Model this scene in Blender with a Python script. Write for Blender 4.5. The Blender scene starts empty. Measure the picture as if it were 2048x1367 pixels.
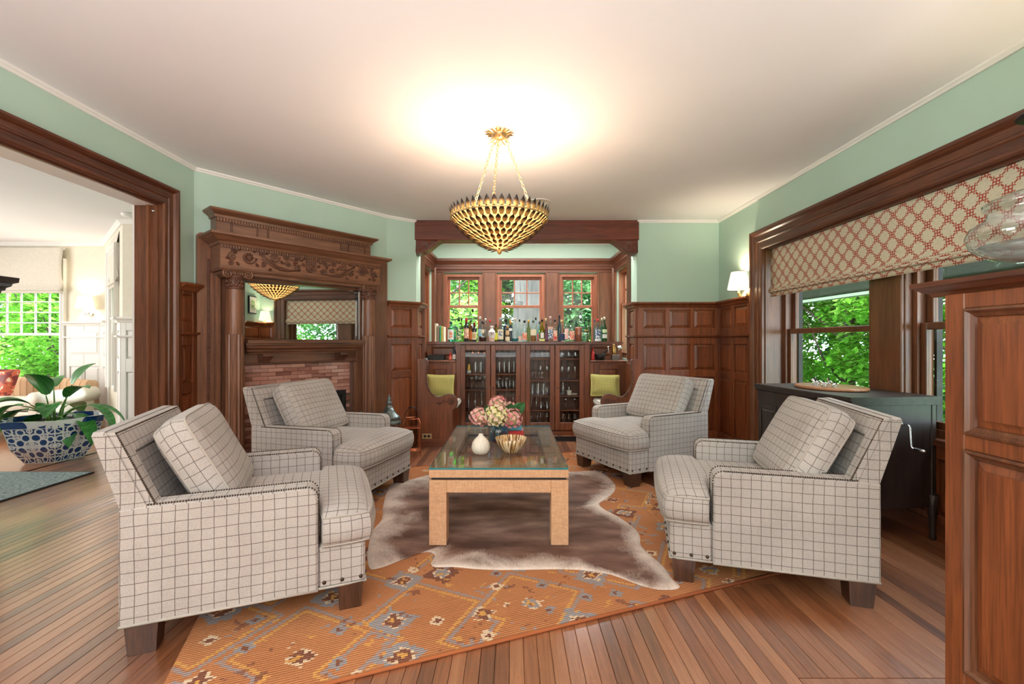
import bpy, bmesh, math, random
from mathutils import Vector, Matrix
random.seed(7)
sc = bpy.context.scene
COL = sc.collection
PI = math.pi
# ------------------------------------------------------------------ camera, world, lights, exposure
cam_d = bpy.data.cameras.new('camera'); cam_d.lens = 16.0; cam_d.sensor_width = 36.0
cam_d.clip_start = 0.02; cam_d.clip_end = 200
cam = bpy.data.objects.new('camera', cam_d); COL.objects.link(cam)
cam.location = (0, 0, 1.22); cam.rotation_euler = (PI/2, 0, 0)
sc.camera = cam
W = bpy.data.worlds.new('sky'); sc.world = W; W.use_nodes = True
bgn = W.node_tree.nodes['Background']; bgn.inputs[0].default_value = (0.80, 0.90, 1.0, 1); bgn.inputs[1].default_value = 12.0
sc.view_settings.view_transform = 'Standard'; sc.view_settings.look = 'None'
sc.view_settings.exposure = 0.42; sc.view_settings.gamma = 1.0; sc.view_settings.use_curve_mapping = False
sc.cycles.max_bounces = 7; sc.cycles.diffuse_bounces = 4; sc.cycles.glossy_bounces = 3
sc.cycles.transparent_max_bounces = 20; sc.cycles.transmission_bounces = 4
sc.cycles.caustics_reflective = False; sc.cycles.caustics_refractive = False
sc.cycles.sample_clamp_indirect = 6.0; sc.cycles.use_denoising = True
sc.cycles.use_adaptive_sampling = True; sc.cycles.adaptive_threshold = 0.04

def light(name, kind, loc, energy, color=(1, 1, 1), rot=(0, 0, 0), size=None, size_y=None, radius=None):
    d = bpy.data.lights.new(name, kind); d.energy = energy; d.color = color
    if kind == 'AREA':
        d.shape = 'RECTANGLE'; d.size = size; d.size_y = size_y or size
    if radius is not None: d.shadow_soft_size = radius
    o = bpy.data.objects.new(name, d); COL.objects.link(o); o.location = loc; o.rotation_euler = rot
    return o
sun = light('sun', 'SUN', (0, -10, 20), 9.0, (1.0, 0.95, 0.85), (math.radians(38), 0, math.radians(-28))); sun.data.angle = 0.02
# added unseen area lamp in the long hall, bouncing fill off its ceiling
light('hall_fill_light', 'AREA', (-0.2, -3.4, 0.8), 600, (0.95, 0.975, 1.0), (PI, 0, 0), 4.6, 5.4)
# added area lamp standing in for sky above the trees outside the alcove
light('alcove_outdoor_fill', 'AREA', (0.2, 8.9, 4.1), 2600, (0.86, 0.93, 1.0), (math.radians(-52), 0, 0), 5.0, 2.4)
# added area lamp out of view behind the beam, brightening the alcove
light('alcove_beam_fill', 'AREA', (0.17, 5.86, 2.64), 34, (1.0, 0.95, 0.88), (math.radians(8), 0, 0), 2.3, 0.12)
# added unseen area lamp before the solid side wall, brightening the sitting room
light('sitting_room_fill', 'AREA', (-8.35, 3.6, 1.5), 125, (1.0, 1.0, 1.0), (PI/2, 0, -PI/2), 3.2, 1.9)

# ------------------------------------------------------------------ colour + materials
def c(r, g, b):
    def l(v):
        v /= 255.0
        return v/12.92 if v <= 0.04045 else ((v+0.055)/1.055)**2.4
    return (l(r), l(g), l(b), 1.0)
class NT:
    def __init__(s, name):
        s.m = bpy.data.materials.new(name); s.m.use_nodes = True
        s.t = s.m.node_tree; s.b = s.t.nodes['Principled BSDF']; s.out = s.t.nodes['Material Output']
    def n(s, typ, **kw):
        x = s.t.nodes.new(typ)
        for k, v in kw.items():
            if k.startswith('i_'): x.inputs[int(k[2:])].default_value = v
            else: setattr(x, k, v)
        return x
    def l(s, a, b): s.t.links.new(a, b)
    def math(s, op, a, b=None, cc=None):
        x = s.t.nodes.new('ShaderNodeMath'); x.operation = op
        for i, v in enumerate((a, b, cc)):
            if v is None: continue
            if isinstance(v, (int, float)): x.inputs[i].default_value = v
            else: s.l(v, x.inputs[i])
        return x.outputs[0]
    def mix(s, fac, a, b, blend='MIX'):
        x = s.t.nodes.new('ShaderNodeMix'); x.data_type = 'RGBA'; x.blend_type = blend
        for i, v in ((0, fac), (6, a), (7, b)):
            if isinstance(v, (int, float, tuple)): x.inputs[i].default_value = v
            else: s.l(v, x.inputs[i])
        return x.outputs[2]
    def ramp(s, fac, stops, interp='LINEAR'):
        x = s.t.nodes.new('ShaderNodeValToRGB'); x.color_ramp.interpolation = interp
        while len(x.color_ramp.elements) < len(stops): x.color_ramp.elements.new(0.5)
        for e, (p, col) in zip(x.color_ramp.elements, stops): e.position = p; e.color = col
        s.l(fac, x.inputs[0]); return x.outputs[0]
    def coord(s, which='Object', scale=(1, 1, 1), rot=(0, 0, 0), loc=(0, 0, 0)):
        if which == 'World':
            o = s.n('ShaderNodeNewGeometry').outputs['Position']
        else:
            o = s.n('ShaderNodeTexCoord').outputs[which]
        mp = s.n('ShaderNodeMapping'); mp.inputs['Scale'].default_value = scale; mp.inputs['Rotation'].default_value = rot; mp.inputs['Location'].default_value = loc
        s.l(o, mp.inputs[0]); return mp.outputs[0]
    def noise(s, vec, scale=5, detail=4, rough=0.5, dist=0.0):
        x = s.n('ShaderNodeTexNoise'); x.inputs['Scale'].default_value = scale; x.inputs['Detail'].default_value = detail
        x.inputs['Roughness'].default_value = rough; x.inputs['Distortion'].default_value = dist
        if vec is not None: s.l(vec, x.inputs['Vector'])
        return x.outputs[0]
    def bump(s, h, strength=0.2, dist=0.01):
        x = s.n('ShaderNodeBump'); x.inputs['Strength'].default_value = strength; x.inputs['Distance'].default_value = dist
        s.l(h, x.inputs['Height']); s.l(x.outputs[0], s.b.inputs['Normal'])
    def base(s, col):
        if isinstance(col, tuple): s.b.inputs['Base Color'].default_value = col
        else: s.l(col, s.b.inputs['Base Color'])
    def set(s, **kw):
        for k, v in kw.items(): s.b.inputs[k.replace('_', ' ')].default_value = v
        return s
def plain(name, col, rough=0.6, metal=0.0, var=0.06, scale=6, spec=0.4):
    m = NT(name); v = m.noise(m.coord('Object'), scale, 4)
    a = tuple(x*(1-var) for x in col[:3])+(1,); b = tuple(min(1, x*(1+var)) for x in col[:3])+(1,)
    m.base(m.ramp(v, [(0.3, a), (0.7, b)])); m.set(Roughness=rough, Metallic=metal); m.b.inputs['Specular IOR Level'].default_value = spec
    return m.m
def wood(name, dark, light_, axis='z', rough=0.38, fine=1.0, coat=0.15):
    m = NT(name); k = {'x': (1.6, 26, 26), 'y': (26, 1.6, 26), 'z': (26, 26, 1.6)}[axis]; k = tuple(q*fine for q in k)
    v1 = m.noise(m.coord('Object', k), 1.0, 5, 0.6, 0.6)
    k2 = {'x': (5, 150, 150), 'y': (150, 5, 150), 'z': (150, 150, 5)}[axis]
    v2 = m.noise(m.coord('Object', k2), 1.0, 2, 0.5)
    big = m.noise(m.coord('Object', (1.3, 1.3, 1.3)), 1.0, 2)
    rnd = m.n('ShaderNodeObjectInfo').outputs['Random']
    f = m.math('ADD', m.math('MULTIPLY', v1, 0.75), m.math('MULTIPLY', big, 0.35))
    f = m.math('ADD', f, m.math('MULTIPLY', m.math('SUBTRACT', rnd, 0.5), 0.14))
    col = m.ramp(f, [(0.30, dark), (0.78, light_)])
    pore = m.ramp(v2, [(0.36, (0.45, 0.42, 0.40, 1)), (0.5, (1, 1, 1, 1))])
    m.base(m.mix(0.55, col, pore, 'MULTIPLY'))
    m.set(Roughness=rough); m.b.inputs['Coat Weight'].default_value = coat; m.b.inputs['Coat Roughness'].default_value = 0.2
    m.bump(v2, 0.12, 0.002)
    return m.m
def glassmat(name, tint=(0.93, 0.97, 0.96), gloss=0.10, rough=0.02, dirt=0.0):
    # thin clear glass: straight-through transmission plus Fresnel reflection
    m = NT(name); m.t.nodes.remove(m.b)
    tr = m.n('ShaderNodeBsdfTransparent'); tr.inputs[0].default_value = tint+(1,)
    gl = m.n('ShaderNodeBsdfGlossy'); gl.inputs['Roughness'].default_value = rough
    ge = m.n('ShaderNodeNewGeometry'); dt = m.n('ShaderNodeVectorMath', operation='DOT_PRODUCT'); m.l(ge.outputs['Incoming'], dt.inputs[0]); m.l(ge.outputs['Normal'], dt.inputs[1])
    sch = m.math('POWER', m.math('SUBTRACT', 1.0, m.math('ABSOLUTE', dt.outputs['Value'])), 5.0)
    fac = m.math('MINIMUM', m.math('ADD', m.math('MULTIPLY', sch, 0.9), gloss*0.5), 1.0)
    mx = m.n('ShaderNodeMixShader'); m.l(fac, mx.inputs[0]); m.l(tr.outputs[0], mx.inputs[1]); m.l(gl.outputs[0], mx.inputs[2])
    m.l(mx.outputs[0], m.out.inputs[0]); return m.m
def emis(name, col, strength, base=None):
    m = NT(name); m.base(base or col); m.b.inputs['Emission Color'].default_value = col; m.b.inputs['Emission Strength'].default_value = strength
    m.set(Roughness=0.7); return m.m

M = {}
M['wood'] = wood('oak_red_brown_vertical', c(82, 40, 20), c(154, 86, 48), 'z')
M['wood_x'] = wood('oak_red_brown_horizontal', c(82, 40, 20), c(154, 86, 48), 'x')
M['mantel'] = wood('oak_mantel_vertical', c(80, 50, 35), c(146, 98, 70), 'z')
M['mantel_x'] = wood('oak_mantel_horizontal', c(80, 50, 35), c(148, 100, 72), 'x')
M['carve'] = wood('oak_carved', c(66, 36, 24), c(120, 74, 52), 'x', 0.5)
M['casing'] = wood('walnut_casing_vertical', c(74, 38, 22), c(132, 82, 52), 'z', 0.36)
M['casing_x'] = wood('walnut_casing_horizontal', c(66, 32, 20), c(118, 68, 44), 'x', 0.36)
M['beamwood'] = wood('oak_beam', c(78, 32, 16), c(128, 60, 36), 'x', 0.45)
M['sash'] = wood('oak_sash', c(126, 66, 40), c(172, 104, 70), 'z', 0.4)
M['dkwood'] = wood('ebonised_walnut', c(30, 22, 20), c(60, 45, 40), 'z', 0.4, coat=0.05)
M['dkwood_x'] = wood('ebonised_walnut_top', c(34, 28, 27), c(66, 54, 50), 'x', 0.42, coat=0.0)
M['legwood'] = wood('dark_chair_leg', c(50, 30, 20), c(96, 62, 44), 'z', 0.4)
M['green'] = plain('green_wall_paint', c(181, 208, 192), 0.75, var=0.03, scale=2, spec=0.25)
M['white'] = plain('white_ceiling_paint', c(240, 239, 240), 0.8, var=0.015, scale=1.5, spec=0.2)
M['trimwhite'] = plain('white_trim_paint', c(236, 234, 228), 0.5, var=0.01)
M['cream'] = plain('cream_wall_paint', c(226, 220, 202), 0.7, var=0.03, scale=20)
M['hall'] = plain('hall_wall_paint', c(214, 208, 198), 0.8, var=0.02)
M['black'] = plain('black_painted', c(24, 23, 24), 0.45, var=0.1)
M['iron'] = plain('dark_iron', c(48, 46, 46), 0.45, 0.6, var=0.2)
M['pewter'] = plain('aged_pewter', c(104, 116, 116), 0.36, 0.75, var=0.35, scale=30)
M['chrome'] = plain('polished_nickel', c(214, 214, 214), 0.14, 1.0, var=0.02)
M['brassy'] = plain('aged_brass', c(190, 150, 90), 0.28, 1.0, var=0.1)
M['copper'] = plain('copper', c(206, 128, 92), 0.25, 1.0, var=0.1)
M['nail'] = plain('antique_nailhead', c(74, 58, 46), 0.35, 0.7, var=0.2)
M['glass'] = glassmat('window_glass', (0.96, 0.98, 0.97), 0.045)
M['clear'] = glassmat('clear_glass', (0.95, 0.97, 0.97), 0.10)
M['doorglass'] = glassmat('cabinet_door_glass', (0.95, 0.97, 0.97), 0.02)
M['tableglass'] = glassmat('table_glass', (0.90, 0.95, 0.94), 0.10)
M['teal'] = plain('glass_edge_teal', c(30, 120, 128), 0.15, var=0.15)
_m = NT('mirror_glass'); _m.base(c(226, 234, 232)); _m.set(Roughness=0.01, Metallic=1.0); M['mirror'] = _m.m

# ------------------------------------------------------------------ mesh builder
class MB:
    def __init__(s): s.v = []; s.f = []; s.sm = []; s.mi = []; s.uv = None
    def add(s, vs, fs, smooth=False, mi=0):
        o = len(s.v); s.v += [tuple(q) for q in vs]; s.f += [tuple(i+o for i in q) for q in fs]
        s.sm += [smooth]*len(fs); s.mi += [mi]*len(fs); return s
    def box(s, x0, x1, y0, y1, z0, z1, mi=0):
        vs = [(x, y, z) for z in (z0, z1) for y in (y0, y1) for x in (x0, x1)]
        return s.add(vs, [(0, 2, 3, 1), (4, 5, 7, 6), (0, 1, 5, 4), (2, 6, 7, 3), (0, 4, 6, 2), (1, 3, 7, 5)], mi=mi)
    def cbox(s, x0, x1, y0, y1, z0, z1, ch=0.006, mi=0):
        # box with chamfered edges
        cx, cy, cz = (x0+x1)/2, (y0+y1)/2, (z0+z1)/2; hx, hy, hz = abs(x1-x0)/2, abs(y1-y0)/2, abs(z1-z0)/2
        ch = min(ch, hx*0.8, hy*0.8, hz*0.8); vs = []; ix = {}
        for sx in (-1, 1):
            for sy in (-1, 1):
                for sz in (-1, 1):
                    for a in range(3):
                        h = [hx-ch, hy-ch, hz-ch]; h[a] += ch
                        ix[(sx, sy, sz, a)] = len(vs); vs.append((cx+sx*h[0], cy+sy*h[1], cz+sz*h[2]))
        F = []; S = (-1, 1)
        for a in range(3):
            b, d = [q for q in range(3) if q != a]
            for sa in S:
                q = []
                for sb, sd in ((-1, -1), (1, -1), (1, 1), (-1, 1)):
                    k = [0, 0, 0]; k[a] = sa; k[b] = sb; k[d] = sd; q.append(ix[tuple(k)+(a,)])
                F.append(q)
        for a in range(3):
            b, d = [q for q in range(3) if q != a]
            for sb in S:
                for sd in S:
                    k0 = [0, 0, 0]; k0[b] = sb; k0[d] = sd; k1 = list(k0); k0[a] = -1; k1[a] = 1
                    F.append([ix[tuple(k0)+(b,)], ix[tuple(k1)+(b,)], ix[tuple(k1)+(d,)], ix[tuple(k0)+(d,)]])
        for sx in S:
            for sy in S:
                for sz in S: F.append([ix[(sx, sy, sz, a)] for a in range(3)])
        return s.add(vs, F, mi=mi)
    def extrude(s, pts, vec, smooth=False, mi=0):
        n = len(pts); vec = Vector(vec); vs = [Vector(p) for p in pts]+[Vector(p)+vec for p in pts]
        fs = [tuple(range(n-1, -1, -1)), tuple(range(n, 2*n))]
        s.add(vs, fs, False, mi)
        o = len(s.v)-2*n
        for i in range(n):
            j = (i+1) % n; s.f.append((o+i, o+j, o+n+j, o+n+i)); s.sm.append(smooth); s.mi.append(mi)
        return s
    def lathe(s, prof, seg=20, at=(0, 0, 0), smooth=True, mi=0, cap=True, fn=None):
        n = len(prof); vs = []; fs = []
        for (r, z) in prof:
            for k in range(seg):
                a = 2*PI*k/seg; rr = r*(fn(a, z) if fn else 1)
                vs.append((at[0]+rr*math.cos(a), at[1]+rr*math.sin(a), at[2]+z))
        for i in range(n-1):
            for k in range(seg):
                j = (k+1) % seg; fs.append((i*seg+k, i*seg+j, (i+1)*seg+j, (i+1)*seg+k))
        s.add(vs, fs, smooth, mi)
        if cap:
            o = len(s.v)-n*seg
            if prof[0][0] > 1e-5: s.f.append(tuple(o+k for k in range(seg-1, -1, -1))); s.sm.append(False); s.mi.append(mi)
            if prof[-1][0] > 1e-5: s.f.append(tuple(o+(n-1)*seg+k for k in range(seg))); s.sm.append(False); s.mi.append(mi)
        return s
    def tube(s, path, r, seg=8, closed=False, smooth=True, mi=0, flat=1.0):
        P = [Vector(p) for p in path]; n = len(P); vs = []; fs = []
        R = r if isinstance(r, (list, tuple)) else [r]*n
        up = None
        for i in range(n):
            a = P[(i-1) % n] if (closed or i > 0) else P[i]; b = P[(i+1) % n] if (closed or i < n-1) else P[i]
            t = (b-a).normalized() if (b-a).length > 1e-9 else Vector((0, 0, 1))
            if up is None:
                up = Vector((0, 0, 1)) if abs(t.z) < 0.9 else Vector((1, 0, 0))
            x = t.cross(up)
            if x.length < 1e-6: x = t.orthogonal()
            x.normalize(); y = x.cross(t).normalized(); up = y
            for k in range(seg):
                q = 2*PI*k/seg; vs.append(P[i]+x*R[i]*math.cos(q)+y*R[i]*flat*math.sin(q))
        m = n if closed else n-1
        for i in range(m):
            for k in range(seg):
                j = (k+1) % seg; i2 = (i+1) % n
                fs.append((i*seg+k, i*seg+j, i2*seg+j, i2*seg+k))
        if not closed:
            fs.append(tuple(range(seg-1, -1, -1))); fs.append(tuple((n-1)*seg+k for k in range(seg)))
        return s.add(vs, fs, smooth, mi)
    def ball(s, at, rx, ry=None, rz=None, seg=10, rings=6, mi=0):
        ry = ry or rx; rz = rz or rx; vs = [(at[0], at[1], at[2]-rz)]; fs = []
        for i in range(1, rings):
            p = -PI/2+PI*i/rings
            for k in range(seg):
                a = 2*PI*k/seg; vs.append((at[0]+rx*math.cos(p)*math.cos(a), at[1]+ry*math.cos(p)*math.sin(a), at[2]+rz*math.sin(p)))
        vs.append((at[0], at[1], at[2]+rz)); L = len(vs)-1
        for k in range(seg):
            j = (k+1) % seg; fs.append((0, 1+j, 1+k)); fs.append((L, L-seg+k, L-seg+j))
            for i in range(rings-2):
                a = 1+i*seg; fs.append((a+k, a+j, a+seg+j, a+seg+k))
        return s.add(vs, fs, True, mi)
    def mould(s, p0, p1, a, b, prof, m0=(0, 0), m1=(0, 0), mi=0, smooth=False):
        # straight moulding: closed profile [(pa,pb)] swept p0->p1; the ends slide along the run by m*pa+m*pb (mitres)
        p0 = Vector(p0); p1 = Vector(p1); a = Vector(a); b = Vector(b); t = (p1-p0).normalized(); n = len(prof)
        vs = [p0+a*x+b*y+t*(m0[0]*x+m0[1]*y) for x, y in prof]+[p1+a*x+b*y+t*(m1[0]*x+m1[1]*y) for x, y in prof]
        fs = [tuple(range(n-1, -1, -1)), tuple(range(n, 2*n))]+[(i, (i+1) % n, n+(i+1) % n, n+i) for i in range(n)]
        return s.add(vs, fs, smooth, mi)
    def grid(s, fn, nu, nv, smooth=True, mi=0, closed_u=False):
        vs = [fn(i/nu, j/nv) for j in range(nv+1) for i in range(nu+1)]
        fs = [(j*(nu+1)+i, j*(nu+1)+i+1, (j+1)*(nu+1)+i+1, (j+1)*(nu+1)+i) for j in range(nv) for i in range(nu)]
        return s.add(vs, fs, smooth, mi)
    def xf(s, mat, start=0):
        for i in range(start, len(s.v)): s.v[i] = tuple(mat @ Vector(s.v[i]))
        return s
    def mesh(s, name, mats, recalc=True, uvbox=False, uvs=None):
        me = bpy.data.meshes.new(name); me.from_pydata(s.v, [], s.f)
        if not isinstance(mats, (list, tuple)): mats = [mats]
        for m in mats: me.materials.append(M[m] if isinstance(m, str) else m)
        me.polygons.foreach_set('use_smooth', s.sm); me.polygons.foreach_set('material_index', s.mi)
        if recalc:
            bm = bmesh.new(); bm.from_mesh(me); bmesh.ops.recalc_face_normals(bm, faces=bm.faces); bm.to_mesh(me); bm.free()
        if uvbox or uvs:
            L = me.uv_layers.new(name='map').data
            for p in me.polygons:
                nx, ny, nz = (abs(q) for q in p.normal)
                for li in p.loop_indices:
                    vi = me.loops[li].vertex_index; v = me.vertices[vi].co
                    if uvs: L[li].uv = uvs[vi]
                    elif nz >= nx and nz >= ny: L[li].uv = (v.x, v.y)
                    elif nx >= ny: L[li].uv = (v.y, v.z)
                    else: L[li].uv = (v.x, v.z)
        me.update(); return me
    def build(s, name, mats, parent=None, recalc=True, uvbox=False, uvs=None, **kw):
        return link(name, s.mesh(name, mats, recalc, uvbox, uvs), parent, **kw)
def link(name, data, parent=None, loc=None, rot=None, scale=None, label=None, cat=None, group=None, kind=None):
    o = bpy.data.objects.new(name, data); COL.objects.link(o)
    if parent is not None: o.parent = parent
    if loc is not None: o.location = loc
    if rot is not None: o.rotation_euler = rot if isinstance(rot, (tuple, list)) else (0, 0, rot)
    if scale is not None: o.scale = scale
    if label: o['label'] = label
    if cat: o['category'] = cat
    if group: o['group'] = group
    if kind: o['kind'] = kind
    return o
def empty(name, loc=(0, 0, 0), rot=0, label=None, cat=None, group=None, kind=None):
    o = link(name, None, None, loc, rot, None, label, cat, group, kind); o.empty_display_size = 0.1; return o
def copy_tree(o, parent=None):
    n = o.copy(); COL.objects.link(n); n.parent = parent
    for ch in list(o.children): copy_tree(ch, n)
    return n
def field(x0, x1, z0, z1, y, proud=0.016, bev=0.03):
    # raised panel field facing -Y: flat centre with sloping margins
    m = MB(); b = min(bev, (x1-x0)*0.3, (z1-z0)*0.3); st = 0.35*proud
    rects = [(0, y+0.004), (0, y), (b, y-proud+st), (b, y-proud)]
    vs = []
    for d, yy in rects: vs += [(x0+d, yy, z0+d), (x1-d, yy, z0+d), (x1-d, yy, z1-d), (x0+d, yy, z1-d)]
    fs = [(3, 2, 1, 0), (12, 13, 14, 15)]
    for r in range(3):
        for k in range(4): fs.append((r*4+k, r*4+(k+1) % 4, r*4+4+(k+1) % 4, r*4+4+k))
    m.add(vs, fs); return m
def comp(iv, lo, hi):
    out = []; p = lo
    for a, b in iv:
        if a > p+1e-6: out.append((p, a))
        p = b
    if hi > p+1e-6: out.append((p, hi))
    return out
def panelling(name, x0, x1, z0, z1, xs, zs, mat='wood', mat_panel=None, parent=None, th=0.024, back=0.0, bev=0.03, loc=None, rot=None, proud=0.014, **kw):
    # frame-and-panel boarding facing -Y, back face at y=back; every panel is its own child
    f = MB(); f.box(x0, x1, back-0.006, back, z0, z1)
    for a, b in comp(xs, x0, x1): f.cbox(a, b, back-th, back-0.005, z0, z1, 0.003)
    for a, b in xs:
        for p, q in comp(zs, z0, z1): f.cbox(a, b, back-th, back-0.005, p, q, 0.003)
    o = f.build(name, mat, parent, loc=loc, rot=rot, **kw)
    for a, b in xs:
        for p, q in zs:
            field(a+0.003, b-0.003, p+0.003, q-0.003, back-0.007, proud, bev).build('panel', mat_panel or mat, o)
    return o
# cornice / cap profile: (out, up), out = distance in front of the wall
CAP = [(0, 0), (0.018, 0), (0.026, 0.008), (0.03, 0.02), (0.05, 0.036), (0.062, 0.04), (0.066, 0.046), (0.066, 0.062), (0, 0.062)]
LEDGE = [(0, 0), (0.012, 0), (0.018, 0.008), (0.034, 0.014), (0.036, 0.03), (0, 0.03)]
def casing_prof(w):
    # profile across the casing: (across, out)
    return [(0, 0), (0, 0.028), (0.012, 0.036), (0.03, 0.036), (0.036, 0.024), (w*0.40, 0.022), (w*0.44, 0.03), (w*0.5, 0.03), (w*0.54, 0.024), (w*0.74, 0.026), (w*0.80, 0.040), (w*0.9, 0.052), (w, 0.052), (w, 0)]
# ================================================================== the room shell
ZC = 2.686
XL, XR = -2.675, 2.5
A = Vector((-2.675, 3.828, 0)); B = Vector((-1.457, 5.283, 0)); C = Vector((-1.16, 5.5, 0))
YB, YA = 5.5, 6.7            # back wall, alcove window wall
AL, AR = -1.16, 1.51         # alcove sides
def ang(p, q): return math.atan2(q.y-p.y, q.x-p.x)
FANG = ang(A, B); FLEN = (B-A).length
def quad_wall(name, pts, mat, th=0.02, **kw):
    # pts: rectangle corners listed as seen; built as a thin slab going outward (away from room)
    m = MB(); p = [Vector(q) for q in pts]; n = (p[1]-p[0]).cross(p[3]-p[0]).normalized()
    m.extrude(p, -n*th); return m.build(name, mat, kind='structure', **kw)

# ---- floor: base slab, then boards one by one
fm = MB(); fm.box(-8.7, 2.9, -7.1, 7.0, -0.08, -0.012)
def floor_mat():
    m = NT('oak_floor_boards'); rnd = m.n('ShaderNodeObjectInfo').outputs['Random']
    off = m.n('ShaderNodeCombineXYZ'); m.l(m.math('MULTIPLY', rnd, 37.0), off.inputs[0]); m.l(m.math('MULTIPLY', rnd, 91.0), off.inputs[1])
    vadd = m.n('ShaderNodeVectorMath', operation='ADD'); m.l(m.n('ShaderNodeNewGeometry').outputs['Position'], vadd.inputs[0]); m.l(off.outputs[0], vadd.inputs[1])
    def mp(s):
        q = m.n('ShaderNodeMapping'); q.inputs['Scale'].default_value = s; m.l(vadd.outputs[0], q.inputs[0]); return q.outputs[0]
    g = m.noise(mp((48, 2.6, 1)), 1.0, 5, 0.62, 1.2)
    fl = m.noise(mp((34, 22, 1)), 1.0, 3, 0.5, 2.2)
    f = m.math('ADD', m.math('MULTIPLY', g, 0.6), m.math('MULTIPLY', rnd, 0.42))
    col = m.ramp(f, [(0.22, c(92, 52, 32)), (0.5, c(142, 87, 55)), (0.82, c(178, 122, 84))])
    flk = m.ramp(fl, [(0.56, (1, 1, 1, 1)), (0.64, (1.16, 1.12, 1.05, 1))])
    m.base(m.mix(0.6, col, flk, 'MULTIPLY')); m.set(Roughness=0.34)
    m.b.inputs['Coat Weight'].default_value = 1.0; m.b.inputs['Coat Roughness'].default_value = 0.24; m.b.inputs['Coat IOR'].default_value = 2.2
    m.bump(g, 0.08, 0.002); return m.m
M['floor'] = floor_mat()
M['gap'] = plain('dark_floor_joint', c(44, 26, 18), 0.8)
floor = fm.build('floor', 'gap', kind='structure')
pm = MB(); g = 0.012
pm.add([(0.012, 0, -0.012), (0.988, 0, -0.012), (0.988, 1, -0.012), (0.012, 1, -0.012), (0.012, 0, -0.0015), (0.988, 0, -0.0015), (0.988, 1, -0.0015), (0.012, 1, -0.0015), (0.04, 0, 0), (0.96, 0, 0), (0.96, 1, 0), (0.04, 1, 0)],
       [(0, 3, 2, 1), (0, 1, 5, 4), (1, 2, 6, 5), (2, 3, 7, 6), (3, 0, 4, 7), (4, 5, 9, 8), (5, 6, 10, 9), (6, 7, 11, 10), (7, 4, 8, 11), (8, 9, 10, 11)])
plank_me = pm.mesh('plank', 'floor')
PW = 0.0553
stuff = MB(); nplank = 0
def plank(x0, y0, w, l):
    global nplank
    nplank += 1
    link('plank', plank_me, floor, loc=(x0, y0, 0), scale=(w, l-0.002, 1))
k = 0; x = -4.6
rp = random.Random(3)
while x < XR+0.2:
    w = PW; ya = 1.5 if x > -2.7 else 1.9
    if x > 1.02: ya = 1.655
    yb = 6.1 if x > -1.2 else (5.6 if x > -2.8 else 6.9)
    if x < -2.72:
        plank(x, ya, w, yb-ya)
    else:
        cuts = [ya] + ([rp.uniform(2.2, 4.6)] if True else []) + ([rp.uniform(4.7, 5.6)] if -1.0 < x < 1.4 and k % 2 else []) + [yb]
        for a, b in zip(cuts[:-1], cuts[1:]): plank(x, a, w, b-a)
    x += w; k += 1
for i in range(2): link('plank', plank_me, floor, loc=(1.0420, 1.653-i*0.056, 0), scale=(0.0553, 1.5, 1), rot=(0, 0, -PI/2))
# boards outside the picture / beyond picking apart
x = -8.6
while x < -4.6: stuff.box(x+0.0006, x+PW-0.0006, 0.0, 6.9, -0.012, 0); x += PW
x = -4.6
while x < 1.03: stuff.box(x+0.0006, x+PW-0.0006, -7.0, 1.5 if x > -2.7 else 1.9, -0.012, 0); x += PW
x = 1.0407
while x < 2.5: stuff.box(x+0.0006, x+PW-0.0006, -7.0, 1.54, -0.012, 0); x += PW
stuff.build('boards', 'floor', floor, recalc=False, kind='stuff')

# ---- ceiling over both rooms (with thick roof above so the sun stays out)
cm = MB(); cm.box(-8.7, 2.52, -7.1, 5.6, ZC, ZC+0.3); cm.box(-8.7, 1.7, 5.6, 6.95, ZC, ZC+0.3); cm.box(2.52, 3.0, -7.1, 5.6, ZC, ZC+0.3)
ceiling = cm.build('ceiling', 'white', kind='structure')

# ---- walls
# right wall with the big window opening
OY0, OY1, OZ0, OZ1 = 2.05, 4.50, 0.60, 2.135
wm = MB()
wm.box(XR, XR+0.24, OY1, YB+0.1, 0, ZC); wm.box(XR, XR+0.24, 1.40, OY0, 0, ZC); wm.box(XR+0.15, XR+0.24, OY0, OY1, 0, OZ0); wm.box(XR, XR+0.24, OY0, OY1, OZ1, ZC)
wm.build('wall_right', 'green', kind='structure')
wm = MB(); wm.box(1.9, XR+0.24, 1.40, 1.55, 0, ZC); wm.build('wall_return', 'green', kind='structure')
# back wall to the right of the alcove and beam bulkhead
wm = MB(); wm.box(AR, XR, YB, YB+0.12, 0, ZC); wm.build('wall_back_right', 'green', kind='structure')
# small wall between fireplace wall and alcove
L2 = (C-B).length
wm = MB(); wm.box(0, L2+0.0, 0, 0.1, 0, ZC); wm.build('wall_back_left', 'green', loc=B, rot=ang(B, C), kind='structure')
# fireplace wall
wm = MB(); wm.box(0, FLEN, 0, 0.1, 0, ZC); wall_fire = wm.build('wall_fireplace', 'green', loc=A, rot=FANG, kind='structure')
# left wall with wide opening
JY, OPZ, NY = 3.448, 2.264, 0.5
wm = MB(); wm.box(XL-0.174, XL, JY, A.y+0.08, 0, ZC); wm.box(XL-0.174, XL, NY, JY, OPZ, ZC); wm.box(XL-0.174, XL, -7.0, NY, 0, ZC)
wm.build('wall_left', ['green'], kind='structure')
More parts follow.
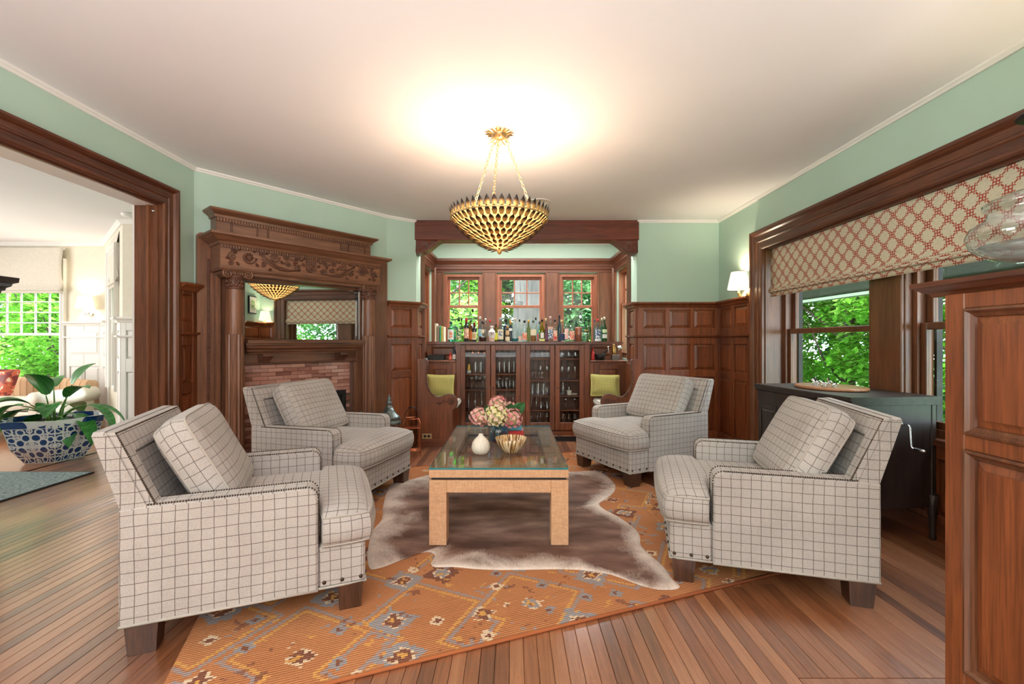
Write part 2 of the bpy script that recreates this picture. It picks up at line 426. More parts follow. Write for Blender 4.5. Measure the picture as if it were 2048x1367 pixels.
# alcove shell
wm = MB(); wm.box(AL-0.15, AL, YB, 5.86, 0, ZC); wm.box(AL-0.15, AL, 5.86, 6.56, 2.24, ZC); wm.box(AL-0.15, AL, 5.86, 6.56, 0, 1.0); wm.box(AL-0.15, AL, 6.56, YA, 0, ZC)
wm.build('wall_alcove_left', 'green', kind='structure')
wm = MB(); wm.box(AR, AR+0.15, YB+0.12, 5.86, 0, ZC); wm.box(AR, AR+0.15, 5.86, 6.56, 2.24, ZC); wm.box(AR, AR+0.15, 5.86, 6.56, 0, 1.0); wm.box(AR, AR+0.15, 6.56, YA, 0, ZC)
wm.build('wall_alcove_right', 'green', kind='structure')
WX = [(-1.001, -0.434), (-0.228, 0.486), (0.692, 1.259)]; WZ0, WZM, WZ1 = 1.15, 1.746, 2.218
wm = MB(); wm.box(AL-0.15, AR+0.15, YA, YA+0.16, 2.235, ZC); wm.box(AL-0.15, AR+0.15, YA, YA+0.16, 0, WZ0)
for a, b in comp(WX, AL-0.15, AR+0.15): wm.box(a, b, YA+0.02, YA+0.16, WZ0, 2.235)
wm.build('wall_alcove_back', 'green', kind='structure')
# hall behind the photographer
wm = MB(); wm.box(XL-0.174, 2.9, -7.1, -7.0, 0, ZC); wm.box(2.74, 2.9, -7.0, 1.5, 0, ZC); wm.build('wall_rear', 'hall', kind='structure')

# ---- thin white ceiling moulding all round
CM = [(0, 0), (0.012, 0), (0.02, 0.012), (0.03, 0.018), (0.03, 0.03), (0, 0.03)]
def run(m, p, q, prof, z, m0=0, m1=0, flip=False):
    p = Vector((p[0], p[1], z)); q = Vector((q[0], q[1], z)); t = (q-p).normalized(); n = Vector((t.y, -t.x, 0))
    m.mould(p, q, n, Vector((0, 0, 1)), prof, (m0, 0), (m1, 0))
cmb = MB(); zc = ZC-0.03
def mit(a): return math.tan(a/2)
def poly_run(m, pts, prof, z):
    P = [Vector((p[0], p[1], 0)) for p in pts]; n = len(P)
    for i in range(n-1):
        t = (P[i+1]-P[i]).normalized(); e0 = e1 = 0.0
        if i > 0:
            t0 = (P[i]-P[i-1]).normalized(); tr = math.atan2(t0.x*t.y-t0.y*t.x, t0.dot(t)); e0 = -math.tan(tr/2)
        if i < n-2:
            t2 = (P[i+2]-P[i+1]).normalized(); tr = math.atan2(t.x*t2.y-t.y*t2.x, t.dot(t2)); e1 = math.tan(tr/2)
        run(m, P[i], P[i+1], prof, z, e0, e1)
poly_run(cmb, [(XL, 0.0), (XL, A.y), (B.x, B.y), (C.x-0.005, C.y)], CM, zc)
cmb.build('trim_1', 'trimwhite', kind='structure')
cmb = MB(); poly_run(cmb, [(AR, YB), (XR, YB), (XR, 1.6)], CM, zc); cmb.build('trim_2', 'trimwhite', kind='structure')
cmb = MB(); poly_run(cmb, [(AL, 5.74), (AL, YA), (AR, YA), (AR, 5.74)], CM, zc); cmb.build('trim_3', 'trimwhite', kind='structure')

# ---- beam over the alcove with carved brackets
bm_ = MB(); bm_.cbox(AL-0.012, AR+0.02, YB-0.02, YB+0.2, 2.45, ZC, 0.004)
beam = bm_.build('ceiling_beam', 'beamwood', label='red-brown oak beam across the alcove under the ceiling', cat='beam')
def spiral(cx, cz, r0, r1, a0, turns, y, n=26, flip=1):
    out = []
    for i in range(n+1):
        t = i/n; a = a0+flip*turns*2*PI*t; r = r0+(r1-r0)*t
        out.append((cx+r*math.cos(a), y, cz+r*math.sin(a)))
    return out
def bracket(x0, s):
    # S-curved spandrel bracket; s=+1 grows to the right
    n = 14; curve = []
    for i in range(n+1):
        t = i/n; curve.append((x0+s*(0.07+0.26*t), 2.305+0.145*(0.5-0.5*math.cos(PI*t))))
    pts = [(x0, 2.45), (x0, 2.29), (x0+s*0.05, 2.285)]+curve
    m = MB(); m.extrude([(p[0], YB-0.0, p[1]) for p in pts], (0, 0.19, 0))
    o = m.build('bracket', 'carve', beam)
    rim = MB(); rim.tube([(p[0], YB-0.004, p[1]+0.006) for p in curve], 0.009, 6)
    rim.tube([(x0+s*0.008, YB-0.004, 2.30), (x0+s*0.008, YB-0.004, 2.442), (x0+s*0.31, YB-0.004, 2.442)], 0.007, 6)
    for cx, cz, r, a in ((0.05, 2.405, 0.034, 0.5), (0.105, 2.37, 0.03, 2.0), (0.17, 2.415, 0.02, 1.0), (0.05, 2.335, 0.026, -1)):
        rim.tube(spiral(x0+s*cx, cz, r, 0.006, a, 1.6, YB-0.004, flip=s), 0.006, 6)
    rim.build('scroll_carving', 'beamwood', o)
bracket(AL-0.005, 1); bracket(AR+0.012, -1)

# ---- panelling (wainscot) with cap mouldings
ROWS = [(0.15, 0.80), (0.885, 1.195), (1.39, 1.605)]
def wainscot(name, loc, rot, w, xs, zs=ROWS, mitre=(0, 0), mat='wood', ztop=1.64):
    o = panelling(name, 0, w, 0, ztop, xs, zs, mat, loc=loc, rot=rot, kind='structure')
    for z, prof, nm, off in ((ztop-0.005, CAP, 'cap', 0.02), (1.27, LEDGE, 'ledge', 0.02), (0.0, [(0, 0), (0.012, 0), (0.012, 0.11), (0.006, 0.125), (0, 0.125)], 'base_board', 0.022)):
        m = MB(); q = [(x+off if x > 0 else 0, z_) for x, z_ in prof]
        m.mould((0, 0, z), (w, 0, z), (0, -1, 0), (0, 0, 1), q, (mitre[0], 0), (mitre[1], 0)); m.build(nm, mat, o)
    return o
wainscot('trim_4', (AR, YB, 0), 0, XR-AR, [(0.075, 0.335), (0.385, 0.635), (0.685, 0.93)], mitre=(-1, -1))
wainscot('trim_5', (XR, YB, 0), -PI/2, YB-4.712, [(0.07, 0.355), (0.42, 0.705)], mitre=(1, 0))
wainscot('trim_6', B, ang(B, C), L2, [(0.05, L2-0.07)], mitre=(0.12, 0.51))
wainscot('trim_7', (XL, 3.615, 0), PI/2, A.y-3.615, [(0.05, 0.165)], mitre=(0, 0))
# alcove returns
wainscot('trim_8', (AR, 5.86, 0), -PI/2, 0.36, [(0.10, 0.30)], zs=[(0.885, 1.195), (1.39, 1.605)], mitre=(0, 1))
wainscot('trim_9', (AL, YB, 0), PI/2, 0.36, [(0.06, 0.26)], zs=[(0.885, 1.195), (1.39, 1.605)], mitre=(-0.51, 0))
# panelled wall under the right window
o = panelling('trim_10', 0, OY1-OY0, 0, 0.585, [(0.08, 0.8), (0.88, 1.6), (1.68, 2.37)], [(0.15, 0.5)], 'wood', loc=(XR+0.15, OY1, 0), rot=-PI/2, kind='structure')
mm = MB(); mm.box(0.0, OY1-OY0, -0.05, 0.09, 0.585, 0.62); mm.build('sill_board', 'casing_x', o)
mm = MB(); mm.box(0, OY1-OY0, -0.036, 0, 0, 0.11); mm.build('base_board', 'wood_x', o)

# ---- casings
def casing(name, loc, rot, x0, x1, z0, z1, w, legs=(True, True), mat='casing', matx='casing_x'):
    # door/window casing facing -Y around opening x0..x1, top z1
    p = casing_prof(w); r = None
    h = MB(); h.mould((x0, 0, z1), (x1, 0, z1), (0, 0, 1), (0, -1, 0), p, (-1, 0), (1, 0)); r = h.build(name, matx, loc=loc, rot=rot, kind='structure')
    if legs[0]:
        m = MB(); m.mould((x0, 0, z0), (x0, 0, z1), (-1, 0, 0), (0, -1, 0), p, (0, 0), (1, 0)); m.build('side_casing', mat, r)
    if legs[1]:
        m = MB(); m.mould((x1, 0, z0), (x1, 0, z1), (1, 0, 0), (0, -1, 0), p, (0, 0), (1, 0)); m.build('side_casing', mat, r)
    return r
# left opening (u runs along +Y)
cs = casing('trim_11', (XL, 0, 0), PI/2, NY, JY, 0, OPZ, 0.15)
m = MB(); m.box(JY-0.012, JY+0.002, 0.0, 0.176, 0, OPZ); m.build('jamb', 'casing', cs)
m = MB(); m.box(JY-0.030, JY-0.012, 0.055, 0.075, 0, OPZ); m.build('jamb_stop', 'casing', cs)
m = MB(); m.box(NY, JY-0.012, 0.02, 0.176, OPZ-0.012, OPZ+0.002); m.build('head_jamb', 'trimwhite', cs)
m = MB(); m.box(NY, JY-0.012, 0.0, 0.02, OPZ-0.012, OPZ+0.002); m.build('head_jamb_edge', 'casing_x', cs)
m = MB(); m.lathe([(0.014, 0), (0.014, 0.004), (0.006, 0.008), (0.004, 0.012)], 12); m.xf(Matrix.Translation((JY-0.012, 0.035, OPZ-0.055)) @ Matrix.Rotation(-PI/2, 4, 'Y')); m.build('catch_plate', 'chrome', cs)
casing('trim_12', (XL-0.174, 0, 0), -PI/2, -JY, -NY, 0, OPZ, 0.12, mat='trimwhite', matx='trimwhite')
# right window: casing on the wall face and deep reveal
cs = casing('trim_13', (XR, 0, 0), -PI/2, -OY1, -OY0, 0.0, OZ1, 0.20)
m = MB(); m.box(-OY1-0.001, -OY1+0.014, 0.0, 0.2, 0.0, OZ1); m.build('reveal', 'casing', cs)
m = MB(); m.box(-OY0-0.014, -OY0+0.001, 0.0, 0.2, 0.0, OZ1); m.build('reveal', 'casing', cs)
m = MB(); m.box(-OY1, -OY0, 0.0, 0.2, OZ1-0.014, OZ1+0.001); m.build('head_reveal', 'casing_x', cs)

# ---- windows: every sash and pane its own part
def window(name, loc, rot, x0, x1, z0, zm, z1, cols, rows, mat='sash', fw=0.035, sw=0.042, lcols=1, storm=None):
    fr = MB()
    fr.box(x0, x0+fw, 0, 0.12, z0, z1); fr.box(x1-fw, x1, 0, 0.12, z0, z1); fr.box(x0+fw, x1-fw, 0, 0.12, z1-fw, z1); fr.box(x0+fw, x1-fw, 0, 0.12, z0, z0+fw)
    for a in (x0+fw, x1-fw-0.012): fr.box(a, a+0.012, 0.0, 0.018, z0+fw, z1-fw)
    r = fr.build(name, mat, loc=loc, rot=rot, kind='structure')
    for (a, b, y, nm, cc, rr) in ((zm-0.02, z1-fw, 0.07, 'upper_sash', cols, rows), (z0+fw, zm+0.02, 0.025, 'lower_sash', lcols, 1)):
        s = MB(); xa, xb = x0+fw, x1-fw
        s.cbox(xa, xa+sw, y, y+0.035, a, b, 0.003); s.cbox(xb-sw, xb, y, y+0.035, a, b, 0.003)
        s.cbox(xa+sw, xb-sw, y, y+0.035, a, a+sw*0.9, 0.003); s.cbox(xa+sw, xb-sw, y, y+0.035, b-sw*0.9, b, 0.003)
        so = s.build(nm, mat, r)
        gx0, gx1, gz0, gz1 = xa+sw, xb-sw, a+sw*0.9, b-sw*0.9
        for i in range(1, cc):
            q = gx0+(gx1-gx0)*i/cc; mm = MB(); mm.cbox(q-0.009, q+0.009, y+0.004, y+0.03, gz0, gz1, 0.003); mm.build('muntin', mat, so)
        for i in range(1, rr):
            q = gz0+(gz1-gz0)*i/rr; mm = MB(); mm.cbox(gx0, gx1, y+0.005, y+0.029, q-0.009, q+0.009, 0.003); mm.build('muntin', mat, so)
        for i in range(cc):
            for j in range(rr):
                p = MB(); p.box(gx0+(gx1-gx0)*i/cc, gx0+(gx1-gx0)*(i+1)/cc, y+0.015, y+0.019, gz0+(gz1-gz0)*j/rr, gz0+(gz1-gz0)*(j+1)/rr); p.build('pane', 'glass', so)
    if storm:
        for xx in (x0+fw, x1-fw-0.02):
            t_ = MB(); t_.box(xx, xx+0.02, 0.121, 0.16, z0+fw, z1-fw); t_.build('storm_track', 'iron', r)
    return r
for i, (a, b) in enumerate(WX): window('window_%d' % (i+1), (0, YA+0.03, 0), 0, a, b, WZ0, WZM, WZ1, 3, 2)
window('window_4', (XR+0.17, 0, 0), -PI/2, -OY1+0.0, -3.30, 0.62, 1.325, OZ1, 1, 1, 'casing', 0.05, 0.05, storm=True)
window('window_5', (XR+0.17, 0, 0), -PI/2, -3.06, -OY0, 0.62, 1.325, OZ1, 1, 1, 'casing', 0.05, 0.05, storm=True)
mm = MB(); mm.cbox(-3.32, -3.04, 0.10, 0.24, 0.62, OZ1, 0.006); mm.cbox(-3.05, -3.03, 0.12, 0.17, 0.62, OZ1, 0.004); mm.cbox(-3.33, -3.31, 0.12, 0.17, 0.62, OZ1, 0.004)
mm.build('trim_14', 'casing', loc=(XR, 0, 0), rot=-PI/2, kind='structure')
# alcove window wall: head moulding, mullion boards, corner boards
HP = [(0, 0), (0.02, 0), (0.02, 0.03), (0.035, 0.045), (0.04, 0.075), (0.03, 0.085), (0.032, 0.11), (0.055, 0.14), (0.075, 0.16), (0.08, 0.195), (0, 0.195)]
m = MB(); m.mould((AL, YA, 2.243), (AR, YA, 2.243), (0, -1, 0), (0, 0, 1), HP, (1, 0), (-1, 0)); tr = m.build('trim_15', 'casing_x', kind='structure')
for a, b in comp(WX, AL, AR):
    if b-a > 0.15:
        mm = MB(); mm.cbox(a, b, YA-0.012, YA+0.03, WZ0, 2.243, 0.004); mm.cbox(a, a+0.02, YA-0.028, YA, WZ0, 2.243, 0.004); mm.cbox(b-0.02, b, YA-0.028, YA, WZ0, 2.243, 0.004); mm.build('mullion_board', 'casing', tr)
for sx, x in ((1, AL), (-1, AR)):
    rot = PI/2 if sx == 1 else -PI/2
    mm = MB(); mm.mould((0, 0, 2.243), (YA-5.78, 0, 2.243), (0, -1, 0), (0, 0, 1), HP, (0, 0) if sx == 1 else (1, 0), (-1, 0) if sx == 1 else (0, 0))
    mm.build('trim_%d' % (16 if sx == 1 else 17), 'casing_x', loc=(x, 5.78 if sx == 1 else YA, 0), rot=rot, kind='structure')
    y0, y1 = 5.86, 6.56
    if sx == 1: window('window_6', (AL-0.03, 0, 0), rot, y0, y1, 1.0, WZM, 2.24, 2, 2)
    else: window('window_7', (AR+0.03, 0, 0), rot, -y1, -y0, 1.0, WZM, 2.24, 2, 2)
    q = casing('trim_%d' % (18 if sx == 1 else 19), (x, 0, 0), rot, y0 if sx == 1 else -y1, y1 if sx == 1 else -y0, 1.0, 2.235, 0.085)
# ================================================================== fireplace mantel on the angled wall (local x along the wall, -y into the room)
mantel = empty('fireplace_mantel', A, FANG, 'tall carved oak fireplace mantel with fluted columns and over-mantel mirror', 'fireplace')
def bx(name, x0, x1, d0, d1, z0, z1, mat='mantel', parent=None, ch=0.004):
    m = MB(); m.cbox(x0, x1, -d1, -d0, z0, z1, ch); return m.build(name, mat, parent or mantel)
# back boards with rounded top corners, left and right of the opening
def rboard(x0, x1, rl, rr, z1=2.145):
    pts = [(x0, 0)]
    if rl: pts += [(x0+rl-rl*math.cos(a), z1-rl+rl*math.sin(a)) for a in [i*PI/12 for i in range(7)]]
    else: pts += [(x0, z1)]
    if rr: pts += [(x1-rr+rr*math.sin(a), z1-rr+rr*math.cos(a)) for a in [i*PI/12 for i in range(7)]]
    else: pts += [(x1, z1)]
    pts += [(x1, 0)]
    m = MB(); m.extrude([(p[0], -0.035, p[1]) for p in pts], (0, 0.034, 0)); return m
rboard(0.012, 0.345, 0.035, 0).build('back_board', 'mantel', mantel)
rboard(1.50, 1.885, 0, 0.035).build('back_board', 'mantel', mantel)
m = MB(); m.cbox(0.085, 0.105, -0.042, -0.034, 0.15, 1.93, 0.004); m.build('groove_bead', 'carve', mantel)
bx('pilaster', 0.135, 0.175, 0.03, 0.085, 0, 1.85); bx('pilaster', 1.655, 1.70, 0.03, 0.085, 0, 1.85)
# attic with panels and dentil cornice
att = bx('attic', 0.12, 1.60, 0.0, 0.14, 2.05, 2.30, 'mantel_x')
for a, b in ((0.24, 0.44), (0.54, 1.24), (1.34, 1.52)):
    field(a, b, 2.145, 2.235, -0.142, 0.006, 0.004).build('panel', 'mantel_x', att)
    mm = MB()
    for (p0, p1, z0, z1) in ((a-0.012, b+0.012, 2.235, 2.245), (a-0.012, a, 2.13, 2.245), (b, b+0.012, 2.13, 2.245)): mm.box(p0, p1, -0.146, -0.139, z0, z1)
    mm.build('panel_bead', 'carve', att)
def boxrun(name, x0, x1, d, z, prof, mat, parent):
    # cornice round three sides of a projecting box
    m = MB(); m.mould((x0, -d, z), (x1, -d, z), (0, -1, 0), (0, 0, 1), prof, (-1, 0), (1, 0))
    m.mould((x0, 0, z), (x0, -d, z), (-1, 0, 0), (0, 0, 1), prof, (0, 0), (1, 0)); m.mould((x1, -d, z), (x1, 0, z), (1, 0, 0), (0, 0, 1), prof, (-1, 0), (0, 0))
    return m.build(name, mat, parent)
CR = [(0, 0), (0.012, 0), (0.016, 0.02), (0.03, 0.032), (0.055, 0.05), (0.06, 0.056), (0.06, 0.068), (0, 0.068)]
boxrun('attic_cornice', 0.12, 1.60, 0.14, 2.275, CR, 'mantel_x', att)
def dentils(x0, x1, d, z, w, h, gap, parent):
    m = MB(); m.box(x0, x1, -d-0.002, -d+0.002, z-0.004, z+h+0.003); m.build('dentil_band', 'carve', parent)
    m = MB(); x = x0
    while x < x1: m.box(x, x+w, -d-0.012, -d+0.002, z, z+h); x += w+gap
    m.build('dentil_row', 'mantel_x', parent, recalc=False, kind='stuff')
dentils(0.125, 1.595, 0.14, 2.245, 0.013, 0.028, 0.010, att)
# entablature with carved frieze
ent = bx('entablature', 0.11, 1.63, 0.0, 0.27, 1.845, 2.05, 'mantel_x')
CR2 = [(0, 0), (0.012, 0), (0.018, 0.02), (0.04, 0.034), (0.075, 0.06), (0.09, 0.066), (0.09, 0.086), (0, 0.086)]
boxrun('cornice', 0.11, 1.63, 0.27, 2.03, CR2, 'mantel_x', ent)
dentils(0.115, 1.625, 0.27, 2.002, 0.012, 0.025, 0.009, ent)
boxrun('architrave', 0.12, 1.62, 0.262, 1.815, [(0, 0), (0.01, 0), (0.02, 0.015), (0.02, 0.03), (0, 0.03)], 'mantel_x', ent)
bx('soffit', 0.13, 1.61, 0.0, 0.255, 1.79, 1.82, 'mantel_x', ent)
cv = MB(); yy = -0.272
def S(cx, cz, r, a0, turns, fl, th=0.008):
    p = spiral(cx, cz, r, r*0.12, a0, turns, yy, 30, fl); cv.tube(p, [th*(1.15-0.5*i/30) for i in range(31)], 6, flat=0.8); cv.ball(p[-1], r*0.22, 0.008, r*0.22, 8, 5)
def leaf(x, z, a, l=0.035, w=0.014):
    u = Vector((math.cos(a), 0, math.sin(a))); p = Vector((x, yy, z)); q = Vector((-u.z, 0, u.x))
    cv.add([p, p+u*l*0.5+q*w+Vector((0, -0.004, 0)), p+u*l+Vector((0, -0.002, 0)), p+u*l*0.5-q*w+Vector((0, -0.004, 0)), p+u*l*0.45+Vector((0, -0.014, 0))], [(0, 1, 4), (1, 2, 4), (2, 3, 4), (3, 0, 4)])
xc = 0.87
for s in (-1, 1):
    X = lambda d: xc+s*d
    S(X(0.66), 1.992, 0.024, 0, 1.5, s); S(X(0.67), 1.935, 0.036, 1.2, 1.6, -s); S(X(0.685), 1.882, 0.024, 2, 1.4, s); S(X(0.545), 1.945, 0.062, 0, 1.2, s, 0.009)
    for k in range(10):
        a = k*PI/5; leaf(X(0.545)+0.01*math.cos(a), 1.945+0.01*math.sin(a), a, 0.034, 0.012)
    S(X(0.44), 1.99, 0.022, 1, 1.5, s); S(X(0.425), 1.905, 0.024, 4, 1.5, -s); S(X(0.33), 1.975, 0.042, PI if s > 0 else 0, 1.6, s, 0.009); S(X(0.225), 1.985, 0.028, 2, 1.6, -s)
    S(X(0.215), 1.925, 0.028, 3, 1.5, s); S(X(0.12), 1.90, 0.034, 1, 1.6, -s); S(X(0.135), 1.975, 0.026, 5, 1.3, s)
    cv.tube([(X(0.46), yy, 1.985), (X(0.40), yy, 1.955), (X(0.30), yy, 1.89), (X(0.2), yy, 1.87), (X(0.10), yy, 1.885)], [0.008, 0.010, 0.012, 0.010, 0.007], 6)
    cv.tube([(X(0.44), yy, 1.945), (X(0.36), yy, 1.90), (X(0.28), yy, 1.868), (X(0.2), yy, 1.865)], [0.007, 0.010, 0.011, 0.006], 6)
    cv.tube([(X(0.06), yy, 2.0), (X(0.09), yy, 1.975), (X(0.12), yy, 1.995), (X(0.16), yy, 1.96), (X(0.19), yy, 1.975)], 0.008, 6)
    for (d, z, a) in ((0.60, 2.0, 0.4), (0.62, 1.89, 5.5), (0.49, 1.88, 2.6), (0.47, 2.0, 2.2), (0.39, 1.99, 1), (0.38, 1.87, 4), (0.28, 1.93, 2.5), (0.27, 2.0, 1), (0.17, 1.94, 3), (0.08, 1.93, 2), (0.66, 1.96, 2), (0.7, 1.91, 1), (0.35, 1.93, 1), (0.5, 1.99, 1.5)):
        for q in (-0.6, 0, 0.6): leaf(X(d), z, a+q if s > 0 else PI-a-q, 0.03, 0.01)
cv.extrude([(xc+p[0], yy+0.003, 1.94+p[1]) for p in ((-0.05, 0.055), (0, 0.045), (0.05, 0.055), (0.044, 0.0), (0.05, -0.04), (0.02, -0.06), (0, -0.068), (-0.02, -0.06), (-0.05, -0.04), (-0.044, 0))], (0, -0.014, 0))
for p in ((0, 0.02), (-0.018, -0.005), (0.018, -0.005), (0, -0.03)): cv.ball((xc+p[0], yy-0.012, 1.94+p[1]), 0.011, 0.006, 0.011, 8, 5)
cv.build('frieze_carving', 'carve', ent, recalc=False, kind='stuff')
# columns
def column(x, d):
    col = MB(); seg = 112; flutes = 14
    def fl(a, z):
        return 1.0-0.055*abs(math.sin(a*flutes/2))**0.7 if z < 1.285 else 1.0
    col.lathe([(0.072, 0.14), (0.071, 0.7), (0.069, 1.284)], seg, (x, -d, 0), fn=lambda a, z: 1-0.13*(abs(math.sin(a*flutes/2))**1.3), cap=False)
    col.lathe([(0.069, 1.284), (0.0695, 1.286), (0.067, 1.5), (0.063, 1.672)], 32, (x, -d, 0), cap=False)
    o = col.build('column', 'mantel', mantel)
    b = MB(); b.box(x-0.09, x+0.09, -d-0.09, -d+0.09, 0, 0.07); b.lathe([(0.088, 0.07), (0.092, 0.085), (0.088, 0.105), (0.076, 0.112), (0.08, 0.125), (0.074, 0.14)], 28, (x, -d, 0)); b.build('base', 'mantel', o)
    n = MB(); n.lathe([(0.068, 1.668), (0.07, 1.676), (0.064, 1.684), (0.064, 1.76), (0.072, 1.768), (0.074, 1.78), (0.066, 1.785)], 32, (x, -d, 0))
    for k in range(14):
        a = 2*PI*k/14
        for z, r in ((1.70, 0.012), (1.735, 0.012)): n.ball((x+0.064*math.cos(a+z*9), -d+0.064*math.sin(a+z*9), z), r, r, 0.018, 6, 4)
    n.build('necking', 'carve', o)
    cp = MB(); cp.cbox(x-0.095, x+0.095, -d-0.085, -d+0.085, 1.825, 1.846, 0.006); cp.box(x-0.075, x+0.075, -d-0.066, -d+0.07, 1.785, 1.826)
    for s in (-1, 1):
        for yy2 in (-d-0.077,):
            p = spiral(x+s*0.078, 1.792, 0.038, 0.005, PI/2, 1.9, yy2, 34, -s); cp.tube(p, [0.0095-0.004*i/34 for i in range(35)], 6)
        cp.lathe([(0.036, 0), (0.030, 0.07), (0.036, 0.14)], 16); cp.xf(Matrix.Translation((x+s*0.078, -d+0.072, 1.795)) @ Matrix.Rotation(PI/2, 4, 'X'), len(cp.v)-48)
    for k in range(5): cp.ball((x-0.04+0.02*k, -d-0.07, 1.798), 0.009, 0.008, 0.013, 6, 4)
    cp.build('capital', 'mantel', o)
column(0.245, 0.19); column(1.54, 0.19)
# shadowed side boards behind the columns, mirror frame, mirror
bx('side_board', 0.175, 0.352, 0.0, 0.05, 0, 1.80); bx('side_board', 1.455, 1.66, 0.0, 0.05, 0, 1.80)
fr = bx('mirror_frame', 0.345, 0.368, 0.0, 0.075, 1.22, 1.80, 'mantel'); bx('frame_side', 1.475, 1.50, 0.0, 0.125, 1.22, 1.80, 'mantel', fr); bx('frame_top', 0.352, 1.50, 0.0, 0.12, 1.77, 1.80, 'mantel_x', fr)
mm = MB(); mm.box(-0.60, 0.60, -0.004, 0.0, 0, 0.55); mm.build('mirror', 'mirror', mantel, loc=(0.925, -0.058, 1.245), rot=(math.radians(-0.5), 0, math.radians(-5.0)))
# shelf, frieze board, corbels
sh = MB(); sh.cbox(0.335, 1.475, -0.24, -0.02, 1.205, 1.242, 0.005)
shelf = sh.build('mantel_shelf', 'mantel_x', mantel)
SP = [(0, 0), (0.05, 0), (0.055, 0.015), (0.09, 0.022), (0.095, 0.04), (0.15, 0.055), (0.16, 0.075), (0.185, 0.082), (0.185, 0.10), (0, 0.10)]
m = MB(); m.mould((0.40, -0.03, 1.11), (1.41, -0.03, 1.11), (0, -1, 0), (0, 0, 1), SP, (-0.4, 0), (0.4, 0)); m.build('shelf_moulding', 'mantel_x', shelf)
bx('apron_board', 0.352, 1.475, 0.0, 0.055, 1.03, 1.22, 'mantel_x', shelf); bx('apron_bead', 0.352, 1.475, 0.0, 0.068, 1.012, 1.034, 'carve', shelf)
for x in (0.525, 1.275):
    m = MB(); pts = [(0.055, 1.112), (0.17, 1.112), (0.172, 1.09), (0.14, 1.07), (0.11, 1.05), (0.10, 1.034), (0.055, 1.03)]
    m.extrude([(x-0.045, -p[0], p[1]) for p in pts], (0.09, 0, 0)); m.build('corbel', 'carve', shelf)
bx('surround_edge', 0.345, 0.372, 0.0, 0.06, 0, 1.03, 'mantel'); bx('surround_edge', 1.47, 1.492, 0.0, 0.06, 0, 1.03, 'mantel')
# tile surround: glazed bricks, one by one
def tile_mat():
    m = NT('glazed_rose_tile'); r = m.n('ShaderNodeObjectInfo').outputs['Random']; v = m.noise(m.coord('World', (9, 9, 60)), 1.0, 3, 0.5, 0.5)
    f = m.math('ADD', m.math('MULTIPLY', r, 0.62), m.math('MULTIPLY', v, 0.4))
    m.base(m.ramp(f, [(0.15, c(118, 70, 56)), (0.45, c(172, 122, 106)), (0.75, c(192, 146, 130)), (0.95, c(150, 96, 80))]))
    m.set(Roughness=0.16); m.b.inputs['Coat Weight'].default_value = 0.6; m.b.inputs['Coat Roughness'].default_value = 0.06; m.bump(v, 0.25, 0.004); return m.m
M['tile'] = tile_mat()
tb = MB(); tb.box(0.372, 1.47, -0.022, -0.002, 0, 1.012)
surround = tb.build('tile_surround', plain('tile_grout', c(110, 84, 74), 0.9), mantel)
t1 = MB(); t1.cbox(-0.5, 0.5, -0.006, 0.006, -0.5, 0.5, 0.0); t1 = MB(); t1.cbox(0, 0.1375, -0.034, -0.021, 0.0012, 0.0362, 0.0022); full = t1.mesh('tile', 'tile')
t2 = MB(); t2.cbox(0, 0.067, -0.034, -0.021, 0.0012, 0.0362, 0.0022); half = t2.mesh('tile_half', 'tile')
rest = MB(); cnt = 0; tw, thh = 0.1390, 0.0375; rt = random.Random(5)
for r in range(26, -1, -1):
    z = r*thh; x = 0.372; odd = r % 2; xs = []
    if odd: xs.append((x, half)); x += 0.0686
    while x+0.137 < 1.472: xs.append((x, full)); x += tw
    if x+0.066 < 1.472: xs.append((x, half))
    for xx, me in xs:
        wd = 0.1375 if me is full else 0.067
        if 0.70 < xx+wd/2 < 1.36 and z < 0.70: continue        # firebox
        if cnt < 290: link('tile', me, surround, loc=(xx, rt.uniform(-0.0025, 0.0015), z), rot=(rt.uniform(-0.02, 0.02), 0, rt.uniform(-0.012, 0.012))); cnt += 1
        else: rest.box(xx, xx+wd, -0.034, -0.021, z+0.001, z+0.036)
if rest.v: rest.build('tiles', 'tile', surround, recalc=False, kind='stuff')
fbx = MB(); fbx.box(0.70, 1.36, -0.03, -0.0, 0.0, 0.70); fbx.build('firebox', 'black', mantel)
fb = MB(); fb.box(0.70, 1.36, -0.05, -0.03, 0.665, 0.715); fb.box(0.70, 0.745, -0.05, -0.03, 0, 0.665); fb.box(1.315, 1.36, -0.05, -0.03, 0, 0.665); fb.build('firebox_frame', 'iron', mantel)
# ================================================================== bar cabinet in the alcove
YF = 5.98
CT = 1.225
bar = empty('bar_cabinet', (0.145, YF, 0), 0, 'built-in oak bar cabinet with four glass doors under the alcove windows', 'cabinet')
OX = -0.145
def bb(name, x0, x1, y0, y1, z0, z1, mat='wood', parent=None, ch=0.004):
    m = MB(); m.cbox(x0+OX, x1+OX, y0-YF, y1-YF, z0, z1, ch); return m.build(name, mat, parent or bar)
CX0, CX1 = -0.735, 1.023
D = [(-0.676, -0.283), (-0.276, 0.112), (0.177, 0.558), (0.565, 0.945)]
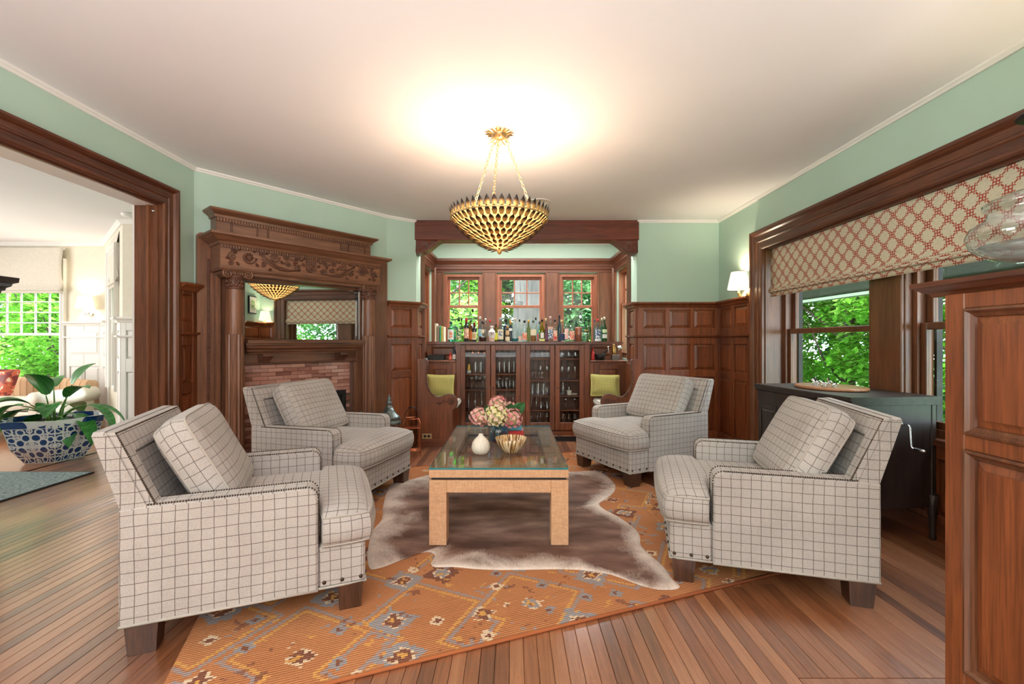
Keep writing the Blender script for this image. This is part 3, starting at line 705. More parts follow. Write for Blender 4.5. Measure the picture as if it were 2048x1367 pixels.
# carcass
bb('plinth', CX0, CX1, YF+0.0, 6.5, 0, 0.05, 'wood_x'); bb('side_panel', CX0, CX0+0.06, YF, 6.5, 0.05, 1.19); bb('side_panel', CX1-0.075, CX1, YF, 6.5, 0.05, 1.19)
bb('stile', 0.112, 0.177, YF, YF+0.03, 0.05, 1.19); bb('divider', 0.13, 0.16, YF+0.03, 6.38, 0.05, 1.19)
bb('bottom_board', CX0+0.06, CX1-0.075, YF+0.02, 6.4, 0.05, 0.075, 'wood_x')
for i in range(20):
    a = CX0+0.06+(CX1-CX0-0.135)*i/20; b2 = CX0+0.06+(CX1-CX0-0.135)*(i+1)/20
    bb('back_board', a+0.001, b2-0.001, 6.385, 6.40, 0.07, 1.19, 'wood', ch=0.003)
SH = [[0.29, 0.58, 0.79, 1.035], [0.29, 0.58, 0.79, 1.035], [0.31, 0.50, 0.705, 0.995], [0.31, 0.50, 0.705, 0.995]]
for di, (a, b2) in enumerate(D):
    lo = a-0.0 if di not in (2,) else 0.16; hi = b2 if di not in (1,) else 0.13
    if di in (0, 2):
        hi2 = (0.13 if di == 0 else CX1-0.075); lo2 = (CX0+0.06 if di == 0 else 0.16)
        for z in SH[di]: bb('shelf', lo2, hi2, YF+0.06, 6.384, z-0.009, z+0.009, 'wood_x')
    d = MB(); fw = 0.062; z0, z1 = 0.065, 1.182
    d.cbox(a+OX, a+fw+OX, -0.022, 0.012, z0, z1, 0.004); d.cbox(b2-fw+OX, b2+OX, -0.022, 0.012, z0, z1, 0.004)
    d.cbox(a+fw+OX, b2-fw+OX, -0.022, 0.012, z1-0.07, z1, 0.004); d.cbox(a+fw+OX, b2-fw+OX, -0.022, 0.012, z0, z0+0.10, 0.004)
    dd = d.build('door', 'wood', bar)
    g = MB(); g.box(a+fw+OX, b2-fw+OX, -0.004, 0.0, z0+0.10, z1-0.07); g.build('door_pane', 'doorglass', dd)
    k = MB(); kx = (b2-0.03 if di in (0, 2) else a+0.03)
    if di in (1, 3): k.ball((kx+OX, -0.030, 0.62), 0.008, 0.009, 0.012, 8, 6); k.build('latch', 'iron', dd)
# counter top: centre projects, flanks set back
ct = MB()
P = [(AL+0.002, 6.17), (-0.80, 6.17), (-0.755, 5.945), (1.043, 5.945), (1.09, 6.17), (AR-0.002, 6.17), (AR-0.002, YA-0.03), (AL+0.002, YA-0.03)]
ct.extrude([(x, y, CT-0.035) for x, y in P], (0, 0, 0.035)); ct.build('counter_top', wood('counter_wood', c(70, 34, 24), c(112, 62, 46), 'x', 0.3), label='long dark wood counter carrying the row of liquor bottles', cat='counter')
# flanking low cupboards with ledge
for s, x0, x1 in ((1, AL+0.003, CX0-0.002), (-1, CX1+0.002, AR-0.003)):
    fl = empty('side_cupboard', ((x0+x1)/2, YF+0.01, 0), 0, 'narrow panelled oak cupboard beside the bar, with ledge, behind the %s bench' % ('bench at the fireplace side; left' if s == 1 else 'bench; right'), 'cupboard')
    fl['label'] = 'narrow panelled oak cupboard left of the bar holding a black box' if s == 1 else 'narrow panelled oak cupboard right of the bar holding cocktail tools'
    cx = (x0+x1)/2
    m = MB(); m.box(x0-cx, x1-cx, 0, 0.6, 0, 0.955); m.build('body', 'wood', fl)
    panelling('door', x0-cx+0.05, x1-cx-0.05, 0.45, 0.93, [(x0-cx+0.12, x1-cx-0.12)], [(0.5, 0.86)], 'wood', parent=fl)
    m = MB(); kx = (x1-cx-0.075 if s == 1 else x0-cx+0.075); m.ball((kx, -0.045, 0.70), 0.014, 0.014, 0.014, 10, 6); m.tube([(kx, -0.02, 0.70), (kx, -0.04, 0.70)], 0.006, 8); m.ball((kx, -0.03, 0.655), 0.007, 0.006, 0.01, 8, 5); m.build('knob', 'iron', fl)
    m = MB(); m.cbox(x0-cx, x1-cx, -0.035, 0.26, 0.955, 0.978, 0.006) if s == 1 else m.cbox(x0-cx, x1-cx, -0.035, 0.26, 0.955, 0.978, 0.006); m.build('ledge', 'wood_x', fl)
    panelling('upper_panel', x0-cx, x1-cx, 0.978, 1.188, [(x0-cx+0.06, x1-cx-0.05)], [(1.03, 1.15)], 'wood', parent=fl, back=0.26, bev=0.018)
# ---- inglenook benches with scrolled ends
HALF = [(-1.10, 1.018), (-1.005, 1.02), (-0.992, 1.0), (-0.988, 0.954), (-0.996, 0.89), (-1.004, 0.831), (-1.003, 0.77), (-0.99, 0.709), (-0.968, 0.655), (-0.935, 0.61), (-0.90, 0.583), (-0.855, 0.574), (-0.82, 0.58), (-0.785, 0.595), (-0.75, 0.607), (-0.71, 0.607), (-0.675, 0.592), (-0.65, 0.56), (-0.642, 0.52), (-0.648, 0.48), (-0.668, 0.448), (-0.69, 0.432), (-0.69, 0.0), (-1.10, 0.0)]
YE = 5.30
M['cushion_white'] = plain('white_striped_cushion', c(214, 214, 206), 0.9, var=0.05)
def bench(mx):
    f = (lambda x: x) if not mx else (lambda x: 0.402-x)
    ox = f(-0.9); lb = 'built-in oak bench with scroll-carved end %s' % ('beside the wire fireside rack' if not mx else 'behind the far right armchair')
    b = empty('alcove_bench', (ox, YE, 0), 0, lb, 'bench', 'inglenook benches facing each other in the alcove')
    m = MB(); m.extrude([(f(x)-ox, 0, z) for x, z in HALF], (0, 0.055, 0)); e = m.build('bench_end', 'wood', b)
    r = MB(); pts = [(f(x)-ox, 0.0275, z) for x, z in HALF[1:22]]; r.tube(pts, 0.018, 6, flat=0.55)
    for i in range(1, 9):
        a, d_ = Vector(pts[i]), Vector(pts[i+1])
        for t in (0.0, 0.33, 0.66):
            q = a.lerp(d_, t); r.ball((q.x, q.y-0.02, q.z), 0.011, 0.014, 0.014, 6, 4)
    r.build('edge_moulding', 'carve', e)
    cvb = MB(); cx, cz = f(-0.705)-ox, 0.53; sg = 1 if not mx else -1
    cvb.tube(spiral(cx, cz, 0.052, 0.012, 0.6, 1.5, -0.004, 30, sg), 0.007, 6)
    for k in range(6): a = k*PI/3; cvb.ball((cx+0.018*math.cos(a), -0.004, cz+0.018*math.sin(a)), 0.011, 0.007, 0.011, 6, 4)
    cvb.ball((cx, -0.006, cz), 0.009)
    for k in range(5): cvb.ball((cx-sg*(0.07+0.022*k), -0.003, cz+0.012*math.sin(k*1.7)-0.006*k), 0.015, 0.007, 0.011, 7, 4)
    cvb.build('scroll_carving', 'carve', e)
    jm = MB(); jm.box(f(-0.84)-ox-0.0015, f(-0.84)-ox+0.0015, -0.001, 0.002, 0.02, 0.57); jm.build('board_joint', 'black', e)
    bs = MB(); bs.box(min(f(-1.10), f(-0.69))-ox, max(f(-1.10), f(-0.69))-ox, -0.012, 0.0, 0.0, 0.085); bs.build('base_board', 'wood_x', e)
    w0, w1 = sorted((f(AL+0.04 if not mx else -1.10), f(-0.70)))
    s_ = MB(); s_.cbox(w0-ox, w1-ox, 0.056, YF-YE-0.055, 0.36, 0.40, 0.006); s_.build('seat', 'wood_x', b)
    fb2 = MB(); q = f(-0.72)-ox; fb2.cbox(q-0.012, q+0.012, 0.056, YF-YE-0.055, 0.0, 0.36, 0.004); fb2.build('seat_front', 'wood', b)
    bk = MB(); q = f(-1.135 if not mx else -1.09)-ox; bk.cbox(q-0.012, q+0.012, 0.2, YF-YE-0.055, 0.40, 0.95, 0.004); bk.build('bench_back', 'wood', b)
    return ox
bench(False); bench(True)
def cushion_mesh(w, d, h, n=10, edge=0.35, crown=1.0, sag=0.0, seed=1, pinch=0.0):
    # soft box: full in the middle, thinner at the rim; local z = thickness; pinch pulls the sides in between the corners
    rd = random.Random(seed); ph = [rd.uniform(0, 6) for _ in range(4)]
    m = MB(); uv = []
    def prof(u, v):
        k = (1-abs(u)**4)*(1-abs(v)**4); return edge+(1-edge)*max(k, 0)**0.5*crown
    def pos(u, v, sgn):
        x = u*w/2*(1-pinch*(1-u*u)*0-pinch*(1-v*v)*abs(u)); y = v*d/2*(1-pinch*(1-u*u)*abs(v))
        r = 0.93+0.07*(1-(abs(u*v))**6)
        z = sgn*h/2*prof(u, v)+0.010*math.sin(3.1*u+ph[0])*math.sin(2.7*v+ph[1])*(1-u**4)*(1-v**4)
        return (x*r, y*r, z)
    for sgn in (-1, 1):
        b0 = len(m.v); m.grid(lambda a, b: pos(2*a-1, 2*b-1, sgn), n, n)
        uv += [((2*(i % (n+1))/n-1)*w/2, (2*(i//(n+1))/n-1)*d/2) for i in range((n+1)**2)]
    N = (n+1)**2
    ring = [i for i in range(n+1)]+[(j+1)*(n+1)+n for j in range(n)]+[n*(n+1)+n-1-i for i in range(n)]+[(n-1-j)*(n+1) for j in range(n-1)]
    # side band with its own vertices (for straight check lines)
    L = len(ring); b0 = len(m.v); acc = 0; vs = []; K = 3
    for t in range(L+1):
        i = ring[t % L]; lo = Vector(m.v[i]); hi = Vector(m.v[N+i])
        if t: acc += (Vector(m.v[ring[t % L]])-Vector(m.v[ring[t-1]])).length
        cen = (lo+hi)/2; out = Vector((cen.x/(w/2)**2, cen.y/(d/2)**2, 0)); out = out.normalized() if out.length > 0 else out
        for q in range(K+1):
            f = q/K; p = lo.lerp(hi, f)+out*0.022*math.sin(PI*f)*min(1, h/0.12); vs.append(p); uv.append((acc, p.z))
    fs = [(t*(K+1)+q, (t+1)*(K+1)+q, (t+1)*(K+1)+q+1, t*(K+1)+q+1) for t in range(L) for q in range(K)]
    m.add(vs, fs, True)
    pipe_lo = [m.v[i] for i in ring]; pipe_hi = [m.v[N+i] for i in ring]
    return m, uv, pipe_lo, pipe_hi
def olive():
    m = NT('olive_check_fabric'); uvn = m.n('ShaderNodeUVMap').outputs[0]; sp = m.n('ShaderNodeSeparateXYZ'); m.l(uvn, sp.inputs[0])
    def st(o): return m.math('GREATER_THAN', m.math('FRACT', m.math('MULTIPLY', o, 62.0)), 0.62)
    f = m.math('MULTIPLY', m.math('ADD', st(sp.outputs[0]), st(sp.outputs[1])), 0.5)
    m.base(m.ramp(f, [(0.0, c(190, 186, 112)), (0.5, c(160, 152, 84)), (1.0, c(92, 82, 46))])); m.set(Roughness=0.9); return m.m
M['olive'] = olive()
for nm, loc, rz, ti in (('fireplace-side', (-0.925, 5.815, 0.662), 0.08, -1.25), ('window-wall', (1.19, 5.815, 0.664), -0.10, -1.2)):
    m, uv, _, _ = cushion_mesh(0.37, 0.28, 0.12, 12, 0.08, 1.0, seed=3, pinch=0.13)
    m.build('throw_pillow', 'olive', uvs=uv, loc=loc, rot=(-ti, 0.03, rz), label='olive green checked throw pillow on the bench %s' % ('near the hearth lanterns' if nm == 'fireplace-side' else 'behind the armchair by the panelled corner'), cat='pillow', group='olive throw pillows')
for x0, x1, nm in ((AL+0.06, -0.66, 'under the olive pillow near the fireplace'), (1.05, 1.46, 'under the olive pillow beside the cocktail tools')):
    m, uv, lo, hi = cushion_mesh(x1-x0, YF-5.46, 0.085, 8, 0.72, 1.0, seed=5)
    o = m.build('seat_cushion', 'cushion_white', uvs=uv, loc=((x0+x1)/2, (5.38+YF-0.06)/2, 0.460), label='pale bench seat cushion with piped edge '+nm, cat='cushion', group='bench seat cushions')
    p = MB(); p.tube(hi, 0.004, 5, closed=True); p.tube(lo, 0.004, 5, closed=True); p.build('piping', plain('grey_piping', c(120, 122, 118), 0.8), o)
# ================================================================== armchairs (built facing -Y, then turned)
def plaid():
    m = NT('windowpane_check_wool'); uvn = m.n('ShaderNodeUVMap').outputs[0]; sp = m.n('ShaderNodeSeparateXYZ'); m.l(uvn, sp.inputs[0])
    wob = m.noise(m.coord('Object', (1, 1, 1)), 9, 2)
    def st(o, off):
        q = m.math('ADD', m.math('DIVIDE', o, 0.044), m.math('MULTIPLY', wob, 0.16)); q = m.math('FRACT', m.math('ADD', q, off))
        return m.math('LESS_THAN', m.math('ABSOLUTE', m.math('SUBTRACT', q, 0.5)), 0.030)
    ln = m.math('MAXIMUM', st(sp.outputs[0], 100.25), st(sp.outputs[1], 100.1))
    h = m.noise(m.coord('Object', (1, 1, 1)), 420, 2, 0.7); h2 = m.noise(m.coord('Object'), 5, 3)
    wool = m.ramp(h, [(0.33, c(140, 131, 125)), (0.62, c(200, 192, 185))])
    wool = m.mix(0.35, wool, m.ramp(h2, [(0.3, c(164, 156, 150)), (0.7, c(196, 190, 183))]))
    m.base(m.mix(m.math('MULTIPLY', ln, 0.82), wool, c(74, 62, 56))); m.set(Roughness=0.95); m.b.inputs['Sheen Weight'].default_value = 0.15; m.b.inputs['Specular IOR Level'].default_value = 0.15
    m.bump(h, 0.25, 0.002); return m.m
M['plaid'] = plaid()
M['piping'] = plain('check_piping', c(176, 168, 158), 0.9)
CW, CD = 0.82, 0.90      # width, depth (front of base at y=-0.45, back at +0.45)
armchair = empty('armchair', (0, 0, 0))
def P(mb, name, mat='plaid', parent=None, uvs=None):
    return mb.build(name, mat, parent or armchair, uvbox=uvs is None, uvs=uvs)
hw = CW/2; AT = 0.105    # arm thickness
def loft_box(secs, mb):
    # secs: list of 4-corner rings
    n = len(secs); vs = [p for s in secs for p in s]; fs = [(3, 2, 1, 0), tuple(4*(n-1)+k for k in range(4))]
    for i in range(n-1):
        for k in range(4): fs.append((4*i+k, 4*i+(k+1) % 4, 4*i+4+(k+1) % 4, 4*i+4+k))
    mb.add(vs, fs)
b = MB(); b.cbox(-hw+0.012, hw-0.012, -0.45, -0.25, 0.115, 0.305, 0.012); b.cbox(-hw+0.02, hw-0.02, -0.25, 0.40, 0.115, 0.30, 0.006); P(b, 'seat_base')
w = MB(); w.tube([(-hw+0.012, -0.25, 0.118), (-hw+0.012, -0.45, 0.118), (hw-0.012, -0.45, 0.118), (hw-0.012, -0.25, 0.118)], 0.006, 6); w.tube([(-hw, -0.25, 0.118), (-hw, 0.449, 0.118), (hw, 0.449, 0.118), (hw, -0.25, 0.118)], 0.006, 6); P(w, 'welt', 'piping')
for s in (-1, 1):
    a = MB(); x0, x1 = (hw-AT, hw) if s == 1 else (-hw, -hw+AT)
    # arm: rounded top front corner seen from the side
    r = 0.05; prof = [(-0.25, 0.115)]+[(-0.25+r-r*math.cos(t), 0.575-r+r*math.sin(t)) for t in [i*PI/12 for i in range(7)]]+[(0.375, 0.575), (0.45, 0.57), (0.45, 0.115)]
    n = len(prof); e = 0.010; vs = []
    for x, dd in ((x0, e), (x0+e, 0), (x1-e, 0), (x1, e)):
        cy, cz = 0.08, 0.345
        for (y, z) in prof:
            yy = y+(dd if y < 0 else -dd*0); zz = z-(dd if z > 0.4 else 0); vs.append((x, yy, zz))
    fs = [tuple(range(n-1, -1, -1)), tuple(3*n+k for k in range(n))]
    for i in range(3):
        for k in range(n): fs.append((i*n+k, i*n+(k+1) % n, (i+1)*n+(k+1) % n, (i+1)*n+k))
    a.add(vs, fs); ao = P(a, 'arm')
    nl = MB()
    for xe in (x0+0.004, x1-0.004):
        pts = [(-0.252+0.0, z) for z in [0.33+0.0095*i for i in range(20)]]+[(p[0]-0.001, p[1]+0.001) for p in prof[1:8]]+[(-0.2+0.0095*i, 0.5755) for i in range(60)]
        for (y, z) in pts: nl.ball((xe, y, z), 0.0042, 0.0042, 0.0042, 5, 3)
    nl.build('nailhead_trim', 'nail', ao, recalc=False, kind='stuff')
# back: slanted slab with border, recessed centre and nailheads
def by(z, front):    # back plane leans; y position of front / rear face at height z
    t = (z-0.57)/0.30
    return (0.365+0.128*max(t, -0.2)) if front else (0.45+0.089*max(t, 0))
bk = MB(); zt = 0.868
secs = []
for z, ins in ((0.30, 0), (0.57, 0), (0.72, 0), (zt-0.012, 0.0), (zt, 0.014)):
    yf, yr = by(z, True)+ins*0.5, by(z, False)-ins*0.3
    secs.append([(-hw+0.004+ins, yf, z), (hw-0.004-ins, yf, z), (hw-0.004-ins, yr, z), (-hw+0.004+ins, yr, z)])
loft_box(secs, bk); bo = P(bk, 'backrest')
fr = MB(); bw = 0.095
def bp(x, z, off): return (x, by(z, True)-off, z)
def slab(m, x0, x1, z0, z1, o0, o1, ch=0.012):
    vs = [bp(x0, z0, o0), bp(x1, z0, o0), bp(x1, z1, o0), bp(x0, z1, o0), bp(x0+ch*0, z0, o1-ch*0.3), bp(x1, z0, o1-ch*0.3), bp(x1, z1, o1-ch*0.3), bp(x0, z1, o1-ch*0.3), bp(x0+ch, z0+ch, o1), bp(x1-ch, z0+ch, o1), bp(x1-ch, z1-ch, o1), bp(x0+ch, z1-ch, o1)]
    fs = [(3, 2, 1, 0), (8, 9, 10, 11)]
    for r_ in range(2):
        for k in range(4): fs.append((r_*4+k, r_*4+(k+1) % 4, r_*4+4+(k+1) % 4, r_*4+4+k))
    m.add(vs, fs)
slab(fr, -hw+0.012, -hw+bw, 0.55, zt-0.004, -0.01, 0.026); slab(fr, hw-bw, hw-0.012, 0.55, zt-0.004, -0.01, 0.026); slab(fr, -hw+bw, hw-bw, zt-bw, zt-0.004, -0.01, 0.026)
P(fr, 'back_border')
ins = MB(); slab(ins, -hw+bw+0.006, hw-bw-0.006, 0.45, zt-bw-0.006, -0.005, 0.012, 0.006); P(ins, 'back_inset')
nl = MB()
def nrow(p, q, n):
    p = Vector(p); q = Vector(q)
    for i in range(n+1): nl.ball(p.lerp(q, i/n), 0.0046, 0.0046, 0.0046, 5, 3)
for s in (-1, 1):
    nrow(bp(s*(hw-0.016), 0.578, 0.026), bp(s*(hw-0.016), zt-0.012, 0.022), 34); nrow(bp(s*(hw-bw+0.002), 0.578, 0.018), bp(s*(hw-bw+0.002), zt-bw, 0.018), 24)
nrow(bp(-hw+0.016, zt-0.010, 0.022), bp(hw-0.016, zt-0.010, 0.022), 84); nrow(bp(-hw+bw, zt-bw+0.002, 0.018), bp(hw-bw, zt-bw+0.002, 0.018), 62)
nl.build('nailhead_trim', 'nail', bo, recalc=False, kind='stuff')
# T-shaped seat cushion
def tcush():
    m = MB(); uv = []; n, k = 24, 22
    inw = hw-AT-0.004; outw = hw+0.004; y0, y1 = -0.485, 0.36
    def xw(y): 
        t = (y+0.268)/0.014; t = min(max(t, 0), 1); return outw+(inw-outw)*t
    def top(u, v):
        y = y0+(y1-y0)*v; x = u*xw(y)
        e = (1-abs(u)**5)*(1-abs(2*v-1)**7); rr = 0.018*(abs(u)*(1-min(1, v*8)))
        z = 0.432+0.052*max(e, 0)**0.6+0.012*math.sin(2.2*u+0.6)*math.sin(3*v)*(1-u*u)
        return (x*(1-0.03*max(0, 1-v*9)*abs(u)**3), y+0.02*abs(u)**6*max(0, 1-v*6)-0.012*(1-u*u)*(1-v), z)
    vs_ = [i/k for i in range(k+1)]; vs_ = sorted(set(vs_+[0.2545, 0.262, 0.273, 0.28])); K = len(vs_)-1
    for j, v in enumerate(vs_):
        for i in range(n+1):
            u = 2*i/n-1; p = top(u, v); m.v.append(p); uv.append((p[0], p[1]-0.35*max(0, 0.47-p[2])))
    for j in range(K):
        for i in range(n): m.f.append((j*(n+1)+i, j*(n+1)+i+1, (j+1)*(n+1)+i+1, (j+1)*(n+1)+i)); m.sm.append(True); m.mi.append(0)
    ring = [i for i in range(n+1)]+[(j+1)*(n+1)+n for j in range(K)]+[K*(n+1)+n-1-i for i in range(n)]+[(K-1-j)*(n+1) for j in range(K-1)]
    hi = [m.v[i] for i in ring]; R = len(ring); acc = 0; o = len(m.v); Q = 4; lo = []
    for t in range(R+1):
        p = Vector(hi[t % R]); 
        if t: acc += (p-Vector(hi[t-1])).length
        cen = Vector((p.x, p.y+0.05, 0)); out = Vector((p.x/(0.36)**4*abs(p.x)**2, (p.y+0.06)/(0.42)**4*abs(p.y+0.06)**2, 0)); out = out.normalized() if out.length > 0 else out
        for q in range(Q+1):
            f = q/Q; z = p.z+(0.306-p.z)*f; pp = Vector((p.x, p.y, z))+out*0.018*math.sin(PI*f); m.v.append(tuple(pp)); uv.append((acc, z))
        if t < R: lo.append((p.x, p.y, 0.308))
    for t in range(R):
        for q in range(Q): m.f.append((o+t*(Q+1)+q, o+t*(Q+1)+q+1, o+(t+1)*(Q+1)+q+1, o+(t+1)*(Q+1)+q)); m.sm.append(True); m.mi.append(0)
    m.f.append(tuple(o+t*(Q+1)+Q for t in range(R))); m.sm.append(False); m.mi.append(0)
    return m, uv, hi, lo
m, uv, hi, lo = tcush(); so = P(m, 'seat_cushion', uvs=uv)
p = MB(); p.tube(hi, 0.005, 5, closed=True); p.tube(lo, 0.005, 5, closed=True); p.build('piping', 'piping', so)
# loose back pillow
m, uv, lo, hi = cushion_mesh(0.60, 0.45, 0.19, 14, 0.62, 1.0, seed=9, pinch=0.02)
po = m.build('back_pillow', 'plaid', armchair, uvs=uv, loc=(0.01, 0.238, 0.665), rot=(math.radians(62), 0, math.radians(2)))
p = MB(); p.tube(hi, 0.005, 5, closed=True); p.tube(lo, 0.005, 5, closed=True); p.build('piping', 'piping', po)
def leg_mesh(drop):
    l = MB(); t, bt = 0.055, 0.046
    vs = [(-bt, -bt, -drop), (bt, -bt, -drop), (bt, bt, -drop), (-bt, bt, -drop), (-t, -t, 0.118), (t, -t, 0.118), (t, t, 0.118), (-t, t, 0.118)]
    l.add(vs, [(3, 2, 1, 0), (4, 5, 6, 7), (0, 1, 5, 4), (1, 2, 6, 5), (2, 3, 7, 6), (3, 0, 4, 7)]); return l.mesh('leg', 'legwood')
RUGZ = 0.009
leg_rug, leg_floor = leg_mesh(0.0), leg_mesh(RUGZ)      # legs standing beside the rug reach down to the boards
for sx in (-1, 1):
    for yy in (-0.385, 0.385): link('leg', leg_rug, armchair, loc=(sx*(hw-0.065), yy, 0))
for i in range(9):
    nb = MB(); nb.ball((-hw+0.05+(CW-0.1)*i/8, -0.452, 0.142), 0.009, 0.006, 0.009, 8, 5); nb.build('stud', 'nail', armchair)
for s in (-1, 1):
    for y in (-0.43, -0.35, -0.275):
        nb = MB(); nb.ball((s*(hw-0.011), y, 0.142), 0.006, 0.009, 0.009, 8, 5); nb.build('stud', 'nail', armchair)
def place(o, near_back, F, mir, label):
    # near_back: floor point of the outer rear corner on side mir (+1: local +x side, -1: local -x)
    F = Vector(F).normalized(); phi = math.atan2(F.x, -F.y); R = Matrix.Rotation(phi, 3, 'Z')
    c0 = R @ Vector((mir*hw, 0.45, 0)); o.location = (near_back[0]-c0.x, near_back[1]-c0.y, 0); o.rotation_euler = (0, 0, phi)
    o['label'] = label; o['category'] = 'armchair'; o['group'] = 'four matching check armchairs around the coffee table'
LB = 'grey windowpane-check wool armchair '
chB = copy_tree(armchair); chC = copy_tree(armchair); chD = copy_tree(armchair)
place(armchair, (-1.502, 1.739), (0.927, 0.375), -1, LB+'in front of the wide opening to the sitting room')
place(chD, (1.667, 2.058), (-0.963, 0.269), 1, LB+'in front of the dark crank cabinet under the window')
# far-left: front far corner known; far-right: near front corner known
def place_front(o, pt, F, mir, label):
    F = Vector(F).normalized(); phi = math.atan2(F.x, -F.y); R = Matrix.Rotation(phi, 3, 'Z')
    c0 = R @ Vector((mir*hw, -0.45, 0)); place(o, (0, 0), F, mir, label); o.location = (pt[0]-c0.x, pt[1]-c0.y, 0)
place_front(chB, (-0.883, 3.99), (0.968, -0.25), 1, LB+'in front of the fireplace tiles')
place_front(chC, (0.985, 3.755), (-0.895, -0.445), 1, LB+'in front of the right alcove bench and panelled corner')
RL, RW = 3.05, 2.72; ra = math.atan2(0.352, 0.936)
for o in (armchair, chB, chC, chD):
    o.location.z = RUGZ+0.0006; R = Matrix.Rotation(o.rotation_euler.z, 3, 'Z')
    for ch_ in o.children:
        if ch_.name.split('.')[0] == 'leg':
            p = R @ ch_.location+o.location; q = Matrix.Rotation(-ra, 3, 'Z') @ (p-Vector((-1.165, 1.423, 0)))
            if not (-0.085 < q.x < RL+0.085 and -0.085 < q.y < RW+0.085): ch_.data = leg_floor

# ================================================================== coffee table
def raffia():
    m = NT('raffia_wrapped'); v = m.noise(m.coord('Object', (420, 420, 30)), 1, 2); v2 = m.noise(m.coord('Object', (30, 30, 420)), 1, 2)
    f = m.math('MULTIPLY', m.math('ADD', v, v2), 0.5)
    m.base(m.ramp(f, [(0.34, c(186, 138, 100)), (0.64, c(222, 176, 136))])); m.set(Roughness=0.6); m.bump(f, 0.2, 0.002); return m.m
M['raffia'] = raffia()
TX0, TX1, TY0, TY1 = -0.49, 0.334, 2.686, 4.055
table = empty('coffee_table', ((TX0+TX1)/2, (TY0+TY1)/2, RUGZ), 0, 'raffia-wrapped parsons coffee table with glass top on the cowhide rug', 'coffee table')
tx, ty = (TX1-TX0)/2, (TY1-TY0)/2
def tb_(name, x0, x1, y0, y1, z0, z1, mat='raffia', ch=0.003):
    m = MB(); m.cbox(x0, x1, y0, y1, z0-RUGZ, z1-RUGZ, ch); return m.build(name, mat, table)
lw = 0.103
for sx in (-1, 1):
    for sy in (-1, 1):
        xa, xb = sorted((sx*tx, sx*(tx-lw))); ya, yb = sorted((sy*ty, sy*(ty-lw))); tb_('leg', xa, xb, ya, yb, RUGZ+0.0108, 0.404)
for sy in (-1, 1): ya, yb = sorted((sy*ty, sy*(ty-lw))); tb_('apron', -tx+lw, tx-lw, ya, yb, 0.330, 0.404)
for sx in (-1, 1): xa, xb = sorted((sx*tx, sx*(tx-lw))); tb_('apron', xa, xb, -ty+lw, ty-lw, 0.330, 0.404)
def ringframe(name, x, y, wd, z0, z1, mat):
    m = MB(); m.box(-x, x, -y, -y+wd, z0-RUGZ, z1-RUGZ); m.box(-x, x, y-wd, y, z0-RUGZ, z1-RUGZ); m.box(-x, -x+wd, -y+wd, y-wd, z0-RUGZ, z1-RUGZ); m.box(x-wd, x, -y+wd, y-wd, z0-RUGZ, z1-RUGZ); return m.build(name, mat, table)
ringframe('shadow_gap', tx-0.014, ty-0.014, 0.1, 0.404, 0.420, 'black'); ringframe('top_frame', tx, ty, 0.115, 0.420, 0.466, 'raffia')
g = MB(); g.box(-tx, tx, -ty, ty, 0.466-RUGZ, 0.4775-RUGZ); g.mi = [0, 0, 1, 1, 1, 1]; g.build('glass_top', ['tableglass', 'teal'], table, recalc=False)
TT = 0.4782

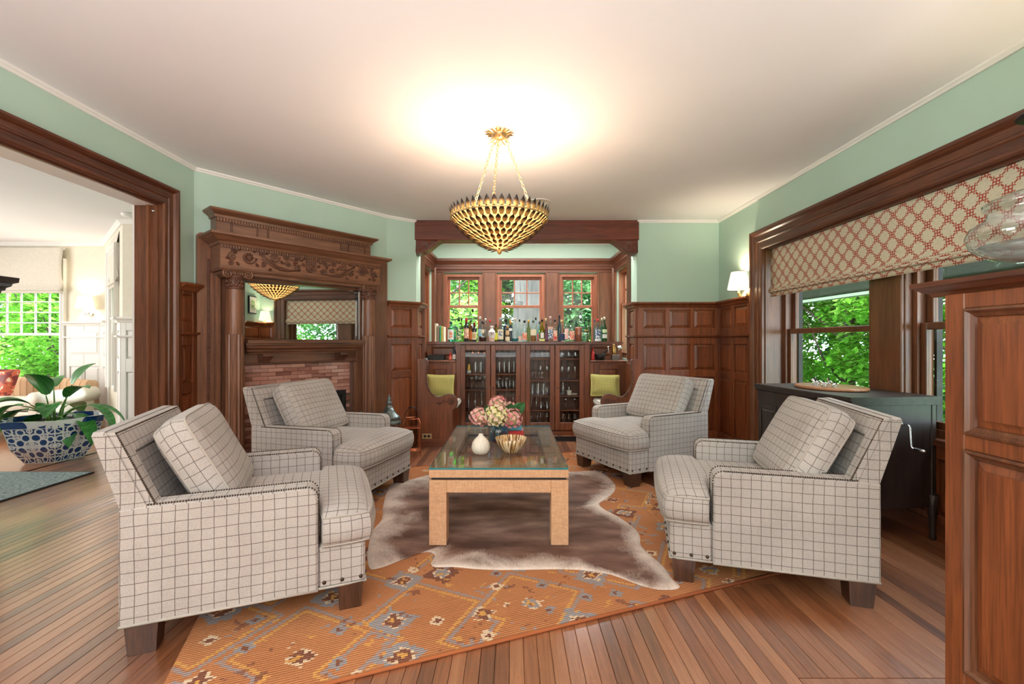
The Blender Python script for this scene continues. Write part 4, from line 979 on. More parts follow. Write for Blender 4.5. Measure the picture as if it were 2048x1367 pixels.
# ================================================================== rugs
def rugmat():
    m = NT('orange_oushak_wool'); co = m.n('ShaderNodeTexCoord').outputs['Object']
    sn = m.n('ShaderNodeVectorMath', operation='SNAP'); m.l(co, sn.inputs[0]); sn.inputs[1].default_value = (0.013, 0.009, 1)
    q = sn.outputs[0]
    def vor(scale, rnd, off=(0, 0, 0), metric='MANHATTAN'):
        mp = m.n('ShaderNodeMapping'); mp.inputs['Location'].default_value = off; m.l(q, mp.inputs[0])
        v = m.n('ShaderNodeTexVoronoi', distance=metric); v.inputs['Scale'].default_value = scale; v.inputs['Randomness'].default_value = rnd; v.voronoi_dimensions = '2D'
        m.l(mp.outputs[0], v.inputs['Vector']); return v.outputs['Distance'], v.outputs['Color']
    weave = m.noise(m.coord('Object', (160, 420, 1)), 1, 2); tone = m.noise(m.coord('Object'), 2.2, 3)
    base = m.mix(0.5, m.ramp(weave, [(0.3, c(132, 70, 42)), (0.7, c(204, 140, 94))]), m.ramp(tone, [(0.3, c(154, 86, 50)), (0.7, c(196, 130, 84))]))
    row = m.n('ShaderNodeSeparateXYZ'); m.l(co, row.inputs[0])
    rib = m.math('SINE', m.math('MULTIPLY', row.outputs[1], 2*PI/0.0125))
    base = m.mix(m.math('MULTIPLY', m.math('ADD', m.math('MULTIPLY', rib, 0.5), 0.5), 0.30), base, c(212, 158, 114))
    blue, brown, cream, gold = c(142, 146, 150), c(112, 72, 62), c(226, 202, 170), c(214, 160, 88)
    col = base
    def band(d, a, b_): return m.math('MULTIPLY', m.math('GREATER_THAN', d, a), m.math('LESS_THAN', d, b_))
    sepc = lambda cc: m.n('ShaderNodeSeparateColor')
    # stepped gold lattice
    d3, c3 = vor(2.1, 0.7, (3.1, 1.7, 0)); d3b, _ = vor(1.75, 0.55, (3.1, 1.7, 0))
    col = m.mix(m.math('MULTIPLY', band(d3, 0.50, 0.54), 0.9), col, gold); col = m.mix(m.math('MULTIPLY', band(d3, 0.57, 0.62), 0.8), col, blue)
    # large medallions
    d1, c1 = vor(2.9, 0.75, (0.4, 0.2, 0)); s1 = sepc(c1); m.l(c1, s1.inputs[0])
    nz = m.noise(q, 26, 2, 0.6); d1 = m.math('ADD', d1, m.math('MULTIPLY', m.math('SUBTRACT', nz, 0.5), 0.30))
    pick = m.mix(m.math('GREATER_THAN', s1.outputs[0], 0.5), brown, blue)
    col = m.mix(m.math('MULTIPLY', band(d1, 0.17, 0.30), m.math('GREATER_THAN', s1.outputs[1], 0.3)), col, pick)
    col = m.mix(band(d1, 0.13, 0.165), col, cream); col = m.mix(band(d1, 0.05, 0.13), col, m.mix(m.math('GREATER_THAN', s1.outputs[0], 0.5), blue, brown)); col = m.mix(m.math('LESS_THAN', d1, 0.05), col, gold)
    # ragged branches
    for sc_n, off, colr, th in ((6.5, (3, 1, 0), brown, 0.63), (5.5, (7, 5, 0), blue, 0.635), (8.0, (1, 9, 0), gold, 0.645)):
        mpn = m.n('ShaderNodeMapping'); mpn.inputs['Location'].default_value = off; m.l(q, mpn.inputs[0]); nn = m.noise(mpn.outputs[0], sc_n, 3, 0.75, 0.6)
        col = m.mix(m.math('MULTIPLY', m.math('GREATER_THAN', nn, th), 0.8), col, colr)
    # small blossoms
    d2, c2 = vor(5.6, 0.9, (1.3, 4.2, 0)); s2 = sepc(c2); m.l(c2, s2.inputs[0]); on = m.math('MULTIPLY', m.math('GREATER_THAN', s2.outputs[0], 0.5), m.math('GREATER_THAN', d1, 0.36))
    d2 = m.math('ADD', d2, m.math('MULTIPLY', m.math('SUBTRACT', nz, 0.5), 0.25))
    col = m.mix(m.math('MULTIPLY', band(d2, 0.10, 0.22), on), col, m.mix(m.math('GREATER_THAN', s2.outputs[1], 0.5), blue, cream)); col = m.mix(m.math('MULTIPLY', m.math('LESS_THAN', d2, 0.10), on), col, brown)
    wear = m.ramp(m.noise(m.coord('Object', (70, 260, 1)), 1, 3, 0.7), [(0.42, (0.0, 0, 0, 1)), (0.66, (1, 1, 1, 1))])
    sw = m.n('ShaderNodeSeparateColor'); m.l(wear, sw.inputs[0])
    col = m.mix(m.math('MULTIPLY', sw.outputs[0], 0.5), col, base)
    m.base(col); m.set(Roughness=0.95); m.b.inputs['Specular IOR Level'].default_value = 0.1; m.bump(m.math('ADD', weave, m.math('MULTIPLY', rib, 0.5)), 0.6, 0.004); return m.m
M['rug'] = rugmat()
rg = MB(); rg.cbox(0, RL, 0, RW, 0.0005, RUGZ, 0.004); rug = rg.build('area_rug', 'rug', loc=(-1.165, 1.423, 0), rot=ra, label='large orange patterned wool rug lying askew under the seating group', cat='rug')
M['selv'] = plain('orange_selvedge', c(164, 92, 52), 0.95)
for yy in (0.004, RW):
    ed = MB(); ed.tube([(0, yy, 0.007), (RL, yy, 0.007)], 0.0075, 6); ed.build('selvedge', 'selv', rug)
# cowhide
def unp(px, py, z=RUGZ):
    t = (1.22-z)/((py-683.5)/910.2); return ((px-1024)/910.2*t, t)
HP_ = [(742, 1140), (770, 1133), (800, 1121), (835, 1106), (862, 1103), (872, 1112), (860, 1127), (868, 1135), (905, 1133), (950, 1138), (1000, 1140), (1060, 1139), (1120, 1138), (1173, 1140), (1225, 1149), (1278, 1170), (1317, 1180), (1352, 1179), (1362, 1173), (1345, 1159), (1327, 1131), (1295, 1106), (1280, 1089), (1281, 1075), (1274, 1060), (1243, 1036), (1207, 1018), (1196, 1007), (1208, 1001), (1229, 984), (1232, 969), (1211, 948), (1190, 940), (1137, 944), (1100, 938), (1040, 930), (980, 930), (920, 936), (856, 949), (819, 960), (783, 966), (773, 984), (766, 1010), (765, 1040), (748, 1056), (740, 1074), (734, 1110), (736, 1130)]
hp = [unp(*q) for q in HP_]; pts = []
for i in range(len(hp)):
    a_, b_ = hp[i], hp[(i+1) % len(hp)]
    for t in range(3): pts.append((a_[0]+(b_[0]-a_[0])*t/3, a_[1]+(b_[1]-a_[1])*t/3))
for _ in range(1): pts = [((pts[i-1][0]+2*pts[i][0]+pts[(i+1) % len(pts)][0])/4, (pts[i-1][1]+2*pts[i][1]+pts[(i+1) % len(pts)][1])/4) for i in range(len(pts))]
hx, hy = -0.02, 3.05; hide = MB(); n = len(pts); rings = [1.0, 0.985, 0.95, 0.9, 0.82, 0.7, 0.55, 0.4, 0.22]; val = []
spx = [((p[0]-hx), (p[1]-hy)) for p in pts]
for ri, sc_ in enumerate(rings):
    for (x, y) in spx:
        ax, ay = hx+x*sc_, hy+y*sc_
        zz = RUGZ+0.0012+(0.0045 if ri > 0 else 0)+(0.004*(0.5+0.5*math.sin(ax*5+1.3*math.sin(ay*4)))*(1-sc_**6))
        hide.v.append((ax, ay, zz)); val.append(sc_)
hide.v.append((hx, hy, RUGZ+0.006)); val.append(0)
for ri in range(len(rings)-1):
    for k in range(n): j = (k+1) % n; hide.f.append((ri*n+k, ri*n+j, (ri+1)*n+j, (ri+1)*n+k)); hide.sm.append(ri > 0); hide.mi.append(0)
for k in range(n): hide.f.append(((len(rings)-1)*n+k, (len(rings)-1)*n+(k+1) % n, len(hide.v)-1)); hide.sm.append(True); hide.mi.append(0)
def hidemat():
    m = NT('cowhide_hair'); at = m.n('ShaderNodeAttribute'); at.attribute_name = 'edge'; e = at.outputs['Fac']
    n1 = m.noise(m.coord('Object'), 2.6, 5, 0.6, 0.4); hair = m.noise(m.coord('Object', (160, 26, 1), (0, 0, 0.5)), 1, 4, 0.7, 0.8); n3 = m.noise(m.coord('Object', (1, 2.4, 1)), 3.0, 3)
    f = m.math('ADD', e, m.math('MULTIPLY', m.math('SUBTRACT', n1, 0.5), 0.75)); f = m.math('ADD', f, m.math('MULTIPLY', m.math('SUBTRACT', hair, 0.5), 0.18))
    dark = m.ramp(n3, [(0.3, c(88, 60, 48)), (0.55, c(128, 96, 82)), (0.75, c(160, 128, 112))])
    col = m.mix(m.ramp(f, [(0.76, (0, 0, 0, 1)), (1.0, (1, 1, 1, 1))]), dark, c(226, 208, 194))
    m.base(m.mix(0.35, col, m.ramp(hair, [(0.3, (0.55, 0.55, 0.55, 1)), (0.7, (1, 1, 1, 1))]), 'MULTIPLY')); m.set(Roughness=0.8); m.b.inputs['Specular IOR Level'].default_value = 0.2; m.bump(hair, 0.3, 0.003); return m.m
M['hide'] = hidemat()
ho = hide.build('cowhide_rug', 'hide', label='taupe and cream cowhide rug spread under the coffee table', cat='rug')
at = ho.data.attributes.new('edge', 'FLOAT', 'POINT'); at.data.foreach_set('value', val)

# ================================================================== chandelier
CHX, CHY = -0.088, 3.19
ch = empty('chandelier', (CHX, CHY, ZC), 0, 'gold leaf-tiered bowl chandelier hanging on three chains', 'chandelier')
def leafmat():
    m = NT('gilt_bronze_leaf'); tc = m.n('ShaderNodeTexCoord').outputs['Object']; sp = m.n('ShaderNodeSeparateXYZ'); m.l(tc, sp.inputs[0])
    nz = m.noise(m.coord('Object'), 60, 3); f = m.math('ADD', sp.outputs[2], m.math('MULTIPLY', m.math('SUBTRACT', nz, 0.5), 0.2))
    m.base(m.ramp(f, [(0.30, c(226, 176, 100)), (0.48, c(150, 104, 58)), (0.58, c(66, 48, 36)), (0.9, c(40, 32, 28))])); m.set(Roughness=0.42, Metallic=0.55); return m.m
M['leafgold'] = leafmat()
M['gilt'] = plain('champagne_gilt', c(214, 186, 138), 0.32, 0.85, var=0.15, scale=30)
lf = MB()
def leafshape(u, v):   # unit leaf: base at origin, tip at z=1, cupped, tip curling outward (-y)
    t = v; wdt = 0.5*math.sin(PI*min(1, t*0.86+0.14))**0.75*(1-t**6); x = (2*u-1)*wdt
    return (x, -0.22*t*t-0.20*(1-(2*u-1)**2)*wdt, t)
lf.grid(leafshape, 4, 7); leaf_me = lf.mesh('leaf', 'leafgold', recalc=False)
ROWN = [46, 44, 40, 36, 31, 26, 21, 15, 8]
DZ_R, DZ_B = 2.085-ZC, 1.858-ZC      # rim and bottom
def bowl(r): return DZ_B+(DZ_R-DZ_B)*(r/0.345)**1.65
for i, n in enumerate(ROWN):
    t = i/(len(ROWN)-1); r = 0.332*(1-t)+0.022*t; z = bowl(r)+0.004
    slope = math.atan2(bowl(r+0.02)-bowl(r-0.015), 0.035); tilt = PI/2-slope+0.12-(0.75 if i == 0 else (0.2 if i == 1 else 0))
    for k in range(n):
        q = 2*PI*(k+0.5*(i % 2))/n; w_ = min(0.036, 2*PI*r/n*0.82+0.004)
        link('leaf', leaf_me, ch, loc=(r*math.cos(q), r*math.sin(q), z), rot=(tilt, 0, q+PI/2), scale=(w_, 0.05, 0.074 if i else 0.078))
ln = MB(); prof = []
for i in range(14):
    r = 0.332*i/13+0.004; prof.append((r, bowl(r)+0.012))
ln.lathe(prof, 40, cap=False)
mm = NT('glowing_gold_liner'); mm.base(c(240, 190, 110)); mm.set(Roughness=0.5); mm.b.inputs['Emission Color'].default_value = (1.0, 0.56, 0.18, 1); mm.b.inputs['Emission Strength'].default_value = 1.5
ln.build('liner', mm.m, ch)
rim = MB(); rim.tube([(0.338*math.cos(2*PI*k/48), 0.338*math.sin(2*PI*k/48), DZ_R-0.01) for k in range(48)], 0.005, 6, closed=True); rim.build('rim_ring', 'gilt', ch)
fn_ = MB(); fn_.lathe([(0.002, DZ_B-0.026), (0.012, DZ_B-0.018), (0.016, DZ_B-0.008), (0.022, DZ_B+0.004)], 14); fn_.build('finial', 'leafgold', ch)
can = MB(); can.lathe([(0.004, -0.05), (0.03, -0.045), (0.055, -0.02), (0.06, 0.0)], 24); can.build('canopy', 'gilt', ch)
lg = MB(); lg.grid(leafshape, 4, 6); cleaf = lg.mesh('canopy_leaf', 'gilt')
for i, (n, r, tl) in enumerate(((15, 0.045, 1.2), (10, 0.03, 1.95))):
    for k in range(n): q = 2*PI*(k+0.5*i)/n; link('canopy_leaf', cleaf, ch, loc=(r*math.cos(q), r*math.sin(q), -0.018-0.02*i), rot=(tl, 0, q+PI/2), scale=(0.028, 0.04, 0.068))
lk = MB()
lk.tube([(0.009*math.cos(2*PI*k/10), 0, 0.0155*math.sin(2*PI*k/10)) for k in range(10)], 0.0026, 5, closed=True); link_me = lk.mesh('chain_link', 'gilt')
for j in range(3):
    q = 2*PI*j/3+2.5; p0 = Vector((0.045*math.cos(q), 0.045*math.sin(q), -0.035)); p1 = Vector((0.30*math.cos(q), 0.30*math.sin(q), DZ_R-0.015))
    cho = MB(); cho.tube([p0+Vector((0, 0, 0.004)), p0], 0.003, 5); cc = cho.build('chain', 'gilt', ch); d = p1-p0; N = int(d.length/0.0245); qt = d.to_track_quat('Z', 'Y').to_euler()
    for k in range(N):
        l_ = link('chain_link', link_me, cc, loc=p0+d*(k+0.5)/N); e = d.to_track_quat('Z', 'Y') @ Matrix.Rotation(PI/2*(k % 2), 3, 'Z').to_quaternion(); l_.rotation_euler = e.to_euler()
M['bulb'] = emis('lit_bulb', (1.0, 0.80, 0.55, 1), 28)
for j in range(6):
    q = 2*PI*j/6+0.3; x, y = 0.17*math.cos(q), 0.17*math.sin(q)
    bl = MB(); bl.lathe([(0.003, 0), (0.014, 0.012), (0.019, 0.03), (0.014, 0.05), (0.008, 0.06)], 10, (x, y, DZ_R-0.08)); bl.build('bulb', 'bulb', ch)
lo_ = light('chandelier_light', 'POINT', (CHX, CHY, 2.12), 13, (1.0, 0.92, 0.80), radius=0.07)
for j in range(3):
    q = 2*PI*j/3+0.3; light('chandelier_bulb_light', 'POINT', (CHX+0.17*math.cos(q), CHY+0.17*math.sin(q), 2.10), 3, (1.0, 0.92, 0.80), radius=0.03)
# ceiling speaker
sp = MB(); sp.lathe([(0.125, -0.001), (0.125, -0.006), (0.117, -0.008), (0.112, -0.005), (0.0, -0.006)][::-1], 36); sp.build('ceiling_speaker', 'trimwhite', loc=(0.283, 4.77, ZC), label='round white flush speaker grille in the ceiling', cat='speaker')
# ================================================================== right wall: shade, sconces, crank cabinet
def trellis():
    m = NT('red_chain_trellis_linen'); uvn = m.n('ShaderNodeUVMap').outputs[0]; sp = m.n('ShaderNodeSeparateXYZ'); m.l(uvn, sp.inputs[0]); u, v = sp.outputs[0], sp.outputs[1]
    S = 0.128
    a = m.math('DIVIDE', m.math('ADD', u, v), S); b = m.math('DIVIDE', m.math('SUBTRACT', u, v), S)
    def tri(x): return m.math('SUBTRACT', m.math('FRACT', m.math('ADD', x, 100.5)), 0.5)      # -0.5..0.5, 0 on the line
    def chain(across, along):
        d = m.math('ABSOLUTE', tri(across)); t = tri(along)
        at_ = m.math('ABSOLUTE', t)
        # links: two strands bulging apart near the crossings, single strand mid-way
        w = m.math('MULTIPLY', m.math('ABSOLUTE', m.math('SINE', m.math('MULTIPLY', at_, 2*PI*3.0/2*1.0*1.33))), 0.11)
        near = m.math('LESS_THAN', at_, 0.375)
        w = m.math('MULTIPLY', w, near)
        return m.math('LESS_THAN', m.math('ABSOLUTE', m.math('SUBTRACT', d, w)), 0.046)
    ln = m.math('MAXIMUM', chain(a, b), chain(b, a))
    lin = m.noise(m.coord('UV', (300, 40, 1)), 1, 3); lin2 = m.noise(m.coord('UV', (40, 300, 1)), 1, 3)
    base = m.ramp(m.math('MULTIPLY', m.math('ADD', lin, lin2), 0.5), [(0.35, c(206, 196, 170)), (0.65, c(234, 226, 204))])
    col = m.mix(m.math('MULTIPLY', ln, 0.92), base, c(176, 60, 40)); m.t.nodes.remove(m.b)
    df = m.n('ShaderNodeBsdfDiffuse'); m.l(col, df.inputs[0]); tl = m.n('ShaderNodeBsdfTranslucent'); m.l(col, tl.inputs[0])
    mx = m.n('ShaderNodeMixShader'); mx.inputs[0].default_value = 0.12; m.l(df.outputs[0], mx.inputs[1]); m.l(tl.outputs[0], mx.inputs[2]); m.l(mx.outputs[0], m.out.inputs[0]); return m.m
M['trellis'] = trellis()
def roman_shade(name, mat, loc, rot, x0, x1, ztop, zbot, label, folds=True, bow=0.012, backm=None):
    # profile (y, z) of the cloth, top to bottom, with stacked folds; y<0 towards the room
    pr = [(0, ztop), (0, ztop-0.002)]
    zf = zbot+0.085
    nseg = 10
    for i in range(1, nseg+1): t = i/nseg; pr.append((-bow*math.sin(PI*t)-0.01*t, ztop+(zf+0.02-ztop)*t))
    if folds:
        for k in range(3):
            z = zf-0.006-k*0.016; pr += [(-0.028-0.005*k, z+0.012), (-0.034-0.006*k, z-0.004), (-0.014, z-0.010), (-0.012, z-0.002)]
        pr += [(-0.020, zf-0.05), (-0.018, zbot)]
    m = MB(); acc = 0; uvs = []; nx = 24; prev = None
    for (y, z) in pr:
        if prev: acc += math.hypot(y-prev[0], z-prev[1])
        prev = (y, z)
        for i in range(nx+1):
            t = i/nx; x = x0+(x1-x0)*t; fl = 0.010*math.sin(PI*t*7+z*5)*(1 if z < zf+0.1 else 0.15); spread = 0.02*max(0, (zf+0.12-z)/0.2)*(2*t-1) if z > zf-0.03 else 0.0
            m.v.append((x+spread*0.6, y+fl*0.4, z)); uvs.append((x, -acc))
    for j in range(len(pr)-1):
        for i in range(nx): m.f.append((j*(nx+1)+i, j*(nx+1)+i+1, (j+1)*(nx+1)+i+1, (j+1)*(nx+1)+i)); m.sm.append(True); m.mi.append(0)
    o = m.build(name, mat, uvs=uvs, recalc=False, loc=loc, rot=rot, label=label, cat='roman shade')
    h = MB(); h.cbox(x0+0.005, x1-0.005, 0.004, 0.03, ztop-0.03, ztop, 0.003); h.build('head_rail', 'trimwhite', o)
    sd = o.modifiers.new('thickness', 'SOLIDIFY'); sd.thickness = 0.003; sd.offset = 0
    return o
roman_shade('roman_shade', 'trellis', (XR+0.03, 0, 0), -PI/2, -4.42, -OY0-0.015, OZ1-0.016, 1.655, 'red and cream chain-trellis roman shade half down over the right window')
M['shade'] = emis('lit_sconce_shade', (1.0, 0.86, 0.66, 1), 0.9, c(244, 236, 220))
def sconce(loc, rot, label, double=False, power=13, metal='brassy'):
    # local: wall at y=0, lamp towards -y; origin at back-plate centre
    o = empty('wall_sconce', loc, rot, label, 'wall lamp')
    m = MB(); m.lathe([(0.0, 0.012), (0.03, 0.012), (0.042, 0.006), (0.045, 0)][::-1], 20); m.xf(Matrix.Rotation(PI/2, 4, 'X')); m.build('back_plate', metal, o)
    a = MB()
    for x in (-0.02, 0.02): a.tube([(x*0.3, -0.01, -0.005), (x, -0.035, -0.03), (x, -0.07, -0.028), (x*0.7, -0.095, 0.0), (x*0.3, -0.10, 0.035)], 0.005, 7)
    a.lathe([(0.012, 0.02), (0.016, 0.03), (0.011, 0.036), (0.011, 0.10)], 12, (0, -0.10, 0)); a.build('arm', metal, o)
    s = MB(); s.lathe([(0.112, 0.075), (0.076, 0.255)], 32, (0, -0.10, 0), cap=False); s.lathe([(0.110, 0.076), (0.074, 0.254)], 32, (0, -0.10, 0), cap=False); s.build('lamp_shade', 'shade', o, recalc=False)
    for z, r in ((0.075, 0.112), (0.255, 0.076)):
        t = MB(); t.tube([(r*math.cos(2*PI*k/32), -0.10+r*math.sin(2*PI*k/32), z) for k in range(32)], 0.0025, 5, closed=True); t.build('shade_rim', 'trimwhite', o)
    b = MB(); b.lathe([(0.004, 0.10), (0.02, 0.125), (0.024, 0.15), (0.014, 0.175), (0.004, 0.18)], 12, (0, -0.10, 0)); b.build('bulb', 'bulb', o)
    R = Matrix.Rotation(rot, 3, 'Z'); p = Vector(loc)+R @ Vector((0, -0.10, 0.20)); light('sconce_light', 'POINT', p, power, (1.0, 0.82, 0.6), radius=0.03)
    return o
sconce((XR, 4.815, 1.705), -PI/2, 'brass wall sconce with lit ivory shade beside the right window casing')
sconce((XR, 1.70, 1.66), -PI/2, 'second brass wall sconce seen only in the over-mantel mirror', power=13)
wq = wainscot('trim_20', (XR, OY0-0.20, 0), -PI/2, OY0-0.20-1.55, [(0.06, 0.5)], mitre=(0, 0))
wq = wainscot('trim_21', (XR, 1.55, 0), PI, 0.6, [(0.06, 0.54)], mitre=(0, 0))
pic = empty('framed_picture', (2.2, 1.555, 2.02), PI, 'small black-framed garden watercolour seen in the over-mantel mirror', 'picture')
m = MB(); m.box(-0.13, 0.13, -0.02, 0, -0.17, 0.17); m.box(-0.11, 0.11, -0.026, -0.02, -0.15, 0.15, 0); m.build('frame', 'black', pic)
m = MB(); m.box(-0.11, 0.11, -0.028, -0.026, -0.15, 0.15); m.build('mount', 'trimwhite', pic)
wc = NT('garden_watercolour'); wc.base(wc.ramp(wc.noise(wc.coord('Object'), 24, 4), [(0.35, c(70, 110, 60)), (0.5, c(150, 180, 120)), (0.58, c(230, 226, 214)), (0.75, c(190, 120, 90))]))
m = MB(); m.box(-0.065, 0.065, -0.03, -0.028, -0.09, 0.09); m.build('picture', wc.m, pic)
# antique crank cabinet (old gramophone console)
u = Vector((0.085, -0.934, 0)); ga = math.atan2(u.y, u.x); GL, GD, GH = 0.94, 0.60, 0.885
gram = empty('gramophone_cabinet', (1.955, 3.675, 0), ga, 'dark antique gramophone console with side crank under the right window', 'cabinet')
def gb(name, x0, x1, y0, y1, z0, z1, mat='dkwood', parent=None, ch=0.004):
    m = MB(); m.cbox(x0, x1, y0, y1, z0, z1, ch); return m.build(name, mat, parent or gram)
top = MB(); top.mould((0, 0, GH-0.05), (GL, 0, GH-0.05), (0, 1, 0), (0, 0, 1), [(0.018, 0), (0.008, 0.012), (0.004, 0.026), (0, 0.03), (0, 0.05), (GD, 0.05), (GD, 0.03), (GD-0.004, 0.026), (GD-0.008, 0.012), (GD-0.018, 0)]); top.build('top', 'dkwood_x', gram)
gb('lid_seam', 0.29, 0.292, 0.0, GD, GH-0.0005, GH+0.0006, 'black'); gb('lid_seam', 0.57, 0.572, 0.0, GD, GH-0.0005, GH+0.0006, 'black')
body = gb('body', 0.02, GL-0.02, 0.022, GD-0.02, 0.27, GH-0.05)
ap = MB(); ap.extrude([(0.02, 0.014, GH-0.05), (GL-0.02, 0.014, GH-0.05), (GL-0.02, 0.014, GH-0.125), (GL-0.10, 0.014, GH-0.14), (GL*0.62, 0.014, GH-0.155), (GL*0.38, 0.014, GH-0.155), (0.10, 0.014, GH-0.14), (0.02, 0.014, GH-0.125)], (0, 0.012, 0)); ap.build('frieze', 'dkwood', gram)
for a_, b_ in ((0.05, 0.25), (0.26, 0.46), (0.48, 0.68), (0.69, 0.89)):
    d = panelling('door', a_, b_, 0.31, GH-0.15, [(a_+0.022, b_-0.022)], [(0.335, GH-0.185)], 'dkwood', parent=gram, back=0.024, th=0.016, bev=0.012, proud=0.006)
    k = MB(); k.ball((b_-0.012 if a_ in (0.05, 0.48) else a_+0.012, 0.002, 0.56), 0.006); k.build('knob', 'chrome', d)
for x in (0.025, GL-0.025):
    for y in (0.035, GD-0.035):
        l_ = MB(); l_.lathe([(0.016, 0), (0.02, 0.015), (0.015, 0.03), (0.018, 0.10), (0.026, 0.2), (0.03, 0.28)], 10, (x, y, 0)); l_.build('leg', 'dkwood', gram)
gb('corner_post', GL-0.045, GL-0.016, GD-0.05, GD-0.016, 0.27, GH-0.05)
gb('stretcher', 0.04, GL-0.04, 0.03, 0.05, 0.20, 0.28); gb('stretcher', GL-0.035, GL-0.02, 0.04, GD-0.04, 0.20, 0.28)
cr = MB(); cx, cy = GL-0.018, 0.34
cr.lathe([(0.016, 0), (0.016, 0.006), (0.007, 0.01)], 12); cr.xf(Matrix.Translation((cx, cy, 0.72)) @ Matrix.Rotation(PI/2, 4, 'Y'))
cr.tube([(cx, cy, 0.72), (cx+0.05, cy, 0.72), (cx+0.062, cy, 0.712), (cx+0.068, cy, 0.60), (cx+0.075, cy, 0.588), (cx+0.09, cy, 0.585)], 0.006, 8); cr.tube([(cx+0.088, cy, 0.585), (cx+0.10, cy, 0.585), (cx+0.145, cy, 0.585), (cx+0.155, cy, 0.585)], [0.007, 0.012, 0.010, 0.004], 10); cr.build('crank', 'chrome', gram)
# racing-game board on it with small horse-and-rider figures
bd = MB(); bd.lathe([(0.24, 0), (0.25, 0.006), (0.25, 0.016), (0.243, 0.022)], 48); bd.v = [(x, y*0.8, z) for x, y, z in bd.v]
bd.build('serving_board', wood('light_oak_board', c(142, 92, 60), c(196, 140, 98), 'x', 0.3), loc=(2.28, 3.26, GH+0.0008), rot=ga, label='oval light oak board on the dark crank cabinet', cat='board')
for i, (x, y) in enumerate(((-0.02, 0.12), (-0.06, 0.07), (-0.105, 0.0), (-0.10, -0.08), (-0.07, -0.14), (0.06, 0.10))):
    hm = MB(); hm.lathe([(0.014, 0), (0.017, 0.003), (0.015, 0.007)], 12)
    hm.tube([(-0.016, 0, 0.026), (0, 0, 0.025), (0.014, 0, 0.028), (0.022, 0, 0.036), (0.026, 0, 0.042), (0.033, 0, 0.038)], [0.006, 0.0065, 0.006, 0.0045, 0.004, 0.0025], 7)
    for q in ((-0.014, -0.02), (-0.012, -0.006), (0.012, 0.02), (0.010, 0.006)): hm.tube([(q[0], 0.003 if q[1] > 0 else -0.003, 0.024), (q[1]*0.9, 0, 0.006)], 0.0018, 5)
    hm.tube([(-0.016, 0, 0.028), (-0.026, 0, 0.022)], [0.003, 0.001], 5)
    fg = empty('horse_figurine', (2.28+x, 3.26+y, GH+0.0235), 1.2+0.5*i, 'small silver racing-horse figurine, %s one, on the oval oak board' % ('first', 'second', 'third', 'fourth', 'fifth', 'back')[i], 'figurine', 'silver horse figurines on the oak board')
    hm.build('horse', 'chrome', fg)
    jm = MB(); jm.tube([(-0.002, 0, 0.030), (0.002, 0, 0.040), (0.008, 0, 0.046)], [0.005, 0.0045, 0.003], 7); jm.ball((0.010, 0, 0.050), 0.0042); jm.build('rider', 'iron', fg)

# ================================================================== right foreground: panelled screen wall end with cap, hanging glass lantern
DXF, DYF, DH = 1.425, 1.50, 1.375
dv = MB(); dv.box(DXF+0.026, DXF+0.14, -1.0, DYF, 0, DH); scr = dv.build('screen_wall', 'wood', label='tall red-brown oak panelled screen with moulded cap at the right edge', cat='screen')
for q, zz in (((0.07, 0.95), None),):
    po = panelling('panelling', 0, DYF+1.0, 0, DH, [(0.066, 0.80), (0.88, 1.6), (1.68, 2.42)], [(0.18, 0.882), (0.93, 1.325)], 'wood', parent=scr, loc=(DXF+0.026, DYF, 0), rot=-PI/2, bev=0.05, proud=0.018, th=0.026)
    for a_, b_ in ((0.066, 0.80), (0.88, 1.6)):
        for z0, z1 in ((0.18, 0.882), (0.93, 1.325)):
            mm = MB()
            for (p0, p1, aa) in (((a_, 0, z0), (b_, 0, z0), (0, 0, 1)), ((a_, 0, z1), (b_, 0, z1), (0, 0, -1)), ((a_, 0, z0), (a_, 0, z1), (1, 0, 0)), ((b_, 0, z0), (b_, 0, z1), (-1, 0, 0))):
                mm.mould(p0, p1, aa, (0, -1, 0), [(0, 0.01), (0, 0.032), (0.008, 0.034), (0.016, 0.024), (0.026, 0.02), (0.03, 0.01)], (1, 0), (-1, 0))
            mm.build('panel_moulding', 'casing', po)
    cm_ = MB(); CP2 = [(-0.14, 0), (0.01, 0), (0.018, 0.012), (0.032, 0.018), (0.05, 0.03), (0.058, 0.034), (0.058, 0.05), (-0.14, 0.05)]
    cm_.mould((-0.05, -0.0, DH-0.004), (2.5, 0, DH-0.004), (0, -1, 0), (0, 0, 1), CP2, (-0.8, 0), (0, 0)); cm_.build('cap', 'casing_x', po)
lt = empty('glass_lantern', (1.345, 1.13, 0), 0, 'clear glass bell lantern hanging in front of the patterned shade', 'lantern')
LZ = 1.425
LG = glassmat('lantern_glass', (0.90, 0.93, 0.93), 0.30, 0.03)
m = MB(); m.lathe([(0.002, LZ), (0.07, LZ+0.002), (0.115, LZ+0.014), (0.15, LZ+0.042), (0.160, LZ+0.070), (0.152, LZ+0.092), (0.128, LZ+0.108), (0.118, LZ+0.118), (0.117, LZ+0.134), (0.123, LZ+0.142)], 40, cap=False); m.build('globe', LG, lt)
m = MB(); m.lathe([(0.125, LZ+0.142), (0.127, LZ+0.150), (0.118, LZ+0.158), (0.085, LZ+0.172), (0.05, LZ+0.182), (0.03, LZ+0.19), (0.026, LZ+0.196)], 40, cap=False); m.build('lid', LG, lt)
m = MB(); m.lathe([(0.02, LZ+0.192), (0.034, LZ+0.20), (0.040, LZ+0.212), (0.034, LZ+0.222), (0.012, LZ+0.232), (0.006, LZ+0.24)], 24); m.build('finial', 'pewter', lt)
m = MB(); m.lathe([(0.05, LZ+0.004), (0.1, LZ+0.016), (0.135, LZ+0.044), (0.10, LZ+0.046), (0.0, LZ+0.046)], 32, cap=False); m.build('salt_filling', glassmat('frosted_fill', (0.75, 0.8, 0.8), 0.3, 0.3), lt)
